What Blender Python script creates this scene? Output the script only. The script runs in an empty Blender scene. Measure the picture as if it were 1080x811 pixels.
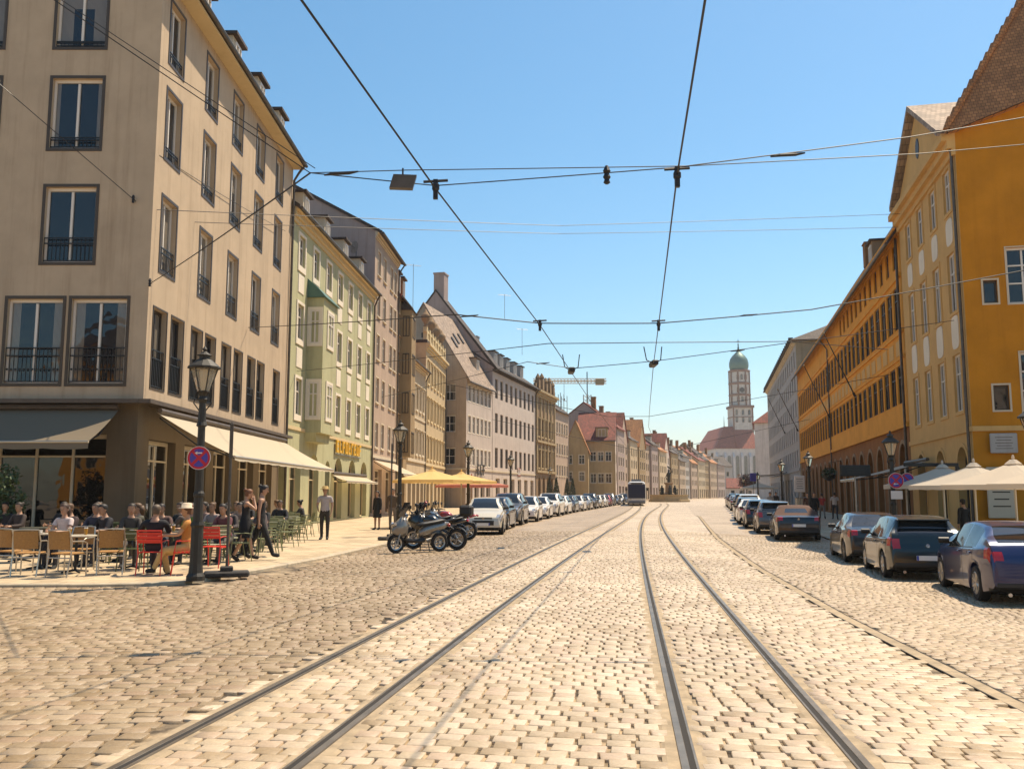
import bpy, bmesh, math, random
import numpy as np
from mathutils import Vector, Matrix
random.seed(7)
RNG = np.random.default_rng(7)
R = math.radians
SC = bpy.context.scene
COL = SC.collection

# ------------------------------------------------------------------ helpers
def tag(o, label=None, cat=None, group=None, kind=None):
    if label: o['label'] = label
    if cat: o['category'] = cat
    if group: o['group'] = group
    if kind: o['kind'] = kind
    return o

KIDS = {}
def own(o, parent):
    o.parent = parent
    KIDS.setdefault(parent.name, []).append(o)
def empty(name, loc=(0, 0, 0), rz=0.0, label=None, cat=None, group=None, parent=None):
    o = bpy.data.objects.new(name, None)
    COL.objects.link(o)
    o.location = loc
    o.rotation_euler = (0, 0, rz)
    o.empty_display_size = .2
    if parent: own(o, parent)
    return tag(o, label, cat, group)

def put(name, mesh, parent=None, loc=(0, 0, 0), rz=0.0):
    o = bpy.data.objects.new(name, mesh)
    COL.objects.link(o)
    o.location = loc
    o.rotation_euler = (0, 0, rz)
    if parent: own(o, parent)
    return o


def copy_tree(o, parent=None):
    c = o.copy()
    COL.objects.link(c)
    if parent: own(c, parent)
    for ch in list(KIDS.get(o.name, ())):
        copy_tree(ch, c)
    return c

class MB:
    """collects faces, builds ONE mesh"""
    def __init__(s):
        s.v = []; s.f = []; s.m = []; s.M = Matrix.Identity(4); s.mi = 0
    def pts(s, P):
        b = len(s.v)
        for p in P: s.v.append(tuple(s.M @ Vector(p)))
        return b
    def face(s, idx):
        s.f.append(tuple(idx)); s.m.append(s.mi)
    def poly(s, P):
        b = s.pts(P); s.face(range(b, b + len(P)))
    def box(s, x0, x1, y0, y1, z0, z1):
        if x0 > x1: x0, x1 = x1, x0
        if y0 > y1: y0, y1 = y1, y0
        if z0 > z1: z0, z1 = z1, z0
        b = s.pts([(x0,y0,z0),(x1,y0,z0),(x1,y1,z0),(x0,y1,z0),(x0,y0,z1),(x1,y0,z1),(x1,y1,z1),(x0,y1,z1)])
        for q in ((0,3,2,1),(4,5,6,7),(0,1,5,4),(1,2,6,5),(2,3,7,6),(3,0,4,7)): s.face([b+i for i in q])
    def bbox(s, x0, x1, y0, y1, z0, z1, c=.01):
        """box with chamfered edges"""
        c = min(c, abs(x1-x0)*.45, abs(y1-y0)*.45, abs(z1-z0)*.45)
        rings = []
        for z, k in ((z0, c), (z0+c, 0), (z1-c, 0), (z1, c)):
            a, b_, cc, d = x0+k, x1-k, y0+k, y1-k
            if k == 0:
                P = [(x0+c,y0,z),(x1-c,y0,z),(x1,y0+c,z),(x1,y1-c,z),(x1-c,y1,z),(x0+c,y1,z),(x0,y1-c,z),(x0,y0+c,z)]
            else:
                P = [(x0+c,cc,z),(x1-c,cc,z),(b_,y0+c,z),(b_,y1-c,z),(x1-c,d,z),(x0+c,d,z),(a,y1-c,z),(a,y0+c,z)]
            rings.append(s.pts(P))
        s.face([rings[0]+i for i in range(7,-1,-1)]); s.face([rings[3]+i for i in range(8)])
        for r in range(3):
            for i in range(8):
                j = (i+1) % 8
                s.face((rings[r]+i, rings[r]+j, rings[r+1]+j, rings[r+1]+i))
    def prism(s, P2, d0, d1, axis='y'):
        """extrude 2D polygon; axis y: P2=(x,z); axis x: P2=(y,z); axis z: P2=(x,y)"""
        def mk(p, d):
            return {'y': (p[0], d, p[1]), 'x': (d, p[0], p[1]), 'z': (p[0], p[1], d)}[axis]
        n = len(P2)
        a = s.pts([mk(p, d0) for p in P2]); b = s.pts([mk(p, d1) for p in P2])
        s.face([a+i for i in range(n)]); s.face([b+i for i in range(n-1, -1, -1)])
        for i in range(n):
            j = (i+1) % n
            s.face((a+i, b+i, b+j, a+j))
    def tube(s, P, r, n=6, caps=True):
        P = [Vector(p) for p in P]
        rs = r if isinstance(r, (list, tuple)) else [r]*len(P)
        rings = []
        up = None
        for i, p in enumerate(P):
            d = (P[min(i+1, len(P)-1)] - P[max(i-1, 0)])
            d = d.normalized() if d.length > 1e-9 else Vector((0,0,1))
            if up is None:
                up = Vector((0,0,1)) if abs(d.z) < .9 else Vector((1,0,0))
            a = d.cross(up)
            if a.length < 1e-6: a = d.cross(Vector((0,1,0)))
            a.normalize(); b = d.cross(a).normalized(); up = -b if False else up
            rings.append(s.pts([p + (a*math.cos(t) + b*math.sin(t))*rs[i] for t in [2*math.pi*k/n for k in range(n)]]))
        for i in range(len(P)-1):
            for k in range(n):
                j = (k+1) % n
                s.face((rings[i]+k, rings[i]+j, rings[i+1]+j, rings[i+1]+k))
        if caps:
            s.face([rings[0]+k for k in range(n-1, -1, -1)]); s.face([rings[-1]+k for k in range(n)])
    def lathe(s, prof, c=(0,0,0), n=12, axis='z', sx=1, sy=1, ang0=0, caps=True):
        rings = []
        for r, h in prof:
            P = []
            for k in range(n):
                t = 2*math.pi*k/n + ang0
                a, b = r*math.cos(t)*sx, r*math.sin(t)*sy
                P.append({'z': (c[0]+a, c[1]+b, c[2]+h), 'x': (c[0]+h, c[1]+a, c[2]+b), 'y': (c[0]+b, c[1]+h, c[2]+a)}[axis])
            rings.append(s.pts(P))
        for i in range(len(prof)-1):
            for k in range(n):
                j = (k+1) % n
                s.face((rings[i]+k, rings[i]+j, rings[i+1]+j, rings[i+1]+k))
        if caps: s.face([rings[0]+k for k in range(n-1, -1, -1)]); s.face([rings[-1]+k for k in range(n)])
    def ball(s, c, r, n=10, sx=1, sy=1, sz=1):
        prof = [(max(r*math.sin(math.pi*i/n*1.0), .0008), -r*math.cos(math.pi*i/n)*sz) for i in range(n+1)]
        s.lathe(prof, c, max(8, n), 'z', sx, sy)
    def mesh(s, name, mats, smooth=False):
        me = bpy.data.meshes.new(name)
        me.from_pydata(s.v, [], s.f)
        mats = mats if isinstance(mats, (list, tuple)) else [mats]
        for m in mats: me.materials.append(m)
        me.polygons.foreach_set('material_index', s.m)
        if smooth:
            me.polygons.foreach_set('use_smooth', [True]*len(s.f))
        me.update()
        return me
    def build(s, name, mats, parent=None, smooth=False, loc=(0,0,0), rz=0.0):
        return put(name, s.mesh(name, mats, smooth), parent, loc, rz)

def smooth_sharp(me, ang=35):
    """smooth shading with sharp edges above an angle"""
    bm = bmesh.new(); bm.from_mesh(me)
    bmesh.ops.remove_doubles(bm, verts=bm.verts, dist=1e-4)
    bmesh.ops.recalc_face_normals(bm, faces=bm.faces)
    for f in bm.faces: f.smooth = True
    for e in bm.edges:
        if len(e.link_faces) == 2 and e.calc_face_angle(0) > R(ang): e.smooth = False
    bm.to_mesh(me); bm.free(); me.update()
    return me

# ------------------------------------------------------------------ materials
def newmat(name):
    m = bpy.data.materials.new(name); m.use_nodes = True
    nt = m.node_tree
    b = nt.nodes['Principled BSDF']
    return m, nt, b
def N(nt, t, **kw):
    n = nt.nodes.new(t)
    for k, v in kw.items():
        if k.startswith('i_'):
            n.inputs[k[2:].replace('_', ' ')].default_value = v
        else: setattr(n, k, v)
    return n
def rgba(c): return (c[0], c[1], c[2], 1)
def sc(c, k): return tuple(min(1, x*k) for x in c)

def simple(name, col, rough=.6, metal=0.0, spec=.5, coat=0.0, var=0.0, bump=0.0, scale=8.0):
    m, nt, b = newmat(name)
    b.inputs['Base Color'].default_value = rgba(col)
    b.inputs['Roughness'].default_value = rough
    b.inputs['Metallic'].default_value = metal
    b.inputs['Specular IOR Level'].default_value = spec
    if coat:
        b.inputs['Coat Weight'].default_value = coat; b.inputs['Coat Roughness'].default_value = .04
    if var or bump:
        tc = N(nt, 'ShaderNodeTexCoord')
        nz = N(nt, 'ShaderNodeTexNoise', i_Scale=scale, i_Detail=6.0, i_Roughness=.6)
        nt.links.new(tc.outputs['Object'], nz.inputs['Vector'])
        if var:
            mx = N(nt, 'ShaderNodeMix', data_type='RGBA')
            mx.inputs[6].default_value = rgba(sc(col, 1-var)); mx.inputs[7].default_value = rgba(sc(col, 1+var))
            rp = N(nt, 'ShaderNodeMapRange'); rp.inputs[1].default_value = .3; rp.inputs[2].default_value = .7
            nt.links.new(nz.outputs['Fac'], rp.inputs[0]); nt.links.new(rp.outputs[0], mx.inputs[0])
            nt.links.new(mx.outputs[2], b.inputs['Base Color'])
        if bump:
            bp = N(nt, 'ShaderNodeBump', i_Strength=bump, i_Distance=.02)
            nt.links.new(nz.outputs['Fac'], bp.inputs['Height']); nt.links.new(bp.outputs[0], b.inputs['Normal'])
    return m

def plaster(name, col, var=.10, dirt=.24, rough=.92, bump=.3):
    m, nt, b = newmat(name)
    L = nt.links.new
    b.inputs['Roughness'].default_value = rough
    b.inputs['Specular IOR Level'].default_value = .2
    tc = N(nt, 'ShaderNodeTexCoord')
    n1 = N(nt, 'ShaderNodeTexNoise', i_Scale=.55, i_Detail=8.0, i_Roughness=.65)
    L(tc.outputs['Object'], n1.inputs['Vector'])
    mp = N(nt, 'ShaderNodeMapping'); mp.inputs['Scale'].default_value = (1.6, 1.6, .09)
    L(tc.outputs['Object'], mp.inputs['Vector'])
    n2 = N(nt, 'ShaderNodeTexNoise', i_Scale=1.7, i_Detail=5.0, i_Roughness=.7)
    L(mp.outputs[0], n2.inputs['Vector'])
    m1 = N(nt, 'ShaderNodeMix', data_type='RGBA')
    m1.inputs[6].default_value = rgba(sc(col, 1-var)); m1.inputs[7].default_value = rgba(sc(col, 1+var))
    r1 = N(nt, 'ShaderNodeMapRange'); r1.inputs[1].default_value = .32; r1.inputs[2].default_value = .68
    L(n1.outputs['Fac'], r1.inputs[0]); L(r1.outputs[0], m1.inputs[0])
    m2 = N(nt, 'ShaderNodeMix', data_type='RGBA', blend_type='MULTIPLY')
    r2 = N(nt, 'ShaderNodeMapRange'); r2.inputs[1].default_value = .5; r2.inputs[2].default_value = .85; r2.inputs[4].default_value = dirt*3
    L(n2.outputs['Fac'], r2.inputs[0]); L(r2.outputs[0], m2.inputs[0])
    L(m1.outputs[2], m2.inputs[6]); m2.inputs[7].default_value = (.55, .5, .45, 1)
    L(m2.outputs[2], b.inputs['Base Color'])
    n3 = N(nt, 'ShaderNodeTexNoise', i_Scale=14.0, i_Detail=6.0, i_Roughness=.7)
    L(tc.outputs['Object'], n3.inputs['Vector'])
    bp = N(nt, 'ShaderNodeBump', i_Strength=bump, i_Distance=.015)
    L(n3.outputs['Fac'], bp.inputs['Height']); L(bp.outputs[0], b.inputs['Normal'])
    return m

def tiles(name, col, row=.32, colw=.2, var=.3, vertical=True):
    """roof tiles: rows by height, jittered columns"""
    m, nt, b = newmat(name)
    L = nt.links.new
    b.inputs['Roughness'].default_value = .8
    tc = N(nt, 'ShaderNodeTexCoord')
    br = N(nt, 'ShaderNodeTexBrick', i_Scale=1.0)
    br.inputs['Brick Width'].default_value = colw; br.inputs['Row Height'].default_value = row*.7
    br.inputs['Mortar Size'].default_value = .012; br.inputs['Mortar Smooth'].default_value = .6
    br.inputs['Color1'].default_value = rgba(sc(col, 1-var)); br.inputs['Color2'].default_value = rgba(sc(col, 1+var))
    br.inputs['Mortar'].default_value = rgba(sc(col, .35))
    sx = N(nt, 'ShaderNodeSeparateXYZ'); L(tc.outputs['Object'], sx.inputs[0])
    sn = N(nt, 'ShaderNodeSeparateXYZ'); L(tc.outputs['Normal'], sn.inputs[0])
    an = []
    for ax in 'XY':
        q_ = N(nt, 'ShaderNodeMath', operation='ABSOLUTE'); L(sn.outputs[ax], q_.inputs[0]); an.append(q_)
    gt = N(nt, 'ShaderNodeMath', operation='GREATER_THAN'); L(an[0].outputs[0], gt.inputs[0]); L(an[1].outputs[0], gt.inputs[1])
    mxx = N(nt, 'ShaderNodeMix', data_type='FLOAT'); L(gt.outputs[0], mxx.inputs[0]); L(sx.outputs['X'], mxx.inputs[2]); L(sx.outputs['Y'], mxx.inputs[3])
    cx = N(nt, 'ShaderNodeCombineXYZ'); L(mxx.outputs[0], cx.inputs[0]); L(sx.outputs['Z'], cx.inputs[1])
    L(cx.outputs[0], br.inputs['Vector'])
    nz = N(nt, 'ShaderNodeTexNoise', i_Scale=.8, i_Detail=7.0, i_Roughness=.7)
    L(tc.outputs['Object'], nz.inputs['Vector'])
    mx = N(nt, 'ShaderNodeMix', data_type='RGBA', blend_type='MULTIPLY'); mx.inputs[0].default_value = .7
    cr = N(nt, 'ShaderNodeValToRGB'); cr.color_ramp.elements[0].position = .3; cr.color_ramp.elements[0].color = (.5,.48,.46,1)
    cr.color_ramp.elements[1].position = .7; cr.color_ramp.elements[1].color = (1.1,1.05,1,1)
    L(nz.outputs['Fac'], cr.inputs[0]); L(br.outputs['Color'], mx.inputs[6]); L(cr.outputs[0], mx.inputs[7])
    L(mx.outputs[2], b.inputs['Base Color'])
    bp = N(nt, 'ShaderNodeBump', i_Strength=.7, i_Distance=.03)
    iv = N(nt, 'ShaderNodeMath', operation='SUBTRACT'); iv.inputs[0].default_value = 1
    L(br.outputs['Fac'], iv.inputs[1]); L(iv.outputs[0], bp.inputs['Height']); L(bp.outputs[0], b.inputs['Normal'])
    return m

def glass_dark(name, col=(.012,.014,.018), rough=.03, wob=.03, curtains=True):
    """old window glass over a dark room: glossy with slightly uneven panes"""
    m, nt, b = newmat(name)
    L = nt.links.new
    b.inputs['Roughness'].default_value = rough
    b.inputs['Specular IOR Level'].default_value = .7
    tc = N(nt, 'ShaderNodeTexCoord'); oi = N(nt, 'ShaderNodeObjectInfo')
    ad = N(nt, 'ShaderNodeVectorMath', operation='ADD'); L(tc.outputs['Object'], ad.inputs[0])
    cb = N(nt, 'ShaderNodeCombineXYZ'); mu = N(nt, 'ShaderNodeMath', operation='MULTIPLY'); mu.inputs[1].default_value = 60
    L(oi.outputs['Random'], mu.inputs[0]); L(mu.outputs[0], cb.inputs[0]); L(cb.outputs[0], ad.inputs[1])
    nz = N(nt, 'ShaderNodeTexNoise', i_Scale=1.3, i_Detail=2.0)
    L(ad.outputs[0], nz.inputs['Vector'])
    bp = N(nt, 'ShaderNodeBump', i_Strength=.5, i_Distance=wob)
    L(nz.outputs['Fac'], bp.inputs['Height']); L(bp.outputs[0], b.inputs['Normal'])
    # curtains at the sides and blinds from the top, different in every window
    sx = N(nt, 'ShaderNodeSeparateXYZ'); L(tc.outputs['Object'], sx.inputs[0])
    def rnd(k):
        a_ = N(nt, 'ShaderNodeMath', operation='MULTIPLY'); a_.inputs[1].default_value = k; L(oi.outputs['Random'], a_.inputs[0])
        f = N(nt, 'ShaderNodeMath', operation='FRACT'); L(a_.outputs[0], f.inputs[0]); return f.outputs[0]
    def step(val, k, lo, hi):
        mr = N(nt, 'ShaderNodeMapRange'); mr.inputs[3].default_value = lo; mr.inputs[4].default_value = hi; L(rnd(k), mr.inputs[0])
        g_ = N(nt, 'ShaderNodeMath', operation='GREATER_THAN'); L(val, g_.inputs[0]); L(mr.outputs[0], g_.inputs[1]); return g_.outputs[0]
    ab = N(nt, 'ShaderNodeMath', operation='ABSOLUTE'); L(sx.outputs['X'], ab.inputs[0])
    s1, s2 = step(ab.outputs[0], 37.0, .16, 1.0), step(sx.outputs['Z'], 71.0, .7, 4.2)
    mxm = N(nt, 'ShaderNodeMath', operation='MAXIMUM'); L(s1, mxm.inputs[0]); L(s2, mxm.inputs[1])
    fold = N(nt, 'ShaderNodeTexWave', i_Scale=9.0, i_Distortion=1.5); L(tc.outputs['Object'], fold.inputs['Vector'])
    cc = N(nt, 'ShaderNodeMix', data_type='RGBA'); cc.inputs[6].default_value = (.10,.085,.065,1); cc.inputs[7].default_value = (.24,.21,.17,1); L(fold.outputs['Fac'], cc.inputs[0])
    mc = N(nt, 'ShaderNodeMix', data_type='RGBA'); mc.inputs[6].default_value = rgba(col); L(mxm.outputs[0], mc.inputs[0]); L(cc.outputs[2], mc.inputs[7])
    L(mc.outputs[2] if curtains else N(nt, 'ShaderNodeRGB').outputs[0], b.inputs['Base Color'])
    if not curtains: b.inputs['Base Color'].links[0].from_node.outputs[0].default_value = rgba(col)
    return m

M = {}
M['beige'] = plaster('beige_render', (.46,.355,.245))
M['beige_dark'] = plaster('brown_render', (.15,.115,.075))
M['green'] = plaster('green_render', (.43,.415,.245))
M['pink'] = plaster('pink_render', (.44,.33,.25))
M['mauve'] = plaster('mauve_render', (.36,.28,.25))
M['brown'] = plaster('brown_facade', (.33,.235,.13))
M['cream'] = plaster('cream_facade', (.52,.41,.27))
M['yellow'] = plaster('yellow_facade', (.52,.40,.24))
M['tan'] = plaster('tan_facade', (.42,.32,.23))
M['white'] = plaster('white_facade', (.56,.47,.40))
M['stone'] = plaster('brown_stone', (.29,.195,.115), .2, .3)
M['ochre'] = plaster('ochre_facade', (.50,.20,.014), .14, .12)
M['ochre_pale'] = plaster('pale_ochre_facade', (.60,.37,.14), .1, .1)
M['orange'] = plaster('orange_facade', (.70,.32,.05), .12, .12)
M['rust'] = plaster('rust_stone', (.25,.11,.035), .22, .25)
M['grey'] = plaster('grey_facade', (.40,.37,.34))
M['olive'] = plaster('olive_facade', (.40,.30,.17))
M['palepanel'] = plaster('pale_panel', (.74,.66,.53), .06, .08)
M['trim'] = plaster('pale_trim', (.58,.49,.36), .06, .1)
M['trimyellow'] = plaster('yellow_trim', (.60,.47,.27), .06, .1)
M['churchwhite'] = plaster('church_render', (.55,.5,.47))
M['roof_dark'] = tiles('dark_roof_tiles', (.075,.055,.045))
M['roof_brown'] = tiles('brown_roof_tiles', (.46,.20,.07), .22, .16, .22)
M['roof_tan'] = tiles('tan_roof_tiles', (.34,.22,.13))
M['roof_red'] = tiles('red_roof_tiles', (.21,.05,.03))
M['roof_pale'] = tiles('pale_roof_tiles', (.36,.27,.2))
M['roof_choir'] = tiles('red_choir_tiles', (.34,.085,.045))
M['copper'] = simple('patina_copper', (.075,.15,.125), .5, .3, var=.25, scale=1.5)
M['glass'] = glass_dark('window_glass')
M['shopglass'] = glass_dark('shop_glass', (.012,.011,.01), .02, .012, False)
M['framewhite'] = simple('white_window_paint', (.68,.62,.54), .5)
M['framedark'] = simple('dark_window_paint', (.045,.033,.022), .5)
M['framebrown'] = simple('brown_window_paint', (.055,.038,.022), .5)
M['iron'] = simple('black_iron', (.018,.017,.016), .45, .3, var=.3, scale=20)
M['lampgreen'] = simple('dark_lamp_paint', (.026,.022,.015), .6, .0, var=.25, scale=14)
M['steel'] = simple('galvanised_steel', (.30,.28,.25), .45, .7, var=.2, scale=6)
M['zinc'] = simple('zinc_gutter', (.10,.085,.07), .5, .5, var=.3, scale=4)
M['wire'] = simple('wire_metal', (.02,.02,.022), .5, .3)
M['concrete'] = simple('concrete', (.25,.22,.18), .9, var=.25, bump=.3, scale=9)
M['darkconcrete'] = simple('dark_rubber_foot', (.05,.045,.04), .9, var=.3, bump=.3, scale=9)
M['ledge'] = simple('brown_ledge_metal', (.09,.065,.045), .5, var=.2, scale=3)
# ------------------------------------------------------------------ lie of the land
def smooth01(x):
    x = np.clip(x, 0, 1); return x*x*(3-2*x)
def gz(x, y):
    """the carriageway falls away to the right-hand parking lane"""
    w = smooth01((np.asarray(x, float) - .12*np.asarray(y, float) - 1.6)/4.8)
    amp = np.interp(y, [-20, 28, 40, 60, 100], [.38, .38, .2, .08, 0])
    return -amp*w
def g(x, y): return float(gz(x, y))
XL_K = np.polyfit([-6,5.57,13,25,40,60,75,90,120,150],[-3.45,-1.8,-.68,1.2,3.75,7.0,9.6,12.2,16.4,20.6],4)
XR_K = np.polyfit([-6,5.57,13,25,40,60,75,90,120,150],[.1,1.66,2.52,4.05,6.15,9.2,11.8,14.6,20.0,25.0],4)
def XL(y): return np.polyval(XL_K, y)
def XR(y): return np.polyval(XR_K, y)
KL = [(-80,15.7),(-12,15.95),(-7.4,16.05),(-6.5,16.25),(-5.95,16.7),(-5.62,17.5),(-5.5,18.4),(-5.3,19.2),(-4.7,22.7),(-4.1,28.3),(-3.6,31.7),(-2.6,36),(-1.4,46),(0,57),(2.5,76),(7,102),(12,126),(20,165),(36,225)]
KR = [(9.6,-8),(10.5,10),(11.0,18),(11.55,24),(12.2,29),(12.95,37.5),(14,43),(15.2,50),(18,63),(23,89),(30.5,128),(40,170),(56,225)]
def kl(y): return np.interp(y, [p[1] for p in KL[8:]], [p[0] for p in KL[8:]])
def kr(y): return np.interp(y, [p[1] for p in KR], [p[0] for p in KR])
def gutter(y): return np.interp(y, [0,7.5,12.8,21,36,68], [3.85,4.13,4.61,5.67,8.09,14.0])

# sett paving for the far ground, procedural
def sett_material(name, far=True, dim=1.0):
    m, nt, b = newmat(name); L = nt.links.new
    b.inputs['Roughness'].default_value = .5; b.inputs['Specular IOR Level'].default_value = .42
    ge = N(nt, 'ShaderNodeNewGeometry'); tc = N(nt, 'ShaderNodeTexCoord')
    nz = N(nt, 'ShaderNodeTexNoise', i_Scale=.35, i_Detail=7.0, i_Roughness=.62); L(tc.outputs['Object'], nz.inputs['Vector'])
    cr = N(nt, 'ShaderNodeValToRGB'); e = cr.color_ramp.elements
    e[0].position = 0; e[0].color = (.44,.335,.21,1); e[1].position = 1; e[1].color = (.66,.545,.40,1)
    for p, c in ((.25,(.54,.435,.30)),(.5,(.60,.49,.345)),(.7,(.56,.43,.31)),(.86,(.63,.52,.39))):
        q = e.new(p); q.color = rgba(c)
    for q in e: q.color = (q.color[0]*dim, q.color[1]*dim*(dim+.0)**.12, q.color[2]*dim*dim**.3, 1)
    if far:
        mp = N(nt, 'ShaderNodeMapping'); mp.inputs['Rotation'].default_value = (0,0,.13)
        L(tc.outputs['Object'], mp.inputs['Vector'])
        br = N(nt, 'ShaderNodeTexBrick', i_Scale=1.0)
        br.inputs['Brick Width'].default_value = .187; br.inputs['Row Height'].default_value = .152
        br.inputs['Mortar Size'].default_value = .010; br.inputs['Mortar Smooth'].default_value = .3
        br.inputs['Color1'].default_value = (0,0,0,1); br.inputs['Color2'].default_value = (1,1,1,1); br.inputs['Mortar'].default_value = (.5,.5,.5,1)
        L(mp.outputs[0], br.inputs['Vector']); L(br.outputs['Color'], cr.inputs[0])
        mm = N(nt, 'ShaderNodeMix', data_type='RGBA'); L(br.outputs['Fac'], mm.inputs[0])
        L(cr.outputs[0], mm.inputs[6]); mm.inputs[7].default_value = (.22,.16,.10,1)
        col = mm.outputs[2]
        bp = N(nt, 'ShaderNodeBump', i_Strength=.5, i_Distance=.02)
        iv = N(nt, 'ShaderNodeMath', operation='SUBTRACT'); iv.inputs[0].default_value = 1
        L(br.outputs['Fac'], iv.inputs[1]); L(iv.outputs[0], bp.inputs['Height']); L(bp.outputs[0], b.inputs['Normal'])
    else:
        L(ge.outputs['Random Per Island'], cr.inputs[0]); col = cr.outputs[0]
        n4 = N(nt, 'ShaderNodeTexNoise', i_Scale=26.0, i_Detail=6.0, i_Roughness=.7); L(tc.outputs['Object'], n4.inputs['Vector'])
        bp = N(nt, 'ShaderNodeBump', i_Strength=.35, i_Distance=.012)
        L(n4.outputs['Fac'], bp.inputs['Height']); L(bp.outputs[0], b.inputs['Normal'])
        m4 = N(nt, 'ShaderNodeMix', data_type='RGBA', blend_type='MULTIPLY'); m4.inputs[0].default_value = .55
        c4 = N(nt, 'ShaderNodeValToRGB'); c4.color_ramp.elements[0].position = .35; c4.color_ramp.elements[0].color = (.74,.72,.70,1)
        c4.color_ramp.elements[1].position = .6; c4.color_ramp.elements[1].color = (1.05,1.04,1.02,1)
        L(n4.outputs['Fac'], c4.inputs[0]); L(col, m4.inputs[6]); L(c4.outputs[0], m4.inputs[7]); col = m4.outputs[2]
    mx = N(nt, 'ShaderNodeMix', data_type='RGBA', blend_type='MULTIPLY'); mx.inputs[0].default_value = .8
    c2 = N(nt, 'ShaderNodeValToRGB'); c2.color_ramp.elements[0].position = .33; c2.color_ramp.elements[0].color = (.66,.61,.54,1)
    c2.color_ramp.elements[1].position = .62; c2.color_ramp.elements[1].color = (1.04,1.03,1.01,1)
    L(nz.outputs['Fac'], c2.inputs[0]); L(col, mx.inputs[6]); L(c2.outputs[0], mx.inputs[7])
    # oil drips and damp repairs
    n5 = N(nt, 'ShaderNodeTexNoise', i_Scale=.8, i_Detail=4.0, i_Roughness=.55); L(tc.outputs['Object'], n5.inputs['Vector'])
    r5 = N(nt, 'ShaderNodeMapRange'); r5.inputs[1].default_value = .60; r5.inputs[2].default_value = .74; r5.inputs[4].default_value = .55; L(n5.outputs['Fac'], r5.inputs[0])
    m5 = N(nt, 'ShaderNodeMix', data_type='RGBA', blend_type='MULTIPLY'); L(r5.outputs[0], m5.inputs[0]); L(mx.outputs[2], m5.inputs[6]); m5.inputs[7].default_value = (.5,.46,.42,1)
    L(m5.outputs[2], b.inputs['Base Color'])
    return m
M['sett_far'] = sett_material('sett_paving', True, .97)
M['sett'] = sett_material('granite_setts', False, .93); M['sett_brown'] = sett_material('brown_granite_setts', False, .60); M['sett_tan'] = sett_material('tan_granite_setts', False, .78)
def joint_material():
    m, nt, b = newmat('sandy_joint'); L = nt.links.new; b.inputs['Roughness'].default_value = .95
    tc = N(nt, 'ShaderNodeTexCoord'); nz = N(nt, 'ShaderNodeTexNoise', i_Scale=1.6, i_Detail=5.0, i_Roughness=.7); L(tc.outputs['Object'], nz.inputs['Vector'])
    cr = N(nt, 'ShaderNodeValToRGB'); e = cr.color_ramp.elements; e[0].position = .42; e[0].color = (.05,.036,.022,1); e[1].position = .6; e[1].color = (.40,.30,.185,1)
    L(nz.outputs['Fac'], cr.inputs[0]); L(cr.outputs[0], b.inputs['Base Color']); return m
M['joint'] = joint_material()
M['bedding'] = simple('rail_bedding', (.33,.25,.155), .9, var=.3, bump=.5, scale=5)
M['railsteel'] = simple('worn_rail_steel', (.20,.165,.125), .42, .6, var=.3, scale=3)
M['groove'] = simple('rail_groove_dirt', (.02,.016,.012), .9)

def slab_material(name, c, size=.4):
    m, nt, b = newmat(name); L = nt.links.new
    b.inputs['Roughness'].default_value = .75; b.inputs['Specular IOR Level'].default_value = .3
    tc = N(nt, 'ShaderNodeTexCoord')
    br = N(nt, 'ShaderNodeTexBrick', i_Scale=1.0)
    br.inputs['Brick Width'].default_value = size*1.3; br.inputs['Row Height'].default_value = size
    br.inputs['Mortar Size'].default_value = .01
    br.inputs['Color1'].default_value = rgba(sc(c,.84)); br.inputs['Color2'].default_value = rgba(sc(c,1.12)); br.inputs['Mortar'].default_value = rgba(sc(c,.5))
    mp = N(nt, 'ShaderNodeMapping'); mp.inputs['Rotation'].default_value = (0,0,.15); L(tc.outputs['Object'], mp.inputs['Vector'])
    L(mp.outputs[0], br.inputs['Vector'])
    nz = N(nt, 'ShaderNodeTexNoise', i_Scale=.7, i_Detail=8.0, i_Roughness=.65); L(tc.outputs['Object'], nz.inputs['Vector'])
    mx = N(nt, 'ShaderNodeMix', data_type='RGBA', blend_type='MULTIPLY'); mx.inputs[0].default_value = .8
    c2 = N(nt, 'ShaderNodeValToRGB'); c2.color_ramp.elements[0].position = .3; c2.color_ramp.elements[0].color = (.68,.65,.6,1)
    c2.color_ramp.elements[1].position = .62; c2.color_ramp.elements[1].color = (1.03,1.02,1,1)
    L(nz.outputs['Fac'], c2.inputs[0]); L(br.outputs['Color'], mx.inputs[6]); L(c2.outputs[0], mx.inputs[7]); L(mx.outputs[2], b.inputs['Base Color'])
    bp = N(nt, 'ShaderNodeBump', i_Strength=.3, i_Distance=.01); iv = N(nt, 'ShaderNodeMath', operation='SUBTRACT'); iv.inputs[0].default_value = 1
    L(br.outputs['Fac'], iv.inputs[1]); L(iv.outputs[0], bp.inputs['Height']); L(bp.outputs[0], b.inputs['Normal'])
    return m
M['slab'] = slab_material('pavement_slabs', (.52,.41,.27))
M['kerbstone'] = simple('granite_kerb', (.42,.345,.24), .8, var=.25, bump=.3, scale=5)

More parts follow.
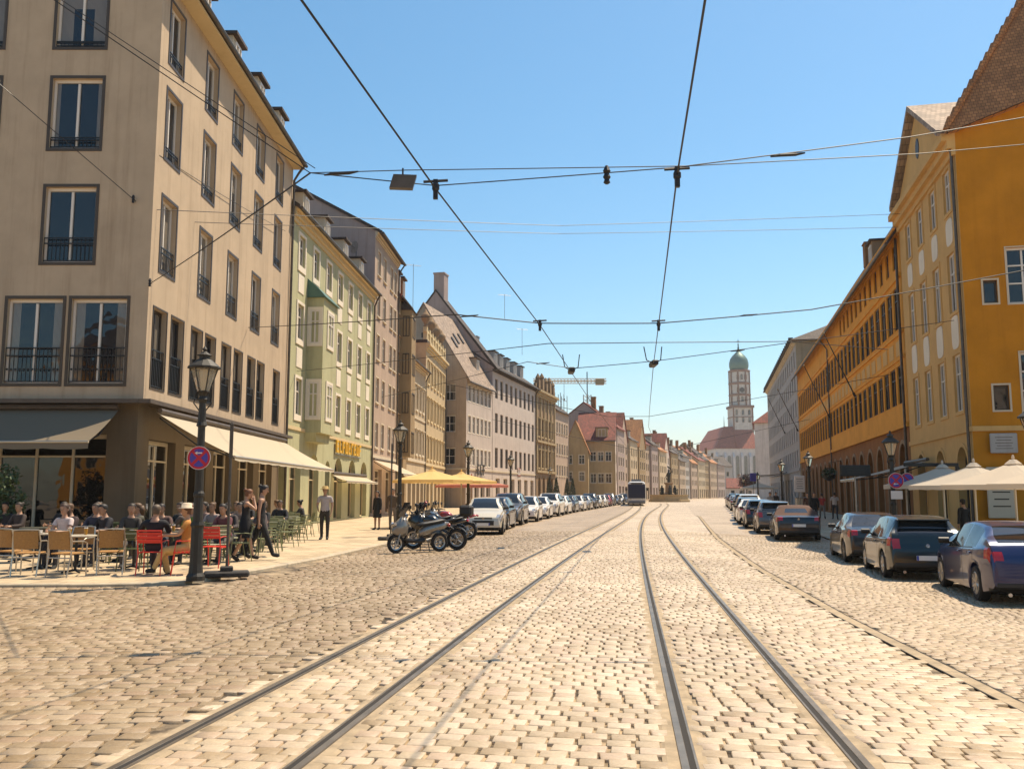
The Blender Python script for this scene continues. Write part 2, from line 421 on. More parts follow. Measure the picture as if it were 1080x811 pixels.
def grid_mesh(name, xs, ys, dz, mat):
    X, Y = np.meshgrid(xs, ys)
    Z = gz(X, Y) + dz
    V = np.stack([X.ravel(), Y.ravel(), Z.ravel()], 1)
    nx, ny = len(xs), len(ys)
    i = np.arange(nx*ny).reshape(ny, nx)
    F = np.stack([i[:-1,:-1].ravel(), i[:-1,1:].ravel(), i[1:,1:].ravel(), i[1:,:-1].ravel()], 1)
    me = bpy.data.meshes.new(name); me.from_pydata(V.tolist(), [], F.tolist()); me.materials.append(mat)
    me.polygons.foreach_set('use_smooth', [True]*len(F)); me.update()
    return put(name, me)
xs = np.concatenate([[-900,-500,-250,-120,-80,-50], np.arange(-30, 60, 1.0), [60,70,90,130,200,320,520,900]])
ys = np.concatenate([[-200,-80,-40,-20], np.arange(-10, 110, 1.0), [110,130,160,200,260,360,520,800,1500]])
tag(grid_mesh('ground', xs, ys, -.032, M['sett_far']), kind='structure')

def setts():
    """real setts in the nearer carriageway, laid in rows across the street"""
    Vs, Fs, MI, nb = [], [], [], 0
    def field(a, w0, d0, inside, s0, s1, t0, t1, jit, mi, wv, wave, tilt):
        nonlocal nb
        ca, sa = math.cos(a), math.sin(a)
        rows = np.arange(s0, s1, d0)
        C, Wd = [], []
        for ri, s in enumerate(rows):
            n = int((t1-t0)/w0)+4
            ws = w0*(1+RNG.uniform(-wv, wv, n)); tt = t0 + (ri % 2)*w0*.5 + RNG.uniform(-.07, .07)*w0 + np.cumsum(ws)
            c = tt - ws/2
            C.append(np.stack([c, np.full(n, s)], 1)); Wd.append(ws)
        C = np.concatenate(C); Wd = np.concatenate(Wd)
        # the rows wander a little
        C[:,1] += wave*np.sin(C[:,0]*1.7 + C[:,1]*.6) + wave*.5*np.sin(C[:,0]*4.1+1.3*C[:,1])
        X = C[:,0]*ca + C[:,1]*sa; Y = -C[:,0]*sa + C[:,1]*ca
        ok = inside(X, Y) & (Y > 4.4) & (Y < 40) & (np.abs(X) < .64*Y + 1.2)
        C, Wd, X, Y = C[ok], Wd[ok], X[ok], Y[ok]
        n = len(X)
        hw = (Wd - .024*RNG.uniform(.6,1.35,n))/2; hd = (d0 - .005)/2*(1+RNG.uniform(-.05,.04,n))
        z0 = gz(X, Y)
        top = RNG.normal(0, tilt, n)
        rot = RNG.normal(0, .035, n)
        ring = np.array([(-1,-1),(1,-1),(1,1),(-1,1)], float)
        V = np.zeros((n, 12, 3))
        for r, (k, dz) in enumerate(((1.0, -.06), (1.0, -.005), (.92, 0.0))):
            for c in range(4):
                lx = ring[c,0]*hw*k*(1+RNG.uniform(-jit,jit,n)); ly = ring[c,1]*hd*(k if k == 1 else .94)*(1+RNG.uniform(-jit,jit,n))
                lx, ly = lx*np.cos(rot)-ly*np.sin(rot), lx*np.sin(rot)+ly*np.cos(rot)
                V[:, r*4+c, 0] = X + lx*ca + ly*sa; V[:, r*4+c, 1] = Y - lx*sa + ly*ca
                V[:, r*4+c, 2] = z0 + top + dz + (RNG.normal(0,tilt*.5,n) if r == 2 else 0)
        xc = V[:, :, 0].mean(1)
        for rf in (lambda y: XL(y)-.53, lambda y: XL(y)+.53, lambda y: XR(y)-.53, lambda y: XR(y)+.53):
            rx = rf(V[:, :, 1]); dd = V[:, :, 0]-rx; sgn = np.sign(xc-rf(Y))[:, None]
            lim = .088 + .02*np.sin(Y*7.3)[:, None] + RNG.uniform(-.012, .012, n)[:, None]
            near = (np.abs(dd) < .6) & (dd*sgn < lim)
            V[:, :, 0] = np.where(near, rx + sgn*lim, V[:, :, 0])
        fc = [(8,9,10,11)] + [(a_, (a_+1)%4, 4+(a_+1)%4, 4+a_) for a_ in range(4)] + [(4+a_, 4+(a_+1)%4, 8+(a_+1)%4, 8+a_) for a_ in range(4)]
        F = (np.array(fc)[None,:,:] + (nb + 12*np.arange(n))[:,None,None]).reshape(-1, 4)
        Vs.append(V.reshape(-1,3)); Fs.append(F); MI.append(np.full(len(F), mi, np.int32)); nb += 12*n
    def clear(X, Y):
        d = np.minimum.reduce([np.abs(X-(XL(Y)-.53)), np.abs(X-(XL(Y)+.53)), np.abs(X-(XR(Y)-.53)), np.abs(X-(XR(Y)+.53))])
        return d > .10
    leftk = lambda Y: np.where(Y < 16.2, -99, np.where(Y < 18.4, -5.4, kl(Y)))
    edge = lambda Y: XL(Y) - .72
    A = lambda X, Y: clear(X, Y) & (X > edge(Y)) & (X < gutter(Y)-.14)
    B = lambda X, Y: clear(X, Y) & (X <= edge(Y)-.02) & (X > leftk(Y)+.12)
    Cc = lambda X, Y: (X > gutter(Y)+.14) & (X < kr(Y)-.05)
    field(.13, .187, .152, A, -4, 50, -14, 20, .03, 0, .035, .010, .0011)
    field(-.06, .19, .15, B, -6, 52, -34, 14, .06, 1, .1, .03, .0022)
    field(.22, .15, .13, Cc, -6, 50, -10, 26, .04, 2, .07, .012, .0014)
    V = np.concatenate(Vs); F = np.concatenate(Fs)
    me = bpy.data.meshes.new('road')
    me.vertices.add(len(V)); me.vertices.foreach_set('co', V.ravel().astype(np.float32))
    me.loops.add(F.size); me.loops.foreach_set('vertex_index', F.ravel().astype(np.int32))
    me.polygons.add(len(F)); me.polygons.foreach_set('loop_start', np.arange(0, F.size, 4, dtype=np.int32))
    me.polygons.foreach_set('use_smooth', np.ones(len(F), bool))
    me.polygons.foreach_set('material_index', np.concatenate(MI))
    for nm in ('sett', 'sett_brown', 'sett_tan'): me.materials.append(M[nm])
    me.update(calc_edges=True); me.validate()
    tag(put('road', me), kind='structure')
setts()
# joint sand under the setts
xs2 = np.arange(-34, 20.1, .5); ys2 = np.arange(3, 40.1, .5)
tag(grid_mesh('road_bed', xs2, ys2, -.020, M['joint']), kind='structure')

# farther on, the side lanes keep their browner stones
M['sett_far_brown'] = sett_material('brown_sett_paving', True, .68); M['sett_far_tan'] = sett_material('tan_sett_paving', True, .84)
for nm, lo, hi in (('sett_far_brown', lambda y: kl(y), lambda y: XL(y)-.74), ('sett_far_tan', lambda y: gutter(y)+.1 if y < 68 else XR(y)+3.2, lambda y: kr(y))):
    mb = MB(); ya = np.arange(39.6, 121, 1.5)
    for a, b_ in zip(ya[:-1], ya[1:]):
        P_ = [(float(lo(a)), a), (float(hi(a)), a), (float(hi(b_)), b_), (float(lo(b_)), b_)]
        n_ = 6
        for k in range(n_):
            f = lambda A, B, t: (A[0]+(B[0]-A[0])*t, A[1])
            c_ = [f(P_[0], P_[1], k/n_), f(P_[0], P_[1], (k+1)/n_), f(P_[3], P_[2], (k+1)/n_), f(P_[3], P_[2], k/n_)]
            mb.poly([(x, y, g(x, y)-.020) for x, y in c_])
    tag(mb.build('road', M[nm], smooth=True), kind='structure')

# drain line of two rows of dark setts between carriageway and parking lane
mb = MB()
yy = np.arange(2, 70, 1.0)
for k, (o0, o1, dz) in enumerate(((-.075, .075, .003), (-.09, -.072, .0062), (.072, .09, .0066))):
    mb.mi = min(k, 1)
    for a, b_ in zip(yy[:-1], yy[1:]):
        xa, xb = float(gutter(a)), float(gutter(b_))
        mb.poly([(xa+o0, a, g(xa,a)+dz), (xa+o1, a, g(xa,a)+dz), (xb+o1, b_, g(xb,b_)+dz), (xb+o0, b_, g(xb,b_)+dz)])
tag(mb.build('drain_channel', [M['bedding'], M['groove']]), kind='structure')

def sweep(mb, f, prof, ys, flip=1):
    """sweep an open profile [(dx,dz)] along x=f(y)"""
    rows = []
    for y in ys:
        x = float(f(y)); z = g(x, y)
        rows.append(mb.pts([(x+flip*dx, y, z+dz) for dx, dz in prof]))
    for a, b_ in zip(rows[:-1], rows[1:]):
        for i in range(len(prof)-1):
            q = (a+i, a+i+1, b_+i+1, b_+i)
            mb.face(q if flip > 0 else q[::-1])
ysr = np.concatenate([np.arange(1, 30, .5), np.arange(30, 152, 1.5)])
def track(f, label):
    t = empty('tram_track', (0,0,0), 0, label, 'tram track')
    for s in (-1, 1):
        ff = lambda y, s=s: f(y) + s*.53
        b = MB(); sweep(b, ff, [(-.15,-.012),(-.12,-.001),(.12,-.001),(.15,-.012)], ysr, -s)
        bed = b.build('bedding', M['bedding'], t)
        r = MB()
        sweep(r, ff, [(-.046,-.001),(-.041,.008),(.004,.009),(.007,.0055)], ysr, -s)
        r.mi = 1; sweep(r, ff, [(.007,.0045),(.045,.0045)], ysr, -s)
        r.mi = 0; sweep(r, ff, [(.045,.0045),(.047,.008),(.062,.008),(.066,-.001)], ysr, -s)
        r.build('rail', [M['railsteel'], M['groove']], t)
track(XL, 'tram track of two grooved rails nearer the café terrace')
track(XR, 'tram track of two grooved rails nearer the parked cars by the orange buildings')

# pavements with kerbs
def ribbon(mb, P, w, z0, z1, ground=True):
    n = len(P); ring = []
    for i, p in enumerate(P):
        a = Vector(P[max(i-1,0)]); b_ = Vector(P[min(i+1,n-1)]); d = (b_-a).normalized(); nn = Vector((-d.y, d.x))
        q = Vector(p) + nn*w; h = g(p[0], p[1]) if ground else 0
        ring.append(mb.pts([(p[0],p[1],h+z0),(p[0],p[1],h+z1-.015),(p[0]+nn.x*.015,p[1]+nn.y*.015,h+z1),(q.x,q.y,h+z1),(q.x,q.y,h+z0)]))
    for a, b_ in zip(ring[:-1], ring[1:]):
        for i in range(4): mb.face((a+i, b_+i, b_+i+1, a+i+1))
def densify(P, step):
    out = [P[0]]
    for a, b_ in zip(P[:-1], P[1:]):
        n = max(1, int(math.dist(a, b_)/step))
        for k in range(1, n+1): out.append((a[0]+(b_[0]-a[0])*k/n, a[1]+(b_[1]-a[1])*k/n))
    return out
mb = MB(); ribbon(mb, densify(KL[1:], 3), .22, -.1, .05)
tag(mb.build('kerb', M['kerbstone']), kind='structure')
KRd = densify(KR, 2)
mb = MB(); ribbon(mb, KRd, -.22, -.1, .05)
tag(mb.build('kerb', M['kerbstone']), kind='structure')
mb = MB(); mb.poly([(p[0]-.1, p[1]+.02, .044) for p in KL] + [(-80, 225, .044)])
tag(mb.build('pavement', M['slab']), kind='structure')
mb = MB()
prev = None
for p in KRd:
    q = mb.pts([(p[0]+.1, p[1], g(*p)+.044), (p[0]+9, p[1], g(p[0]+9, p[1])+.044), (p[0]+60, p[1], g(p[0]+60, p[1])+.044)])
    if prev is not None: mb.face((prev, prev+1, q+1, q)); mb.face((prev+1, prev+2, q+2, q+1))
    prev = q
tag(mb.build('pavement', M['slab']), kind='structure')
# ------------------------------------------------------------------ buildings
def arch_pts(w, h, n=10, rise=None):
    r = w/2; rise = rise or r
    P = [(-r, 0), (r, 0)]
    for k in range(n+1):
        t = math.pi*k/n
        P.append((r*math.cos(t), h-rise + rise*math.sin(t)))
    return P

WC = {}
def win_meshes(w, h, st, rev):
    key = (round(w,3), round(h,3), rev, tuple(sorted((k, str(v)) for k, v in st.items())))
    if key in WC: return WC[key]
    f = MB(); p = MB()
    t = st.get('t', .065); fm = M[st.get('frame', 'framewhite')]; sm = M[st.get('sur_mat', 'trim')]
    pm = M[st.get('glass', 'glass')]
    arch = st.get('arch')
    if arch:
        P = arch_pts(w, h); c = (0, h*.45)
        k = 1 - 2*t/w
        Q = [(x*k, t if z == 0 else z - (t if z > h-w/2-.01 else 0)) for x, z in P]
        n = len(P)
        for i in range(n):
            j = (i+1) % n
            f.poly([(P[i][0],-.03,P[i][1]), (P[j][0],-.03,P[j][1]), (Q[j][0],-.03,Q[j][1]), (Q[i][0],-.03,Q[i][1])])
            f.poly([(Q[i][0],-.03,Q[i][1]), (Q[j][0],-.03,Q[j][1]), (Q[j][0],.03,Q[j][1]), (Q[i][0],.03,Q[i][1])])
        p.poly([(x, .012, z) for x, z in P])
    else:
        f.box(-w/2, -w/2+t, -.04, .04, 0, h); f.box(w/2-t, w/2, -.04, .04, 0, h)
        f.box(-w/2+t, w/2-t, -.04, .04, 0, t); f.box(-w/2+t, w/2-t, -.04, .04, h-t*1.4, h)
        p.box(-w/2+t, w/2-t, .004, .016, t, h-t*1.4)
    nb = st.get('bars', 1)
    for i in range(nb):
        x = -w/2 + w*(i+1)/(nb+1)
        f.box(x-.035, x+.035, -.05, .03, t, (h-w*.02-t*1.4) if not arch else h-w*.03)
    for tr in st.get('trans', ()):
        f.box(-w/2+t, w/2-t, -.047, .025, h*tr-.028, h*tr+.028)
    sw = st.get('sur', 0)
    if sw:
        f.mi = 1; y0, y1 = -rev-st.get('proud', .035), -rev+.012
        if arch:
            P = arch_pts(w, h); Q = arch_pts(w+2*sw, h+sw)
            n = len(P)
            for i in range(1, n):
                j = (i+1) % n
                A, B, C_, D = P[i], P[j], Q[j], Q[i]
                f.poly([(A[0],y0,A[1]),(B[0],y0,B[1]),(C_[0],y0,C_[1]),(D[0],y0,D[1])])
                f.poly([(D[0],y0,D[1]),(C_[0],y0,C_[1]),(C_[0],y1,C_[1]),(D[0],y1,D[1])])
                f.poly([(B[0],y0,B[1]),(A[0],y0,A[1]),(A[0],y1,A[1]),(B[0],y1,B[1])])
        else:
            sb = st.get('sur_b', sw)
            f.box(-w/2-sw, -w/2-.002, y0, y1, -sb, h+sw); f.box(w/2+.002, w/2+sw, y0, y1, -sb, h+sw)
            f.box(-w/2-.001, w/2+.001, y0, y1, h+.002, h+sw-.001); f.box(-w/2-.001, w/2+.001, y0, y1, -sb+.001, -.002)
            if st.get('hood'): f.box(-w/2-sw-.06, w/2+sw+.06, y0-.09, y1, h+sw+.002, h+sw+.11)
    if st.get('sill'):
        f.mi = 1; f.box(-w/2-.08, w/2+.08, -rev-.11, -rev+.05, -sw-.07, -sw-.004)
    if st.get('shutter'):
        f.mi = 1
    fme = f.mesh('window', [fm, sm]); pme = p.mesh('pane', pm)
    rme = None
    if st.get('rail'):
        r = MB(); rh = st['rail']; y = -rev + st.get('rail_y', .05); hw = w/2-.01
        for z in (.06, rh*.78, rh): r.box(-hw, hw, y-.016, y+.016, z-.016, z+.016)
        n = max(4, int(w/.12))
        for i in range(n+1):
            x = -hw + 2*hw*i/n; r.box(x-.008, x+.008, y-.008, y+.008, .06, rh)
        if st.get('panel'): r.box(-hw+.02, hw-.02, y+.01, y+.02, .05, rh*.76)
        if st.get('hoops'):
            for i in range(n):
                x = -hw + 2*hw*(i+.5)/n
                r.lathe([(.001,-.006),(.035,-.006),(.035,.006),(.001,.006)], (x, y, rh*.4), 6, 'y')
        rme = r.mesh('railing', M['iron'])
    WC[key] = (fme, pme, rme)
    return WC[key]

def wall_face(mb, T, x0, x1, z0, z1, holes, yf=0.0):
    old = mb.M; mb.M = old @ T
    hs = [h for h in holes if h['x1'] > x0 and h['x0'] < x1 and h['z1'] > z0 and h['z0'] < z1]
    xs = sorted({x0, x1} | {min(max(v, x0), x1) for h in hs for v in (h['x0'], h['x1'])})
    zs = sorted({z0, z1} | {min(max(v, z0), z1) for h in hs for v in (h['z0'], h['z1'])})
    for i in range(len(xs)-1):
        run = None
        for j in range(len(zs)):
            solid = False
            if j < len(zs)-1:
                cx, cz = (xs[i]+xs[i+1])/2, (zs[j]+zs[j+1])/2
                solid = not any(h['x0'] < cx < h['x1'] and h['z0'] < cz < h['z1'] for h in hs)
            if solid and run is None: run = zs[j]
            if not solid and run is not None:
                mb.poly([(xs[i],yf,run),(xs[i+1],yf,run),(xs[i+1],yf,zs[j]),(xs[i],yf,zs[j])]); run = None
    for h in hs:
        a, b, c, d, r = h['x0'], h['x1'], h['z0'], h['z1'], h['rev']
        y1 = yf + r
        if c >= z0-1e-6: mb.poly([(a,yf,c),(b,yf,c),(b,y1,c),(a,y1,c)][::-1])
        if h.get('arch'):
            w = b-a; cx = (a+b)/2; P = [(cx+x, c+z) for x, z in arch_pts(w, d-c)][2:]   # right spring -> left spring
            sp = d - w/2
            mb.poly([(a,yf,c),(a,yf,sp),(a,y1,sp),(a,y1,c)][::-1]); mb.poly([(b,yf,c),(b,yf,sp),(b,y1,sp),(b,y1,c)])
            for p, q in zip(P[:-1], P[1:]):
                mb.poly([(p[0],yf,p[1]),(p[0],yf,d),(q[0],yf,d),(q[0],yf,q[1])])
                mb.poly([(p[0],yf,p[1]),(q[0],yf,q[1]),(q[0],y1,q[1]),(p[0],y1,p[1])])
        else:
            mb.poly([(a,yf,c),(a,yf,d),(a,y1,d),(a,y1,c)][::-1]); mb.poly([(b,yf,c),(b,yf,d),(b,y1,d),(b,y1,c)])
            if d <= z1+1e-6: mb.poly([(a,yf,d),(b,yf,d),(b,y1,d),(a,y1,d)])
    mb.M = old

def add_windows(root, T, rows, W, yf_of):
    """rows: dict(z,h,w,xs,st,rev). returns holes"""
    holes = []
    rz = math.atan2(T[1][0], T[0][0])
    for r in rows:
        rev = r.get('rev', .14); st = r['st']; w, h, z = r['w'], r['h'], r['z']
        fme, pme, rme = win_meshes(w, h, st, rev)
        yf = yf_of(z)
        for x in r['xs']:
            holes.append(dict(x0=x-w/2, x1=x+w/2, z0=z, z1=z+h, arch=st.get('arch'), rev=rev+.03))
            loc = T @ Vector((x, yf+rev, z))
            o = put(st.get('name', 'window'), fme, root, loc, rz)
            if not st.get('simple'):
                put('pane', pme, o)
            else: put('pane', pme, o)
            if rme: put('railing', rme, o)
    return holes

def roof_gable(mb, W, D, H, rh, over, end=.15, th=.22):
    """ridge along the street"""
    s = rh/(D/2)
    P = [(-over, H-over*s), (D/2, H+rh), (D+over, H-over*s), (D+over, H-over*s-th), (D/2, H+rh-th*1.2), (-over, H-over*s-th)]
    mb.prism([(y, z+.04+th*.8) for y, z in P], -end, W+end, 'x')

def building(label, P0, P1, depth, H, wall, rows=(), rows0=(), rowsW=(), split=None, lower=None, lower_y=.0,
             roof='gable', rh=4.0, over=.5, roofmat='roof_dark', cornice=None, belts=(), dormers=(), chimneys=(), gutter=True,
             pipe=None, panels=(), cat='building', gablemat=None, end=.12, z0=0.0, soffit=None, name='building'):
    d = Vector((P1[0]-P0[0], P1[1]-P0[1])); W = d.length
    root = empty(name, (P0[0], P0[1], z0), math.atan2(d.y, d.x), label, cat)
    I = Matrix.Identity(4)
    T0 = Matrix.Translation((0, depth, 0)) @ Matrix.Rotation(-math.pi/2, 4, 'Z')
    TW = Matrix.Translation((W, 0, 0)) @ Matrix.Rotation(math.pi/2, 4, 'Z')
    yof = (lambda z: lower_y if split and z < split-.01 else 0.0)
    hf = add_windows(root, I, rows, W, yof)
    h0 = add_windows(root, T0, rows0, depth, yof)
    hW = add_windows(root, TW, rowsW, depth, yof)
    mb = MB(); mats = [M[wall], M[lower or wall], M[gablemat or wall]]
    bands = [(0, H, 0, 0.0)] if not split else [(0, split, 1, lower_y), (split, H, 0, 0.0)]
    for a, b, mi, yf in bands:
        mb.mi = mi
        wall_face(mb, I, yf if mi == 1 else 0, W-(yf if mi == 1 else 0), a, b, hf, yf)
        gm = 2 if gablemat and mi == 0 else mi
        mb.mi = gm
        wall_face(mb, T0, 0, depth-(yf if mi == 1 else 0), a, b, h0, yf)
        wall_face(mb, TW, (yf if mi == 1 else 0), depth, a, b, hW, yf)
        mb.mi = mi
    if split and lower_y > 0: mb.mi = 1; mb.poly([(0,0,split),(0,lower_y+depth,split),(lower_y,depth,split),(lower_y,lower_y,split)]); mb.poly([(0,0,split),(lower_y,lower_y,split),(W-lower_y,lower_y,split),(W,0,split)])
    mb.mi = 0
    mb.poly([(W,depth,0),(0,depth,0),(0,depth,H),(W,depth,H)])
    if roof == 'gable':
        mb.mi = 2 if gablemat else 0
        mb.poly([(0,0,H),(0,depth,H),(0,depth/2,H+rh)][::-1]); mb.poly([(W,0,H),(W,depth,H),(W,depth/2,H+rh)])
    elif roof == 'front':
        mb.poly([(0,0,H),(W,0,H),(W/2,0,H+rh)]); mb.poly([(0,depth,H),(W,depth,H),(W/2,depth,H+rh)][::-1])
    mb.build('wall', mats, root)
    rb = MB()
    if roof == 'gable':
        roof_gable(rb, W, depth, H, rh, over, end)
    elif roof == 'front':
        s = rh/(W/2); o = .3
        P = [(-o, H-o*s), (W/2, H+rh), (W+o, H-o*s), (W+o, H-o*s-.2), (W/2, H+rh-.25), (-o, H-o*s-.2)]
        rb.prism([(x, z+.2) for x, z in P], -.2, depth+.2, 'y')
    elif roof == 'hip':
        o = over; k = min(depth, W)/2*.9
        A = [(-o,-o,H), (W+o,-o,H), (W+o,depth+o,H), (-o,depth+o,H)]
        if W >= depth: r0, r1 = (k, depth/2, H+rh), (W-k, depth/2, H+rh)
        else: r0, r1 = (W/2, k, H+rh), (W/2, depth-k, H+rh)
        if W >= depth:
            rb.poly([A[0],A[1],r1,r0]); rb.poly([A[1],A[2],r1]); rb.poly([A[2],A[3],r0,r1]); rb.poly([A[3],A[0],r0])
        else:
            rb.poly([A[0],A[1],r0]); rb.poly([A[1],A[2],r1,r0]); rb.poly([A[2],A[3],r1]); rb.poly([A[3],A[0],r0,r1])
        rb.poly([(p[0],p[1],p[2]-.02) for p in A[::-1]])
    elif roof == 'flat':
        rb.box(-.05, W+.05, -.1, depth, H+.002, H+.3)
    rf = rb.build('roof', M[roofmat], root) if rb.f else None
    s = rh/(depth/2)
    if soffit and roof == 'gable':
        q = MB(); q.box(-end-.02, W+end+.02, -over+.02, .02, H-over*s-.10, H-over*s-.02); q.build('soffit', M[soffit], root)
    for (dx, dw, dh, dy, dm) in dormers:
        zb = H + s*dy - .1
        q = MB(); dd = dh/s + .6
        q.mi = 0; q.box(dx-dw/2, dx+dw/2, dy, dy+dd, zb, zb+dh)
        q.mi = 1; q.box(dx-dw/2-.14, dx+dw/2+.14, dy-.2, dy+dd, zb+dh+.002, zb+dh+.12)
        dn = q.build('dormer', [M[dm], M['roof_dark']], root)
        fme, pme, rme = win_meshes(dw*.62, dh*.72, dict(bars=1, frame='framewhite'), 0)
        o = put('window', fme, dn, (dx, dy-.035, zb+dh*.16))
    for (cx, cy, cw, ch, cm) in chimneys:
        zb = H + (s*min(cy, depth-cy) if roof == 'gable' else rh*.55) - .3
        q = MB(); q.box(cx-cw/2, cx+cw/2, cy-cw*.4, cy+cw*.4, zb, zb+ch+.3); q.box(cx-cw/2-.08, cx+cw/2+.08, cy-cw*.4-.08, cy+cw*.4+.08, zb+ch+.302, zb+ch+.42)
        q.build('chimney', M[cm], rf)
    if cornice:
        ch, cp, cm = cornice
        q = MB(); q.box(-.03, W+.03, -cp, .01, H-ch*.35, H-.02); q.box(-.02, W+.02, -cp*.6, .01, H-ch*.7, H-ch*.35-.002); q.box(-.01, W+.01, -cp*.25, .01, H-ch, H-ch*.7-.002)
        q.build('cornice', M[cm], root)
    for bz, bh, bp, bm in belts:
        q = MB(); q.box(-.02, W+.02, -bp, .012, bz, bz+bh); q.box(-bp, .012, .0, depth, bz+.004, bz+bh-.004) if rows0 else None
        if rowsW: q.box(W-.012, W+bp, 0.0, depth, bz+.004, bz+bh-.004)
        q.build('string_course', M[bm], root)
    for (xs_, zc, pw, ph, pm) in panels:
        for x in xs_:
            q = MB()
            if pm == 'ovalpanel':
                P_ = []
                for a_ in range(24):
                    t_ = 2*math.pi*a_/24; c_, s_ = math.cos(t_), math.sin(t_)
                    P_.append((x+pw/2*math.copysign(abs(c_)**.5, c_), zc+ph/2*math.copysign(abs(s_)**.5, s_)))
                q.prism(P_, -.03, .01, 'y')
            else: q.bbox(x-pw/2, x+pw/2, -.03, .01, zc-ph/2, zc+ph/2, .02)
            q.build('wall_panel', M['palepanel' if pm == 'ovalpanel' else pm], root)
    if gutter and roof == 'gable':
        q = MB(); zg = H-over*s+.06
        q.tube([(-.1,-over-.07,zg),(W+.1,-over-.07,zg)], .085, 7)
        q.build('gutter', M['zinc'], root)
    if pipe is not None:
        q = MB(); zg = (H-over*s if roof == 'gable' else H)
        q.tube([(pipe,-over-.05,zg+.02),(pipe,-over*.6,zg-.35),(pipe,-.1,zg-.75),(pipe,-.1,.3)], .06, 7)
        q.build('downpipe', M['zinc'], root)
    return root

def spread(a, b, n): return [a+(b-a)*(i+.5)/n for i in range(n)]
# ------------------------------------------------------------------ left side of the street
S_w = dict(frame='framewhite', sur=.09, sur_mat='framebrown', proud=.02, bars=1)
S_1 = dict(frame='framedark', sur=.05, sur_mat='framebrown', proud=.02, bars=1, rail=1.15, panel=1)
S_shop = dict(frame='trim', glass='shopglass', bars=1, trans=(.8,), t=.09)
x5 = [1.3, 4.7, 7.8, 11.0, 14.2]
b1 = building('beige five-storey corner house with brown ground floor and iron window railings', (-10.7,26), (-10.75,42.7), 16, 17.9, 'beige',
    rows=[dict(z=4.75,h=2.4,w=1.05,xs=[.95,2.4,4.2,5.6,7.4,8.9,10.7,12.1,14.7],st=S_1,rev=.2),
          dict(z=8.36,h=2.3,w=1.2,xs=x5,st=dict(S_w,rail=.75),rev=.2), dict(z=11.9,h=2.2,w=1.2,xs=x5,st=dict(S_w,rail=.4),rev=.2),
          dict(z=15.0,h=2.0,w=1.2,xs=x5,st=dict(S_w,rail=.4),rev=.2),
          dict(z=.14,h=3.1,w=2.2,xs=[2.2,5.2,8.2,11.2,14.2],st=S_shop,rev=.3)],
    rows0=[dict(z=4.8,h=2.5,w=1.62,xs=[5.9,7.9,10.6,12.7,14.58],st=dict(S_w,rail=1.05,hoops=1),rev=.16),
           dict(z=8.4,h=2.3,w=1.5,xs=[7.2,10.45,13.55],st=dict(S_w,rail=.75),rev=.16), dict(z=11.9,h=2.2,w=1.5,xs=[7.2,10.45,13.55],st=dict(S_w,rail=.35),rev=.16),
           dict(z=15.1,h=2.0,w=1.5,xs=[7.2,10.45,13.55],st=dict(S_w,rail=.2),rev=.16),
           dict(z=.14,h=3.2,w=6.4,xs=[11.7],st=dict(S_shop,bars=5),rev=.3), dict(z=.14,h=3.2,w=5.0,xs=[4.8],st=dict(S_shop,bars=4),rev=.3)],
    split=4.2, lower='beige_dark', lower_y=.22, rh=5.0, over=.55, roofmat='roof_dark', soffit='trimyellow', pipe=16.55,
    dormers=[(x,1.1,1.2,-.1,'trim') for x in (3.4,7.0,10.4,13.8)])
q = MB(); q.box(-.32, 16.75, -.34, .02, 4.2, 4.32); q.box(-.34, .02, .02, 16, 4.201, 4.319); q.build('ledge', M['ledge'], b1)

S_g = dict(frame='framewhite', sur=.15, sur_mat='palepanel', proud=.05, sur_b=.3, bars=1, trans=(.66,))
x7 = [1.8, 4.5, 7.2, 9.85, 12.5, 15.2, 17.9]
x6 = [1.8, 7.2, 9.85, 12.5, 15.2, 17.9]
b2 = building('green four-storey house with arched shop windows and a projecting bay', (-10.75,42.75), (-9.72,62.3), 14, 15.7, 'green',
    rows=[dict(z=13.0,h=1.55,w=1.05,xs=x7,st=S_g), dict(z=9.3,h=1.75,w=1.05,xs=x6,st=S_g), dict(z=5.5,h=1.8,w=1.05,xs=x6,st=S_g),
          dict(z=.14,h=3.55,w=1.9,xs=[1.7,5.1,10.4,13.9,17.3],st=dict(arch=1,frame='trimyellow',glass='shopglass',bars=1,trans=(.62,),t=.08),rev=.3),
          dict(z=.14,h=3.3,w=1.0,xs=[7.9],st=dict(arch=1,frame='framedark',glass='shopglass',bars=0,t=.08),rev=.3)],
    rh=4.6, over=.42, cornice=(.75,.36,'trimyellow'), belts=[(4.72,.16,.06,'trimyellow')],
    panels=[([1.8,7.2,9.85,12.5,15.2,17.9],12.1,1.0,.95,'palepanel'),([1.8,7.2,9.85,12.5,15.2,17.9],8.35,1.0,1.0,'palepanel')],
    dormers=[(x,1.15,1.25,-.1,'trim') for x in (2.0,6.2,10.6,15.0)], pipe=19.45)
q = MB(); q.box(3.1,5.9,-.85,.01,4.7,11.7); q.prism([(3.3,4.25),(5.7,4.25),(5.9,4.7),(3.1,4.7)], -.6, .01, 'y')
bay = q.build('bay', M['green'], b2)
q = MB(); q.prism([(-1.0,11.702),(.01,11.702),(.01,12.7),(-.55,12.2)], 2.95, 6.05, 'x'); q.build('bay_roof', M['copper'], bay)
for z, h in ((5.5,1.8),(9.3,1.75)):
    for (x, y, rz, w) in ((4.5,-.852,0,1.05),(3.098,-.42,-math.pi/2,.5)):
        fme, pme, _ = win_meshes(w, h, dict(S_g, sur_b=.15), 0.0)
        o = put('window', fme, bay, (x, y, z), rz); put('pane', pme, o)

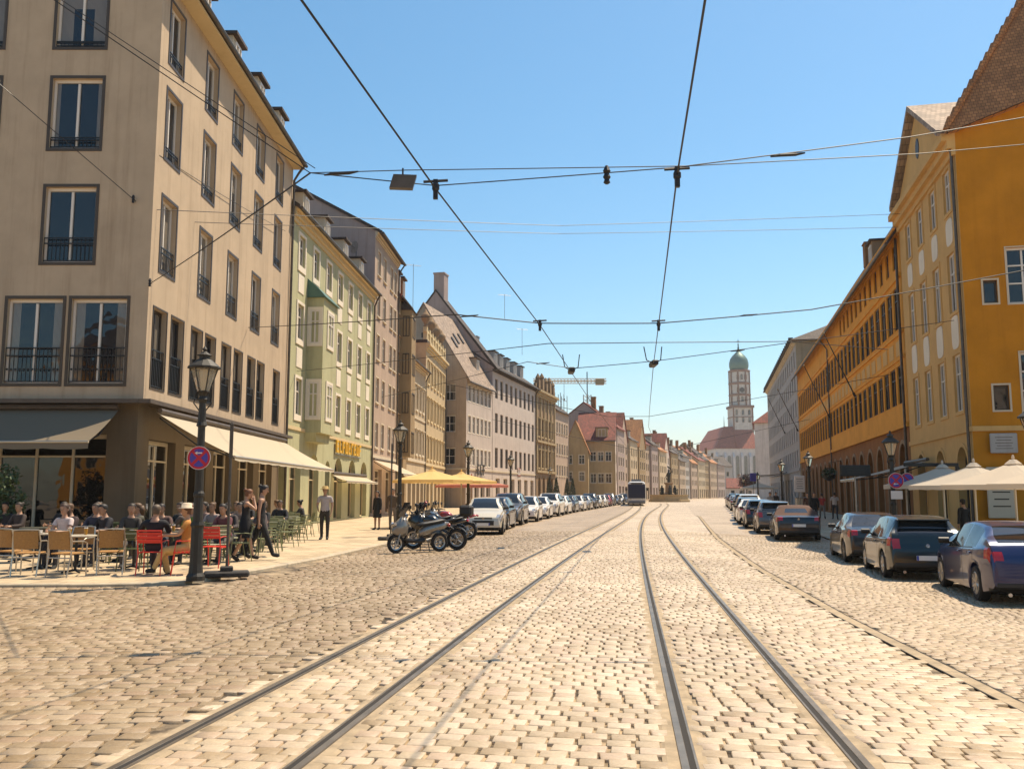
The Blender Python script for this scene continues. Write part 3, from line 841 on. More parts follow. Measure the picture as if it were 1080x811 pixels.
S_p = dict(frame='framewhite', sur=.1, sur_mat='trim', proud=.03, bars=1, trans=(.66,), sill=1)
b3 = building('tall pinkish house whose grey-mauve side gable rises over the green roof', (-9.7,62.3), (-9.2,71.3), 24, 20.2, 'pink', gablemat='mauve',
    rows=[dict(z=z,h=1.7,w=1.0,xs=[1.5,3.6,6.2,7.8],st=S_p) for z in (4.9,8.1,11.2,14.3,17.3)] + [dict(z=.14,h=3.2,w=2.6,xs=[2.4,6.4],st=S_shop,rev=.3)],
    rh=6.6, over=.5, belts=[(4.1,.2,.08,'trim')], pipe=8.9, cornice=(.5,.25,'trim'))
b4 = building('narrow brown house with a stacked bay and reddish attic', (-9.2,71.35), (-8.93,76.4), 12, 17.6, 'brown',
    rows=[dict(z=z,h=1.7,w=.9,xs=[.8,4.3],st=dict(S_p,sur_mat='stone')) for z in (4.9,8.1,11.3,14.4)] + [dict(z=.14,h=3.2,w=3.6,xs=[2.5],st=S_shop,rev=.3)],
    rh=5, over=.3, roofmat='roof_red', dormers=[(1.4,1.3,2.0,.2,'rust'),(3.6,1.3,2.0,.2,'rust')])
q = MB(); q.box(1.5,3.6,-.9,.01,4.6,16.6)
bay = q.build('bay', M['brown'], b4)
q = MB(); q.prism([(-1.05,16.602),(.01,16.602),(.01,17.3),(-.7,17.0)], 1.4, 3.7, 'x'); q.build('bay_roof', M['roof_dark'], bay)
for z in (4.9,8.1,11.3,14.4):
    for (x, y, rz, w) in ((2.55,-.902,0,1.3),(1.498,-.45,-math.pi/2,.55)):
        fme, pme, _ = win_meshes(w, 1.7, dict(frame='framebrown', bars=1), 0.0)
        o = put('window', fme, bay, (x, y, z), rz); put('pane', pme, o)
S_o = dict(frame='framewhite', sur=.16, sur_mat='trim', proud=.07, hood=1, bars=1, trans=(.66,), sill=1)
b5 = building('three-storey pale pink house with stucco window hoods', (-8.93,76.5), (-8.36,86.4), 12, 13.4, 'cream',
    rows=[dict(z=z,h=2.0,w=1.0,xs=spread(.4,9.5,5),st=S_o) for z in (5.2,9.2)] + [dict(z=.14,h=3.3,w=1.7,xs=spread(.4,9.5,4),st=S_shop,rev=.3)],
    rh=4.2, over=.45, cornice=(.6,.3,'trim'), belts=[(4.4,.25,.12,'trim'),(8.3,.15,.08,'trim')], pipe=9.7, roofmat='roof_brown')
b6 = building('pale yellow four-storey house topped by a stone balustrade with urns', (-8.34,86.5), (-7.5,101), 12, 16.2, 'yellow',
    rows=[dict(z=z,h=2.0,w=1.05,xs=spread(.6,13.8,6),st=dict(S_o,sur_mat='trimyellow')) for z in (5.0,8.8,12.4)] + [dict(z=.14,h=3.2,w=1.7,xs=spread(.6,13.8,5),st=S_shop,rev=.3)],
    roof='flat', over=.1, cornice=(.7,.4,'trimyellow'), belts=[(4.3,.25,.12,'trimyellow')], pipe=14.3)
q = MB()
for i in range(8): q.box(.2+i*1.9,.7+i*1.9,-.05,.35,16.5,17.8)
q.box(0,14.4,0,.3,17.3,17.55); q.box(0,14.4,0,.3,16.5,16.75)
for i in range(35): q.box(.95+i*.38,1.1+i*.38,.05,.22,16.752,17.298)
q.build('balustrade', M['trimyellow'], b6)
for x in (.45, 4.25, 8.05, 11.85):
    q = MB(); q.lathe([(.22,0),(.25,.1),(.12,.25),(.42,.7),(.5,1.1),(.3,1.3),(.12,1.6),(.05,1.75)], (x,.15,17.802), 9); q.build('urn', M['stone'], b6, True)
S_c = dict(frame='framewhite', sur=.1, sur_mat='tan', proud=.02, bars=1, trans=(.5,))
b7 = building('tan gable-ended house with skylights on its steep pale roof', (-5.2,102), (-2.5,112.7), 10.6, 15.0, 'white', gablemat='tan',
    rows=[dict(z=z,h=1.9,w=1.05,xs=spread(.4,10.6,6),st=dict(frame='framewhite',sur=.12,sur_mat='palepanel',proud=.03,bars=1,trans=(.6,))) for z in (4.9,8.6,12.2)] + [dict(z=.14,h=3.2,w=1.9,xs=spread(.5,10.6,4),st=S_shop,rev=.3)],
    rows0=[dict(z=z,h=1.9,w=1.5,xs=[8.6],st=dict(S_c,t=.08)) for z in (4.9,8.6,12.2)],
    rh=8.6, over=.5, roofmat='roof_pale', dormers=[(7.6,1.5,1.7,.9,'tan')], belts=[(4.3,.2,.1,'trim')], end=.1)
s7 = 8.6/5.3
for x, y in ((3.4,2.6),(5.6,3.1),(8.4,3.4)):
    q = MB(); z = 15+s7*y+.28
    q.prism([(y-.4,z-.4*s7),(y+.35,z+.35*s7),(y+.30,z+.35*s7+.12),(y-.45,z-.4*s7+.12)], x-.3, x+.3, 'x'); q.build('skylight', M['framedark'], b7)
q = MB(); q.box(-.012,.01,4.9,5.5,19.6,20.2); q.build('gable_hatch', M['framedark'], b7)
S_d = dict(frame='framedark', sur=.0, bars=1, trans=(.6,))
b8 = building('long white house with dark windows and a mauve fire gable with a chimney', (-2.45,112.9), (3.55,136), 15.4, 17.6, 'white', gablemat='mauve',
    rows=[dict(z=z,h=2.5,w=1.35,xs=spread(.6,23.4,9),st=S_d,rev=.2) for z in (4.9,9.3,13.7)] + [dict(z=.14,h=3.4,w=2.0,xs=spread(.6,23.4,6),st=S_shop,rev=.3)],
    rh=5.4, over=.6, cornice=(.6,.4,'roof_dark'), dormers=[(4.6,1.8,2.0,.9,'grey'),(7.6,1.8,2.0,.9,'grey'),(11,1.8,2.0,.9,'grey'),(15,1.8,2.0,.9,'grey'),(19,1.8,2,.9,'grey')],
    belts=[(4.3,.2,.1,'trim')], chimneys=[(12,6.0,1.2,1.8,'grey')], pipe=23.5)
q = MB(); q.prism([(-.5,17.3),(7.7,27.8),(15.9,17.3)], -.06, .5, 'x'); fw = q.build('fire_gable', M['mauve'], b8)
q = MB(); q.prism([(-.7,17.25),(7.7,28.0),(16.1,17.25),(15.7,17.25),(7.7,27.7),(-.3,17.25)], -.12, 2.6, 'x'); q.build('gable_roof', M['roof_dark'], b8)
q = MB(); q.prism([(.2,18.0),(7.7,27.6),(15.2,18.0)], .501, 2.5, 'x'); q.build('gable_back', M['mauve'], b8)
q = MB(); q.box(.0,1.7,6.6,8.0,26,30); q.box(-.08,1.78,6.52,8.08,30.001,30.2); q.build('chimney', M['mauve'], fw)
q = MB(); q.box(-.08,.01,6.0,7.0,23.2,24.5); q.build('gable_hatch', M['framedark'], b8)
b9 = building('brown stone palace front with pilasters and a heavy attic', (3.6,136.2), (7.1,149.6), 14, 17.4, 'stone',
    rows=[dict(z=z,h=2.6,w=1.2,xs=spread(.8,13,5),st=dict(S_o,frame='framebrown',sur_mat='olive'),rev=.25) for z in (5.6,10.4)] + [dict(z=.14,h=4.0,w=1.7,xs=spread(.8,13,4),st=dict(arch=1,frame='framedark',bars=1,glass='shopglass'),rev=.4)],
    roof='flat', over=.1, cornice=(1.0,.8,'olive'), belts=[(4.8,.35,.3,'olive'),(9.4,.3,.35,'olive')])
q = MB()
for x in spread(-.9,14.7,6): q.box(x-.22,x+.22,-.18,.01,5.16,16.35)
q.build('pilaster_order', M['olive'], b9)
q = MB()
for i, x in enumerate(spread(.2,13.6,5)): q.box(x-.5,x+.5,-.3,.4,17.72,19.0+.35*(i%2)); q.lathe([(.3,0),(.42,.35),(.2,.75),(.05,1.0)], (x,0,19.01+.35*(i%2)), 8)
q.box(.1,13.4,.0,.35,17.71,18.4); q.build('attic', M['stone'], b9)
b10 = building('pink house behind scaffolding at the end of the palace row', (7.2,149.8), (10.1,160.6), 13, 15.6, 'pink',
    rows=[dict(z=z,h=1.8,w=1.05,xs=spread(.4,10.6,5),st=S_p) for z in (4.6,8.2,11.8)], rh=5, over=.3)
b11 = building('small olive gable house in front of the red-roofed one', (9.2,162), (13.6,161.4), 12, 9.4, 'olive', roof='front', rh=5.2, roofmat='roof_brown',
    rows=[dict(z=z,h=1.6,w=1.0,xs=[1.1,3.3],st=S_p) for z in (3.9,6.9)], cat='house')
b12 = building('olive-yellow house with a broad red roof and white right gable', (12.0,167), (19.0,166), 15, 11.4, 'olive', gablemat='white', rh=5.6, roofmat='roof_red',
    rows=[dict(z=z,h=1.7,w=1.05,xs=[3.0,4.4,5.8],st=S_p) for z in (3.6,7.6)] , rowsW=[dict(z=z,h=1.5,w=1.0,xs=[3,6,9,12],st=S_p) for z in (4,7.4)], over=.3, cat='house',
    dormers=[(4.6,2.2,2.0,.6,'olive')])

# far row of gabled houses, each its own
S_f = dict(frame='framebrown', sur=.1, sur_mat='trim', proud=.03, bars=0)
p = Vector((20.2, 173)); 
FAR = [('mauve', 14.2, 5.0, 9, 'gable', 'roof_red', 'first far house past the red roof, mauve with a red roof'),
 ('pink', 12.6, 5.5, 9, 'front', 'roof_red', 'pink far house with a red front gable'),
 ('cream', 13.0, 4.5, 10, 'gable', 'roof_dark', 'cream far house with dark roof and two tall chimneys'),
 ('brown', 12.2, 6.0, 9, 'front', 'roof_brown', 'brown far house with a front gable, behind the tram'),
 ('tan', 13.4, 4.6, 11, 'gable', 'roof_red', 'tan far house with red roof just right of the tram'),
 ('mauve', 13.6, 5.0, 10, 'gable', 'roof_dark', 'mauve far house with dark roof and broad dormer'),
 ('cream', 12.6, 4.6, 12, 'gable', 'roof_brown', 'cream far house with brown roof'),
 ('white', 11.8, 6.0, 10, 'front', 'roof_red', 'whitish far house with a red front gable'),
 ('brown', 13.0, 4.6, 12, 'gable', 'roof_dark', 'brown far house with long dark roof'),
 ('tan', 11.2, 5.6, 11, 'gable', 'roof_dark', 'tan lower far house with a dark roof'),
 ('grey', 12.8, 4.5, 13, 'gable', 'roof_dark', 'grey far house with dark roof and three chimneys'),
 ('pink', 11.4, 5.5, 12, 'gable', 'roof_brown', 'pink lower far house with brown roof'),
 ('cream', 12.6, 4.5, 14, 'gable', 'roof_red', 'pale far house with red roof and one chimney'),
 ('brown', 13.4, 5.5, 13, 'gable', 'roof_dark', 'dark brown taller far house with a dark roof'),
 ('tan', 12.8, 4.8, 15, 'gable', 'roof_brown', 'tan far house with brown roof near the bend'),
 ('mauve', 12.4, 5.0, 16, 'gable', 'roof_dark', 'last mauve far house of the curving row')]
for i, (wm, H, rh, W, rt, rm, lab) in enumerate(FAR):
    d = Vector((.285+.008*i, 1)).normalized(); q_ = p + d*W
    n = max(3, int(W/2.6))
    building(lab, (p.x, p.y), (q_.x, q_.y), 13, H, wm, rows=[dict(z=z,h=1.7,w=1.1,xs=spread(.6,W-.6,n),st=S_f,rev=.12) for z in (4.2,7.0,9.6)] + [dict(z=.3,h=2.8,w=1.9,xs=spread(.6,W-.6,n//2+1),st=dict(S_f,glass='shopglass'),rev=.2)],
             roof=rt, rh=rh, over=.35, roofmat=rm, gutter=False, cat='house',
             chimneys=([(W*.3,5,1.0,2.4,'rust')] + [(W*(.62+.06*(i%4)),4+i%3,1.0,1.6+.4*(i%3),'stone')] + ([(W*.55,8,1.1,2.2,'rust')] if i == 10 else [])) if rt == 'gable' else [],
             dormers=[(W*.5,1.6,1.6,.9,'trim')] if rt == 'gable' else [])
    p = q_ + Vector((.08 + (-.9 if i % 3 == 0 else .5 if i % 3 == 1 else .3), .15))
building('long grey block closing the far end of the street', (74,372), (92,378), 14, 13, 'grey', rows=[dict(z=z,h=1.8,w=1.2,xs=spread(1,18,7),st=S_f) for z in (2,5.4,8.8)], rh=4, roofmat='roof_dark', gutter=False)
building('pale house left of the grey block at the far end', (57,362), (73.5,371), 14, 13, 'cream', rows=[dict(z=z,h=1.8,w=1.2,xs=spread(1,18,6),st=S_f) for z in (1.6,5,8.2)], rh=4.5, roofmat='roof_pale', gutter=False)

# ------------------------------------------------------------------ right side (P0 = far end)
S_r = dict(frame='framewhite', sur=.14, sur_mat='ochre_pale', proud=.04, bars=1, trans=(.66,))
axr = [2.05, 4.55, 7.05, 9.55]
r1 = building('ochre corner house with pale oval panels and a small front pediment', (19.98,45.2), (17.6,34.4), 13, 16.0, 'ochre_pale', gablemat='ochre', roof='none',
    rows=[dict(z=5.0,h=2.3,w=1.1,xs=axr,st=S_r,rev=.1), dict(z=9.05,h=2.4,w=1.1,xs=axr,st=S_r,rev=.1), dict(z=13.2,h=1.75,w=1.05,xs=axr,st=S_r,rev=.1),
          dict(z=.14,h=3.45,w=1.55,xs=[2.3,6.0,9.5],st=dict(arch=1,frame='framebrown',glass='shopglass',bars=1,trans=(.6,),sur=.16,sur_mat='ochre_pale'),rev=.3)],
    rowsW=[dict(z=9.05,h=.9,w=.5,xs=[.95],st=dict(frame='framebrown',sur=.07,sur_mat='trim',bars=0,proud=.02,glass='shopglass')), dict(z=4.9,h=.95,w=.55,xs=[1.1],st=dict(frame='framebrown',sur=.07,sur_mat='trim',bars=0,proud=.02,glass='shopglass')),
           dict(z=9.0,h=2.2,w=1.15,xs=[2.15,5.2,8.2],st=dict(frame='framewhite',bars=1,trans=(.36,.68),sur=.05,sur_mat='trim',proud=.02)), dict(z=4.8,h=2.3,w=1.15,xs=[2.4,5.2,8.2],st=dict(frame='framewhite',bars=1,trans=(.36,.68),sur=.05,sur_mat='trim',proud=.02)),
           dict(z=.14,h=3.6,w=2.3,xs=[3.1,6.4],st=dict(arch=1,frame='framebrown',glass='shopglass',bars=2,sur=.2,sur_mat='ochre_pale'),rev=.3)],
    belts=[(4.1,.2,.07,'ochre_pale')], panels=[(axr,8.2,1.05,1.35,'ovalpanel'),(axr,12.35,1.0,1.1,'ovalpanel')], cornice=(.9,.5,'ochre_pale'), over=.35, pipe=10.85, gutter=False, z0=-.12)
W1 = 11.06
# hipped roof rising from the raking wall head; gabled pediment towards the street
q = MB(); q.mi = 0
q.poly([(W1,0,16.002),(W1,12.9,16.002),(W1,12.9,20.6)]); q.build('wall_head', M['ochre'], r1)
q = MB()
A, B, C_, D = (W1+.35,-.45,15.85), (W1+.35,13.2,20.75), (7.2,6.5,27.2), (-.1,-.45,15.85)
E_, F_ = (-.1,6.5,27.2), (-.1,13.2,15.9)
q.poly([A,B,C_]); q.poly([D,A,C_,E_]); q.poly([B,F_,E_,C_]); q.poly([D,E_,F_])
q.poly([(W1+.35,-.45,15.82),(W1-.05,0,15.98),(W1-.05,13,20.6),(W1+.35,13.2,20.72)])
r1f = q.build('roof', M['roof_brown'], r1)
q = MB()
for k in range(26):
    t = (k+.3)/26; P_ = Vector(A).lerp(Vector(C_), t); d = (Vector(C_)-Vector(A)).normalized()
    q.tube([P_ + Vector((.03,-.03,.04)), P_ + d*.52 + Vector((.03,-.03,.12))], [.1,.15], 7)
q.build('hip_tiles', M['roof_brown'], r1f)
q = MB(); q.prism([(1.2,16.0),(10.5,16.0),(5.9,19.0)], -.25, 6.5, 'y'); ped = q.build('pediment', M['ochre_pale'], r1)
q = MB(); q.prism([(.9,15.95),(5.9,19.15),(10.8,16.0),(10.8,16.25),(5.9,19.4),(.9,16.2)], -.6, 6.0, 'y'); q.build('pediment_roof', M['roof_pale'], ped)
q = MB(); q.lathe([(.3,-.02),(.33,.02)], (6.0,-.262,17.3), 12, 'y', 1.5, 1); q.build('round_window', M['framedark'], ped)
q = MB(); q.tube([(W1+.06,2.9,12.6),(W1+.35,2.9,13.2),(W1+.75,2.9,13.2),(W1+.95,2.9,12.85),(W1+.85,2.9,12.4)], .05, 6); wl = q.build('wall_bracket', M['iron'], r1)
q = MB(); q.lathe([(.1,-.55),(.24,-.1),(.26,0),(.1,.14),(.02,.25)], (W1+.85,2.9,12.35), 8); q.build('lantern', M['palepanel'], wl)

S_q = dict(frame='framedark', sur=.05, sur_mat='orange', proud=.02, bars=1, trans=(.7,), t=.05)
xa = spread(.6, 57.6, 30)
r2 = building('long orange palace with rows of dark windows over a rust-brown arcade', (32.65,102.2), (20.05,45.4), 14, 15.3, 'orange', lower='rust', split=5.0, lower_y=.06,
    rows=[dict(z=10.2,h=2.25,w=1.5,xs=xa,st=S_q,rev=.1), dict(z=6.3,h=2.0,w=1.5,xs=xa,st=S_q,rev=.1), dict(z=13.4,h=1.35,w=.8,xs=xa[18:],st=S_q,rev=.1),
          dict(z=.14,h=4.1,w=1.9,xs=spread(.4,57.8,17),st=dict(arch=1,frame='framedark',glass='shopglass',bars=1,trans=(.6,),sur=.2,sur_mat='stone'),rev=.5)],
    belts=[(5.0,.22,.12,'orange'),(8.55,.16,.07,'orange'),(9.85,.14,.09,'orange'),(12.75,.2,.1,'orange')], rh=10.5, over=.6, cornice=(.4,.3,'orange'), pipe=28.0,
    panels=[(xa,9.2,1.2,.8,'ochre_pale')], chimneys=[(45,4.6,1.4,1.6,'stone'),(38,5,1.2,1.8,'rust'),(20,5,1.2,1.8,'rust'),(52,3.6,1.0,1.2,'stone')],
    dormers=[(55,1.4,1.6,1.0,'stone'),(44,1.4,1.6,1.0,'stone')])
q = MB(); q.tube([(58.0,-.16,.2),(58.0,-.16,14.8)], .07, 7); q.build('downpipe', M['zinc'], r2)
r3 = building('grey six-storey block with a hipped dark roof, next beyond the orange palace', (44.6,156.5), (32.8,102.9), 16, 19.2, 'grey', roof='hip', rh=4.2, over=.7, gablemat='cream',
    rows=[dict(z=z,h=1.75,w=1.1,xs=spread(.8,54,17),st=dict(frame='framedark',bars=1,sur=.08,sur_mat='grey',proud=.02,sill=1)) for z in (4.9,7.8,10.7,13.6,16.4)] + [dict(z=.14,h=3.2,w=2.2,xs=spread(.8,54,12),st=S_shop,rev=.3)],
    belts=[(4.2,.3,.12,'grey')], cornice=(.4,.4,'trim'))
q = MB()
for i in range(27): q.box(.6+i*2,1.15+i*2,-.62,-.1,19.2,19.85)
q.build('snow_guard', M['roof_dark'], r3)
r4 = building('white house with a red hipped roof between the grey block and the church tower', (60.5,222), (51.2,190), 14, 16.4, 'churchwhite', roof='hip', rh=6, roofmat='roof_red',
    rows=[dict(z=z,h=1.8,w=1.1,xs=spread(.8,32,9),st=S_f) for z in (5,9,12.6)], rowsW=[dict(z=9,h=1.8,w=1.1,xs=[4,8],st=S_f)], cat='house')
r5 = building('low whitish house with red roof below the church choir', (71,300), (80,298), 10, 3.6, 'churchwhite', rh=3.0, roofmat='roof_red', rows=[dict(z=1.2,h=1.5,w=1.1,xs=spread(.6,8.8,3),st=S_f)], gutter=False, cat='house')
building('low ochre house at the far right kerb before the church', (82,300), (90,298), 10, 5.0, 'ochre_pale', rh=3.4, roofmat='roof_brown', rows=[dict(z=z,h=1.6,w=1.1,xs=spread(.6,7.8,3),st=S_f) for z in (1.4,)], gutter=False, cat='house')

# houses at the photographer's back, seen mirrored in the café corner's windows
building('ochre house across the square mirrored in the café windows', (-6,-44), (-46,-40), 14, 15, 'orange', rows=[dict(z=z,h=2.0,w=1.3,xs=spread(1,39,12),st=dict(S_f,bars=1)) for z in (4.6,8.2,11.6)] + [dict(z=.2,h=3,w=2.4,xs=spread(1,39,9),st=S_shop,rev=.3)], rh=5, gutter=False)
building('white house across the square mirrored in the café windows', (28,-48), (-5,-44.5), 14, 17, 'white', rows=[dict(z=z,h=2.0,w=1.3,xs=spread(1,32,10),st=dict(S_f,bars=1)) for z in (4.6,8.2,11.8)] + [dict(z=.2,h=3,w=2.4,xs=spread(1,32,8),st=S_shop,rev=.3)], rh=5, gutter=False)

# ------------------------------------------------------------------ church with onion-domed tower
ch = empty('church', (126,556,0), .02, 'white church with red choir roof and an onion-domed tower', 'church')
q = MB(); q.box(0,27,0,60,0,29.4)
for x in (-.5,4.6,9.7,14.8,19.9,26.3): q.box(x,x+1.2,-2.2,.02,0,24); q.prism([(-2.2,24.002),(.02,24.002),(.02,27)], x, x+1.2, 'x')
q.build('nave_wall', M['churchwhite'], ch)
fme, pme, _ = win_meshes(2.2, 17, dict(arch=1, frame='grey', bars=1, trans=(.3,.6), t=.2), .0)
for x in (2.9,7.8,12.9,18,23.5): o = put('window', fme, ch, (x,-.06,8)); put('pane', pme, o)
q = MB(); A = [(-.8,-.8,29.2),(27.8,-.8,29.2),(27.8,60,29.2),(-.8,60,29.2)]
q.poly([A[0],A[1],(24,9,43.4),(7.5,9,43.4)]); q.poly([A[1],A[2],(24,52,43.4),(24,9,43.4)]); q.poly([A[3],A[0],(7.5,9,43.4),(7.5,52,43.4)]); q.poly([A[2],A[3],(7.5,52,43.4),(24,52,43.4)]); q.poly([(7.5,9,43.4),(24,9,43.4),(24,52,43.4),(7.5,52,43.4)])
q.tube([(12.6,-.9,29.4),(13.2,9,43.6)], .45, 6)
q.build('choir_roof', M['roof_choir'], ch)
q = MB(); q.tube([(7.5,9,43.4),(7.5,9,50)], [.3,.05], 6); q.build('ridge_finial', M['copper'], ch)
tw = MB(); cx, cy = 19.3, 14
tw.box(cx-6.4,cx+6.4,cy-6.4,cy+6.4,30,56)
tw.lathe([(6.2,56.2),(6.2,79.5)], (cx,cy,0), 8, ang0=math.pi/8)
M['towerstone'] = plaster('tower_render', (.50,.455,.41), .14, .3); M['towertrim'] = plaster('tower_brown_trim', (.20,.12,.085), .2, .2); tower = tw.build('tower', M['towerstone'], ch)
q = MB(); q.box(cx-7.1,cx+7.1,cy-7.1,cy+7.1,55.2,56.8); q.box(cx-6.7,cx+6.7,cy-6.7,cy+6.7,49.2,49.7)
for zc in (63.6,70.9,78.9): q.lathe([(6.3,zc-.7),(7.0,zc-.1),(7.0,zc+.6),(6.3,zc+.9)], (cx,cy,0), 8, ang0=math.pi/8)
for k in range(8):
    t = math.pi/8 + k*math.pi/4; px_, py_ = cx+6.25*math.cos(t), cy+6.25*math.sin(t); q.box(px_-.45,px_+.45,py_-.45,py_+.45,56.9,79)
for dx in (-6.45, 6.45-.9): q.box(cx+dx,cx+dx+.95,cy-6.6,cy-6.35,30,55.1)
q.build('tower_ledge', M['towertrim'], tower)
q = MB(); q.lathe([(5.2,79.6),(5.8,80.6),(6.15,82.5),(6.1,84.5),(5.5,86.8),(4.2,88.8),(2.6,90.4),(1.2,91.8),(.7,93.4),(.45,95),(.3,96)], (cx,cy,0), 16)
dome = q.build('onion_dome', M['copper'], tower, True)
q = MB(); q.ball((cx,cy,96.4), .55, 8); q.box(cx-.12,cx+.12,cy-.12,cy+.12,96.5,100); q.box(cx-.9,cx+.9,cy-.12,cy+.12,98.4,98.7); q.build('cross', M['copper'], dome)
fme, pme, _ = win_meshes(1.7, 3.6, dict(frame='stone', arch=1, bars=0, t=.2), .0)
for z, xs_ in ((46,(-4,0,4)),(50.6,(-4,0,4)),(59,(-2.4,.1,2.4)),(65,(-2.4,2.4)),(73.2,(-2.4,0,2.4))):
    for dx in xs_:
        y = cy-6.48 if z < 56 else cy-5.78
        o = put('window', fme, tower, (cx+dx, y, z)); put('pane', pme, o)
q = MB(); q.lathe([(1.6,-.06),(1.6,.02)], (cx,cy-5.8,66.6), 16, 'y'); q.build('clock_face', M['framedark'], tower)
# ------------------------------------------------------------------ vehicles
def paint(name, col, metal=.35):
    return simple(name, col, .28, metal, .5, coat=.8)
M['tyre'] = simple('tyre_rubber', (.015,.014,.013), .85)
M['rim'] = simple('alloy_rim', (.42,.40,.37), .35, .8)
M['rimdark'] = simple('dark_alloy_rim', (.12,.11,.10), .4, .7)
M['plastic'] = simple('black_plastic', (.018,.017,.016), .55)
M['under'] = simple('underbody', (.008,.008,.008), .9)
M['carglass'] = simple('car_glass', (.012,.015,.017), .04, 0, .8)
M['taillight'] = simple('red_lamp_lens', (.42,.012,.015), .15, 0, .6, coat=.5)
M['headlight'] = simple('clear_lamp_lens', (.5,.5,.5), .1, .6, .7, coat=.6)
M['plate'] = simple('number_plate', (.72,.70,.66), .5)
M['plateblue'] = simple('plate_blue', (.02,.05,.35), .5)
M['chrome'] = simple('chrome_trim', (.55,.53,.5), .18, .95)

KINDS = {
 # L, W, H, wheelbase, r, hood z, cowl (x from front), roof front, roof rear, rear glass base, tail z, belt z, rearglass base z
 'hatch':  dict(L=4.25,W=1.79,H=1.48,wb=2.6,r=.315,nose=.66,hood=.90,cowl=1.10,rf=1.95,rr=3.72,rg=4.14,rgz=.97,tail=.92,belt=.96,b0=.93),
 'fast':   dict(L=4.38,W=1.81,H=1.47,wb=2.66,r=.325,nose=.66,hood=.93,cowl=1.12,rf=2.02,rr=3.35,rg=4.18,rgz=1.08,tail=.98,belt=1.0,b0=.93),
 'small':  dict(L=3.5,W=1.64,H=1.47,wb=2.34,r=.29,nose=.70,hood=.97,cowl=.86,rf=1.62,rr=3.05,rg=3.42,rgz=1.0,tail=.93,belt=.98,b0=.95),
 'sedan':  dict(L=4.7,W=1.83,H=1.44,wb=2.8,r=.325,nose=.64,hood=.90,cowl=1.35,rf=2.2,rr=3.35,rg=4.12,rgz=1.02,tail=1.0,belt=.96,b0=.9),
 'cabrio': dict(L=4.6,W=1.82,H=1.38,wb=2.76,r=.33,nose=.62,hood=.88,cowl=1.45,rf=2.15,rr=3.0,rg=3.75,rgz=1.0,tail=.97,belt=.95,b0=.88),
 'suv':    dict(L=4.5,W=1.86,H=1.66,wb=2.66,r=.355,nose=.80,hood=1.06,cowl=1.12,rf=1.9,rr=3.9,rg=4.36,rgz=1.16,tail=1.08,belt=1.10,b0=1.06),
 'estate': dict(L=4.6,W=1.82,H=1.49,wb=2.7,r=.32,nose=.65,hood=.91,cowl=1.2,rf=2.1,rr=4.1,rg=4.48,rgz=1.02,tail=.95,belt=.97,b0=.92),
}
def pchip(xp, yp, x):
    """monotone cubic through points"""
    xp = np.array(xp, float); yp = np.array(yp, float)
    h = np.diff(xp); d = np.diff(yp)/h
    m = np.zeros(len(xp)); m[0] = d[0]; m[-1] = d[-1]
    for i in range(1, len(xp)-1):
        if d[i-1]*d[i] > 0:
            w1 = 2*h[i]+h[i-1]; w2 = h[i]+2*h[i-1]; m[i] = (w1+w2)/(w1/d[i-1]+w2/d[i])
    i = np.clip(np.searchsorted(xp, x)-1, 0, len(xp)-2); t = (x-xp[i])/h[i]
    return (1+2*t)*(1-t)**2*yp[i] + t*(1-t)**2*h[i]*m[i] + t*t*(3-2*t)*yp[i+1] + t*t*(t-1)*h[i]*m[i+1]

WHEELS = {}
def wheel_meshes(r, dark):
    key = (r, dark)
    if key in WHEELS: return WHEELS[key]
    w = .2
    a = MB(); a.lathe([(r*.66,-w/2),(r*.93,-w/2),(r,-w/2+.03),(r,w/2-.03),(r*.93,w/2),(r*.66,w/2),(r*.64,w/2-.03),(r*.64,-w/2+.03)], (0,0,0), 26, 'x')
    b = MB(); b.lathe([(r*.1,.04),(r*.66,.035),(r*.67,w/2-.005),(r*.62,w/2+.004),(r*.58,.05)], (0,0,0), 24, 'x')
    for k in range(5):
        t = 2*math.pi*k/5
        for dt in (-.16, .16):
            c, s = math.cos(t+dt), math.sin(t+dt); c2, s2 = math.cos(t+dt*1.5), math.sin(t+dt*1.5)
            b.tube([(w/2-.03, .05*c, .05*s), (w/2-.012, r*.62*c2, r*.62*s2)], [.03,.022], 5)
    b.lathe([(.06,w/2-.05),(.06,w/2-.01),(.02,w/2)], (0,0,0), 10, 'x')
    m = (smooth_sharp(a.mesh('tyre', M['tyre'])), smooth_sharp(b.mesh('rim', M['rimdark'] if dark else M['rim'])))
    WHEELS[key] = m
    return m

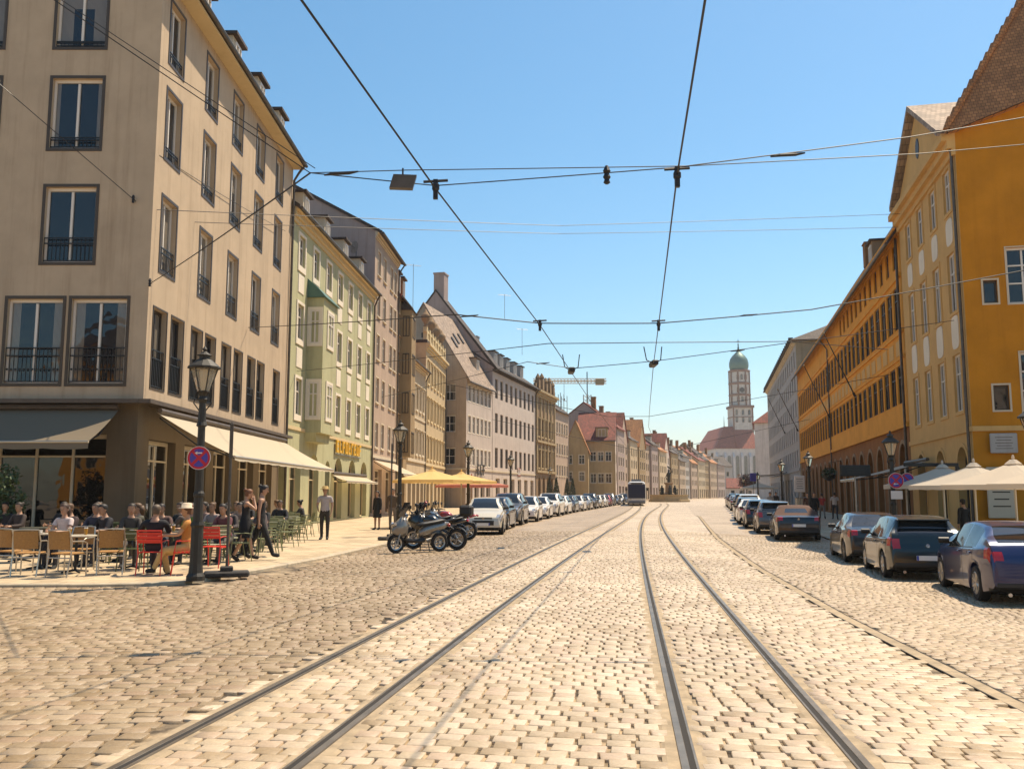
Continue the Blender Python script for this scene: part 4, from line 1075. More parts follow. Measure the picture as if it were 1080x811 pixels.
CARS = {}
def make_car(kind, col, label, loc, head, group, opts=()):
    """forward is +Y; nose at +L/2"""
    k = KINDS[kind]; L, W, H = k['L'], k['W'], k['H']
    root = empty('parked_car', loc, head, label, 'car', group)
    key = (kind, col, tuple(opts))
    if key in CARS:
        for ch in KIDS[CARS[key].name]: copy_tree(ch, root)
        return root
    CARS[key] = root
    z_sill = .19 if kind != 'suv' else .24
    # station coordinate x measured from the nose backwards
    n = 112
    xs_ = np.unique(np.concatenate([np.linspace(0,.25,14), np.linspace(.25,L-.2,n), np.linspace(L-.2,L,12)]))
    top = pchip([0,.04,.14,.45,k['cowl'],(k['cowl']*.45+k['rf']*.55),k['rf'],(k['rf']+k['rr'])/2-.1,k['rr'],(k['rr']+k['rg'])/2,k['rg'],L-.10,L-.03,L],
                [.50,k['nose']-.03,k['nose']+.05,k['hood']-.07,k['hood']+.03,(k['hood']+H)/2+.07,H-.035,H,H-.06,(H-.06)*.46+k['rgz']*.54+.015,k['rgz'],k['tail']-.03,k['tail']-.2,.52], xs_)
    belt = np.interp(xs_, [0,.1,.5,k['cowl'],k['rg'],L-.1,L-.03,L], [.46,k['nose']-.06,k['hood']-.16,k['b0']-.05,k['belt']+.02,k['tail']-.06,k['tail']-.225,.48])
    belt = np.minimum(belt, top-.03)
    u = xs_/L
    wid = W/2*(1-.20*np.clip(1-u/.26,0,1)**2.2-.13*np.clip((u-.76)/.24,0,1)**2.2)
    gh = np.clip(top-belt-.05, 0, 1)
    f = np.clip(gh/.42, 0, 1); f = f*f*(3-2*f)
    wroof = wid*(.93*(1-f)+.70*f)
    zlow = np.interp(xs_, [0,.08,.5,L-.5,L-.08,L], [.30,.22,z_sill,z_sill,.26,.34])
    yc = (L-k['wb'])/2 - .03
    wx = (yc+.02, yc+.02+k['wb'])
    Ra = k['r']+.055; zc = k['r']
    ring_n = 16
    V = []
    half = []
    for i, x in enumerate(xs_):
        arch = 0
        for w_ in wx:
            d = abs(x-w_)
            if d < Ra: arch = max(arch, zc + math.sqrt(Ra*Ra-d*d))
        zb = max(zlow[i], arch) if arch else zlow[i]
        w, b, t, wr = wid[i], belt[i], top[i], wroof[i]
        zmid = max(.42*(b-.2)+.2, zb+.035) if arch else max(.30, zb+.02)
        zm2 = max(zb + .05, .6*(b-.1)+.08)
        zm2 = min(zm2, b-.02); zmid = min(zmid, zm2-.005)
        ze = t - .05*f[i] - .01
        ze = max(ze, b+.004)
        P = [(0, zb if not arch else zb), (w*.86, zb), (w*.975, zb+.012), (w*.99, zmid), (w*1.0, zm2), (w*.998, zm2*.45+(b-.05)*.55 if b-.05 > zm2 else zm2*.6+b*.4), (w*.985, b-.05 if b-.05 > zm2 else zm2*.3+b*.7), (w*.955, b),
             (w*.94, b+.012*min(1, gh[i]/.1)), (w*.94*(.67)+wr*.33, b+(ze-b)*.36), (w*.94*.33+wr*.67, b+(ze-b)*.70), (wr*1.0, ze-.004*f[i]-.0), (wr*.955, ze+.028*f[i]+.002),
             (wr*.80, t-.012), (wr*.55, t-.004), (wr*.28, t), (0, t+.002)]
        half.append(P)
    ns = len(xs_); rn = len(half[0])
    def vert(i, j):   # j in [0, 2rn-2)
        if j < rn: p = half[i][j]; return (p[0], L/2-xs_[i], p[1])
        p = half[i][2*rn-2-j]; return (-p[0], L/2-xs_[i], p[1])
    m = 2*rn-2
    faces = {}
    bp = (k['rf']+k['rr'])/2 + .05
    cab = 'cabrio' == kind
    for i in range(ns-1):
        xm = (xs_[i]+xs_[i+1])/2
        for j in range(m):
            jj = min(j, m-1-j); sd = 0 if j < m/2 else 1    # mirrored cell index, side
            idx = (i*m+j, i*m+(j+1) % m, (i+1)*m+(j+1) % m, (i+1)*m+j)
            key_ = ('body', 0)
            if jj == 0: key_ = ('underbody', 0)
            elif jj in (8, 9, 10):
                lo, hi = k['cowl']+.42, k['rr']+(.18 if not cab else -.1)
                if kind in ('hatch','small','suv','estate'): hi = k['rr']-.02
                if kind == 'fast': hi = k['rr']+.2
                if lo < xm < hi and gh[i] > .17 and abs(xm-bp) > .045 and not (jj == 10 and gh[i] < .3): key_ = ('side_window', sd*2 + (xm > bp))
                elif cab and xm > k['rf']-.05 and xm < k['rg']: key_ = ('soft_top', 0)
            elif jj >= 11:
                if k['cowl']+.09 < xm < k['rf']-.06 and jj >= 13: key_ = ('windscreen', 0)
                elif k['rr']+.05 < xm < k['rg']-.04 and jj >= 13 and not cab: key_ = ('rear_window', 0)
                elif cab and k['rf']-.05 < xm < k['rg']:
                    key_ = ('soft_top', 0)
                    if k['rr']+.2 < xm < k['rg']-.2 and jj >= 14: key_ = ('rear_window', 0)
            if key_[0] == 'body' and jj in (1, 2) and (xm < .3 or xm > L-.25): key_ = ('bumper', int(xm < .3))
            if key_[0] == 'body':
                if (jj in (5, 6, 7) and L-.33 < xm < L-.105) or (7 <= jj <= 12 and L-.105 < xm < L-.04): key_ = ('taillight', sd)
                if (jj in (5, 6, 7) and .05 < xm < .46) or (8 <= jj <= 12 and .06 < xm < .26): key_ = ('headlight', sd)
            faces.setdefault(key_, []).append(idx)
    faces[('body', 0)] += [tuple(range(m)), tuple((ns-1)*m+j for j in range(m-1, -1, -1))]
    allv = [vert(i, j) for i in range(ns) for j in range(m)]
    mats = dict(body=M[col], windscreen=M['carglass'], rear_window=M['carglass'], side_window=M['carglass'], underbody=M['under'], soft_top=M.get('softtop'), bumper=M['plastic'], taillight=M['taillight'], headlight=M['headlight'])
    for (nm, _), F in faces.items():
        used = sorted({v for f_ in F for v in f_}); mp = {v: i for i, v in enumerate(used)}
        me = bpy.data.meshes.new(nm); me.from_pydata([allv[v] for v in used], [], [tuple(mp[v] for v in f_)[::-1] for f_ in F])
        me.materials.append(mats[nm]); smooth_sharp(me, 42); put(nm, me, root)
    # door and tailgate seams
    def prof_at(x):
        i = int(np.clip(np.searchsorted(xs_, x)-1, 0, ns-2)); t = (x-xs_[i])/(xs_[i+1]-xs_[i])
        return [(half[i][j][0]*(1-t)+half[i+1][j][0]*t, half[i][j][1]*(1-t)+half[i+1][j][1]*t) for j in range(rn)]
    for s in (-1, 1):
        q = MB()
        for x in (k['cowl']+.28, bp, k['rr']+.12):
            A, B = prof_at(x-.006), prof_at(x+.006)
            for j in range(3, 7):
                q.poly([(s*(A[j][0]+.0025), L/2-x+.006, A[j][1]),(s*(A[j+1][0]+.0025), L/2-x+.006, A[j+1][1]),(s*(B[j+1][0]+.0025), L/2-x-.006, B[j+1][1]),(s*(B[j][0]+.0025), L/2-x-.006, B[j][1])])
        q.build('door_seam', M['under'], root)
        q = MB()   # window line trim
        st = np.linspace(k['cowl']+.35, k['rr']+.05, 14)
        for xa_, xb_ in zip(st[:-1], st[1:]):
            A, B = prof_at(xa_), prof_at(xb_)
            q.poly([(s*(A[7][0]+.004), L/2-xa_, A[7][1]-.012),(s*(A[7][0]+.002), L/2-xa_, A[7][1]+.012),(s*(B[7][0]+.002), L/2-xb_, B[7][1]+.012),(s*(B[7][0]+.004), L/2-xb_, B[7][1]-.012)])
        q.build('window_trim', M['plastic'], root)
    # wheels
    ty, rm = wheel_meshes(k['r'], 'darkrim' in opts)
    for w_ in wx:
        for s in (-1, 1):
            wo = put('wheel', ty, root, (s*(W/2-.125), L/2-w_, k['r']), 0 if s > 0 else math.pi)
            put('rim', rm, wo)
    q = MB(); q.box(-W/2+.3, W/2-.3, -L/2+.3, L/2-.3, .2, .75); q.box(-W/2+.26, W/2-.26, -k['wb']/2-.3, -k['wb']/2+.3, .15, .6); q.build('floor_pan', M['under'], root)
    # lamps, grille, plates, mirrors, handles
    zn = k['nose']
    for s in (-1, 1):
        xm_ = k['cowl']+.42
        q = MB(); q.M = Matrix.Translation((s*(W/2*.93), L/2-xm_, k['b0']+.06)); q.bbox(s*.04, s*.16, -.04, .05, -.025, .10, .045); q.bbox(-s*.02, s*.08, -.015, .03, -.03, .02, .01); mr = q.build('mirror', M['plastic'], root)
        smooth_sharp(mr.data, 50)
        for xh in (bp-.12, k['rr']+.02):
            wi = float(np.interp(xh, xs_, wid))
            q = MB(); q.bbox(s*(wi*.985), s*(wi*.985+.03), L/2-xh, L/2-xh+.17, k['belt']-.13, k['belt']-.095, .01); q.build('door_handle', M[col], root)
    q = MB(); q.bbox(-W*.27, W*.27, L/2-.10, L/2+.008, .36, zn-.12, .03); q.bbox(-W*.22, W*.22, L/2-.10, L/2-.02, zn-.09, zn-.01, .02); q.build('grille', M['plastic'], root)
    q = MB(); q.box(-.05,.05,L/2-.03,L/2-.012,zn-.085,zn-.005); q.build('badge', M['chrome'], root)
    for y0, y1, z in ((L/2+.009, L/2+.02, .42), (-L/2-.02, -L/2+.05, .60 if kind != 'hatch' else .52)):
        q = MB(); q.mi = 0; q.box(-.26,.26,y0,y1,z-.055,z+.055); q.mi = 1; e = .001; q.box(-.258,-.215,y0-e,y1+e,z-.053,z+.053); q.build('number_plate', [M['plate'], M['plateblue']], root)
    q = MB(); q.bbox(-W*.42, W*.42, -L/2-.015, -L/2+.1, .30, .42, .03); q.build('rear_bumper', M['plastic'], root)
    if kind in ('hatch','small','suv','estate'):
        q = MB(); yr = L/2-k['rr']; q.M = Matrix.Translation((0,yr-.06,H-.085)) @ Matrix.Rotation(.12,4,'X'); q.bbox(-W*.32,W*.32,-.16,.08,-.012,.022,.012); q.build('spoiler', M[col], root)
        q = MB(); q.tube([(0,-L/2+.16,k['rgz']+.03),(W*.16,-L/2+.24,k['rgz']+.10)], .012, 5); q.build('wiper', M['plastic'], root)
    q = MB(); q.lathe([(.045,-.02),(.045,.0),(.02,.004)], (0,-L/2+.04,k['tail']-.12), 12, 'y'); q.build('badge', M['chrome'], root)
    q = MB(); q.tube([(-W*.3,-L/2+.05,.19),(-W*.3,-L/2-.03,.2)], .035, 8); q.build('tailpipe', M['chrome'], root)
    return root
for nm, c, me_ in (('paint_blue',(.02,.03,.10),.4),('paint_green_black',(.008,.016,.015),.2),('paint_graphite',(.022,.02,.018),.15),('paint_black',(.008,.007,.007),.1),
                   ('paint_white',(.74,.70,.63),.0),('paint_silver',(.40,.37,.33),.6),('paint_sand',(.62,.56,.44),.15),('paint_grey',(.13,.12,.11),.5),('paint_red',(.3,.02,.02),.2),('paint_dullsilver',(.23,.21,.18),.4)):
    M[nm] = paint(nm, c, me_)
M['softtop'] = simple('brown_soft_top', (.085,.04,.026), .9, bump=.2, scale=30)

GR = 'cars parked along the right kerb'; GL = 'cars parked along the left kerb'
hR = -math.atan(.22)
def rcar(kind, col, x, y, label, head=hR, opts=()):
    """x, y: the rear left wheel's contact"""
    k = KINDS[kind]; W, L = k['W'], k['L']
    yc = (L-k['wb'])/2 - .01; ly = -(L/2 - (L-yc-k['wb']) ) if False else -(k['wb']/2)
    c, s = math.cos(head), math.sin(head)
    lx = -W/2+.08
    cx = x - (lx*c - ly*s); cy = y - (lx*s + ly*c)
    return make_car(kind, col, label, (cx, cy, g(cx-.5, cy)), head, GR, opts)
rcar('fast','paint_blue', 8.82,17.35, 'metallic blue five-door hatchback, nearest of the parked cars')
rcar('hatch','paint_green_black', 9.0,22.1, 'greenish black hatchback parked just ahead of the blue hatchback')
rcar('sedan','paint_graphite', 9.85,27.0, 'dark grey saloon ahead of the greenish black hatchback', opts=('darkrim',))
rcar('cabrio','paint_black', 10.7,37.0, 'black convertible with a closed brown soft top', opts=('darkrim',))
rcar('hatch','paint_grey', 11.35,42.2, 'grey hatchback half hidden ahead of the convertible')
rcar('hatch','paint_black', 12.15,47.4, 'black hatchback in front of the white saloon', opts=('darkrim',))
rcar('sedan','paint_white', 13.1,52.6, 'white saloon with red rear lamps in the right row')
rcar('estate','paint_graphite', 14.4,58.6, 'dark estate car between the white saloon and the white off-roader')
rcar('suv','paint_white', 16.0,64.6, 'white off-roader in the right row')
rcar('hatch','paint_graphite', 17.6,71.5, 'dark hatchback ahead of the white off-roader', -.22)
rcar('suv','paint_black', 19.4,79.5, 'black off-roader far up the right row', -.22)
rcar('sedan','paint_grey', 21.3,88.5, 'grey saloon far up the right row', -.22)
rcar('hatch','paint_silver', 23.4,98, 'silver hatchback far up the right row', -.22)
rcar('suv','paint_graphite', 25.6,108, 'dark off-roader at the far end of the right row', -.22)
rcar('sedan','paint_black', 27.8,118, 'black saloon leading the right row', -.22)
def lcar(kind, col, x, y, label, hx, opts=()):
    """x, y: outer (street side) front wheel; cars face the camera"""
    k = KINDS[kind]; head = math.pi - math.atan(hx)
    c, s = math.cos(head), math.sin(head)
    lx, ly = k['W']/2-.1, k['wb']/2
    lx = -lx if False else lx
    # local +x points to world -x after the half turn, so the street side wheel is local -x
    lx = -lx
    cx = x - (lx*c - ly*s); cy = y - (lx*s + ly*c)
    return make_car(kind, col, label, (cx, cy, g(cx, cy)), head, GL, opts)
lx0 = lambda y: np.interp(y, [36,45.5,48.5,57,76,125,160], [-.42,-.1,.75,2.0,4.9,14.2,22.2])
LC = [('small','paint_sand',36.4,'pale sand-coloured small car facing the motorbikes'),('hatch','paint_black',41.6,'black hatchback tucked behind the pale small car'),('suv','paint_grey',47.6,'grey off-roader facing the tracks, second visible front after the small car'),
      ('hatch','paint_white',53.5,'white hatchback right behind the grey off-roader'),('sedan','paint_white',59.5,'white saloon two behind the grey off-roader, left row'),('suv','paint_white',66,'white off-roader in the left row'),
      ('hatch','paint_white',72.5,'white hatchback mid-way along the left row'),('estate','paint_graphite',78.5,'dark estate car mid-way along the left row'),('hatch','paint_white',85,'white hatchback before the palace front, left row'),
      ('sedan','paint_silver',91,'silver saloon before the palace front, left row'),('suv','paint_black',97.5,'black off-roader in the far left row'),('hatch','paint_sand',104,'sand hatchback in the far left row'),
      ('estate','paint_white',110,'white estate car in the far left row'),('hatch','paint_red',116.5,'dark red hatchback in the far left row'),('suv','paint_silver',123,'silver off-roader in the far left row'),
      ('sedan','paint_grey',129.5,'grey saloon in the far left row'),('hatch','paint_white',136,'white hatchback near the coach, left row'),('suv','paint_white',143,'white off-roader at the end of the left row')]
for kd, cl_, y, lab in LC:
    make = lcar(kd, cl_, float(lx0(y)), y, lab, .02 if y < 40 else .12 if y < 60 else .19)

# tram coming towards the camera on the left track
tx, ty_ = float(XL(122)), 122.0
tr = empty('tram', (tx, ty_, g(tx,ty_)), -.13, 'white and grey tram with a dark blue windscreen facing down the track', 'tram')
M['tramwhite'] = simple('tram_paint', (.55,.54,.52), .35, coat=.3); M['tramgrey'] = simple('tram_skirt', (.16,.16,.17), .5); M['tramglass'] = simple('tram_glass', (.008,.014,.05), .25, 0, .25)
q = MB()
prof = [(-1.2,.35),(1.2,.35),(1.25,.9),(1.25,2.5),(1.15,3.05),(.9,3.25),(-.9,3.25),(-1.15,3.05),(-1.25,2.5),(-1.25,.9)]
for a, b_, k_ in ((0,.5,.9),(.5,26,1)):
    if k_ == 1: q.prism(prof, .5, 26)
    else:
        i0 = q.pts([(x*.93, 0, .4+(z-.35)*.94) for x, z in prof]); i1 = q.pts([(x, .5, z) for x, z in prof]); q.face(range(i0, i0+10))
        for i in range(10): j = (i+1) % 10; q.face((i0+i, i1+i, i1+j, i0+j))
body = q.build('body', M['tramwhite'], tr)
q = MB(); q.bbox(-1.14,1.14,-.05,.05,1.0,2.85,.12); q.build('windscreen', M['tramglass'], tr)
q = MB(); q.bbox(-.75,.75,-.04,.05,2.88,3.06,.03); q.build('destination_display', M['plastic'], tr)
q = MB(); q.bbox(-1.12,1.12,-.09,.06,.28,.66,.08); q.build('front_skirt', M['tramgrey'], tr)
for s in (-1, 1):
    q = MB(); q.lathe([(.11,-.07),(.12,0),(.05,.02)], (s*.82,.0,.87), 10, 'y'); q.build('headlight', M['headlight'], tr)
    q = MB(); q.box(s*1.252,s*1.262,1.5,25,1.2,2.5); q.build('side_window', M['tramglass'], tr)
    q = MB(); q.bbox(s*1.3,s*1.5,-.05,.05,2.0,2.4,.03); q.build('mirror', M['plastic'], tr)
q = MB(); q.box(-.7,.7,3,9,3.26,3.6); q.build('roof_unit', M['tramgrey'], tr)

# ---- two-wheelers
def bike(kind, label, loc, head, col, group='motorbikes and scooters parked in a row'):
    root = empty('scooter' if kind == 'scooter' else 'motorbike', loc, head, label, 'scooter' if kind == 'scooter' else 'motorbike', group)
    r = .26 if kind == 'scooter' else .31; wb = 1.36
    for y in (wb/2, -wb/2):
        q = MB(); q.lathe([(r*.68,-.04),(r*.9,-.05),(r,-.02),(r,.02),(r*.9,.05),(r*.68,.04),(r*.68,-.04)], (0,0,0), 24, 'x', caps=False)
        w = put('wheel', smooth_sharp(q.mesh('wheel', M['tyre'])), root, (0, y, r))
        q = MB(); q.lathe([(r*.58,-.02),(r*.69,-.03),(r*.69,.03),(r*.58,.02),(r*.58,-.02)], (0,0,0), 22, 'x', caps=False); q.lathe([(.05,-.06),(.05,.06)], (0,0,0), 8, 'x')
        for i in range(5): t = 2*math.pi*i/5; q.tube([(0,0,0),(0,r*.6*math.cos(t),r*.6*math.sin(t))], .018, 4)
        q.lathe([(r*.30,.045),(r*.42,.045),(r*.42,.052),(r*.3,.052)], (0,0,0), 16, 'x', caps=False); q.build('rim', M['rim'], w)
    def body(nm, secs, mat, sub=1):
        q = MB(); rings = []
        for (y, z0, z1, w0, w1) in secs:
            P = []
            for t in range(10):
                a = 2*math.pi*t/10; ca, sa = math.cos(a), math.sin(a)
                zz = (z0+z1)/2+(z1-z0)/2*sa; wv = (w0+(w1-w0)*(sa+1)/2)*(.74 if nm in ('front_fairing','rear_body') else 1)
                P.append((wv*ca*(1 if abs(sa) < .9 else .8), y, zz))
            rings.append(q.pts(P))
        for a_, b_ in zip(rings[:-1], rings[1:]):
            for i in range(10): j = (i+1) % 10; q.face((a_+i, a_+j, b_+j, b_+i))
        q.face([rings[0]+i for i in range(9,-1,-1)]); q.face([rings[-1]+i for i in range(10)])
        return q.build(nm, mat, root, True)
    if kind == 'scooter':
        body('front_fairing', [(.80,.52,.66,.03,.05),(.68,.45,.86,.14,.17),(.52,.42,1.0,.20,.2),(.40,.45,.98,.18,.18),(.34,.5,.9,.1,.12)], col)
        body('floorboard', [(.42,.27,.40,.16,.17),(.0,.26,.36,.17,.18),(-.15,.26,.42,.17,.17)], M['plastic'])
        body('rear_body', [(-.02,.40,.62,.13,.14),(-.2,.46,.74,.17,.17),(-.5,.56,.79,.18,.17),(-.82,.62,.84,.13,.12),(-.98,.72,.82,.04,.05)], col)
        body('seat', [(.03,.70,.78,.10,.13),(-.15,.72,.83,.14,.16),(-.45,.77,.87,.15,.15),(-.72,.80,.92,.13,.13),(-.85,.83,.9,.08,.08)], M['plastic'])
        q = MB(); q.bbox(-.2,.2,-.05,.0,.0,.01,.004)
        q = MB(); q.M = Matrix.Translation((0,.52,1.0)) @ Matrix.Rotation(.45,4,'X'); q.bbox(-.17,.17,-.008,.008,0,.42,.004); q.build('windshield', M['carglass'], root)
        q = MB(); q.bbox(-.06,.06,-.2,.1,-.05,.05,.03)
        ex = MB(); ex.tube([(.16,-.35,.3),(.17,-.85,.42)], [.05,.065], 9); ex.build('exhaust', M['steel'], root)
        q = MB(); q.bbox(-.1,.1,-1.0,-.93,.70,.78,.02); q.build('taillight', M['taillight'], root)
        q = MB(); q.tube([(-.1,.75,.80),(0,.79,.76),(.1,.75,.80)], .05, 8); q.build('headlight', M['headlight'], root)
        hb = (.45, 1.0)
    else:
        body('tank', [(.42,.80,.88,.06,.08),(.30,.72,1.0,.13,.15),(.05,.70,1.0,.14,.15),(-.12,.70,.86,.1,.1)], col)
        body('seat', [(.0,.76,.84,.1,.11),(-.25,.74,.83,.14,.15),(-.55,.80,.9,.13,.13),(-.85,.88,.96,.08,.08)], M['plastic'])
        body('engine', [(.34,.34,.62,.12,.15),(.1,.26,.68,.2,.2),(-.2,.28,.64,.18,.16)], M['rimdark'])
        body('tail', [(-.55,.72,.8,.1,.11),(-.8,.78,.88,.1,.1),(-1.0,.84,.9,.05,.05)], col)
        if kind == 'tourer':
            body('front_fairing', [(.85,.75,.9,.05,.06),(.72,.6,1.05,.17,.17),(.5,.45,1.1,.22,.2),(.3,.42,.9,.2,.18)], col)
            q = MB(); q.M = Matrix.Translation((0,.6,1.05)) @ Matrix.Rotation(.5,4,'X'); q.bbox(-.17,.17,-.006,.006,0,.36,.003); q.build('windshield', M['carglass'], root)
        if kind == 'boxed':
            q = MB(); q.bbox(-.21,.21,-1.15,-.75,.92,1.25,.06); q.build('top_box', M['plastic'], root)
        ex = MB(); ex.tube([(.17,.2,.3),(.19,-.3,.28),(.2,-.95,.42)], [.03,.045,.06], 9); ex.build('exhaust', M['chrome'], root)
        q = MB(); q.lathe([(.03,-.1),(.09,-.05),(.1,.05),(.02,.07)], (0,.66,.93), 12, 'y'); q.build('headlight', M['headlight'], root)
        q = MB(); q.bbox(-.07,.07,-1.04,-.98,.82,.88,.02); q.build('taillight', M['taillight'], root)
        q = MB()
        for s in (-1, 1): q.tube([(s*.05,.35,.8),(s*.1,-.3,.55),(s*.08,-.68,.32)], .022, 6)
        q.build('frame', M['iron'], root)
        hb = (.42, 1.02)
    q = MB()
    for s in (-1, 1): q.tube([(s*.075,wb/2,r),(s*.075,hb[0]+.06,hb[1]-.2)], .025, 6)
    q.tube([(0,hb[0]+.06,hb[1]-.2),(0,hb[0],hb[1])], .03, 6)
    q.build('fork', M['steel'], root)
    q = MB(); q.tube([(-.36,hb[0]-.14,hb[1]+.03),(-.2,hb[0]-.02,hb[1]+.05),(0,hb[0],hb[1]),(.2,hb[0]-.02,hb[1]+.05),(.36,hb[0]-.14,hb[1]+.03)], .018, 6); q.build('handlebar', M['iron'], root)
    for s in (-1, 1):
        q = MB(); q.tube([(s*.26,hb[0]-.05,hb[1]+.05),(s*.33,hb[0],hb[1]+.22)], .008, 5); q.bbox(s*.27,s*.4,hb[0]-.02,hb[0]+.02,hb[1]+.2,hb[1]+.3,.015); q.build('mirror', M['iron'], root)
    q = MB(); q.tube([(0,-.1,.3),(.16,-.16,.02)], .014, 5); q.tube([(-.12,-.25,.3),(-.15,-.3,.02)], .014, 5); q.build('stand', M['iron'], root)
    q = MB()
    for y in (wb/2, -wb/2):
        P = [(0, y+(r+.04)*math.cos(t), r+(r+.04)*math.sin(t)) for t in [R(a) for a in range(25, 160, 15)]]
        for a_, b_ in zip(P[:-1], P[1:]): q.poly([(-.06,a_[1],a_[2]),(.06,a_[1],a_[2]),(.06,b_[1],b_[2]),(-.06,b_[1],b_[2])])
    q.build('mudguard', col if kind == 'scooter' else M['plastic'], root)
    return root
def bk(kind, x, y, hx, hy, col, label): bike(kind, label, (x, y, g(x,y)), math.atan2(hy, hx)-math.pi/2, M[col])
bk('scooter', -2.62,25.4, -1.25,-.85, 'paint_dullsilver', 'silver scooter with black seat and small windscreen, nearest in the bike row')
bk('tourer', -2.25,26.7, -1.2,.35, 'paint_black', 'black faired motorbike right behind the silver scooter')
bk('naked', -2.7,28.2, -1.2,.3, 'paint_graphite', 'bare grey motorbike second behind the scooter')
bk('boxed', -2.4,29.6, -1.2,.25, 'paint_black', 'black motorbike with a top box')
bk('scooter', -2.6,31.0, -1.2,.3, 'paint_black', 'black scooter in the middle of the bike row')
bk('naked', -2.2,32.3, -1.2,.25, 'paint_red', 'dark red motorbike near the pale small car')
bk('tourer', -2.4,33.6, -1.2,.2, 'paint_grey', 'grey faired motorbike at the end of the bike row')
# ------------------------------------------------------------------ people
def skin_mesh(P, E, rad, sub=2):
    me = bpy.data.meshes.new('tmp'); me.from_pydata([tuple(p) for p in P], E, [])
    o = bpy.data.objects.new('tmp', me); COL.objects.link(o)
    o.modifiers.new('s', 'SKIN').use_smooth_shade = True
    sd = me.skin_vertices[0].data
    for i, r in enumerate(rad):
        sd[i].radius = r if isinstance(r, tuple) else (r, r); sd[i].use_root = (i == 0)
    o.modifiers.new('u', 'SUBSURF').levels = sub
    dg = bpy.context.evaluated_depsgraph_get()
    out = bpy.data.meshes.new_from_object(o.evaluated_get(dg))
    bpy.data.objects.remove(o); bpy.data.meshes.remove(me)
    return out
def join_mb(me, mb, mat_index=0):
    bm = bmesh.new(); bm.from_mesh(me)
    vs = [bm.verts.new(v) for v in mb.v]
    for f, mi in zip(mb.f, mb.m):
        try:
            nf = bm.faces.new([vs[i] for i in f]); nf.material_index = mi; nf.smooth = True
        except ValueError: pass
    bm.to_mesh(me); bm.free(); me.update()
CM = {}
def cloth(c):
    if c not in CM: CM[c] = simple('cloth_%d' % len(CM), c, .85, var=.12, bump=.15, scale=20)
    return CM[c]
SKIN = {}
def skin_mat(c):
    if c not in SKIN: SKIN[c] = simple('skin_%d' % len(SKIN), c, .55)
    return SKIN[c]
M['eye'] = simple('eye_dark', (.02,.015,.012), .3); M['lip'] = simple('lip_red', (.3,.09,.07), .5)
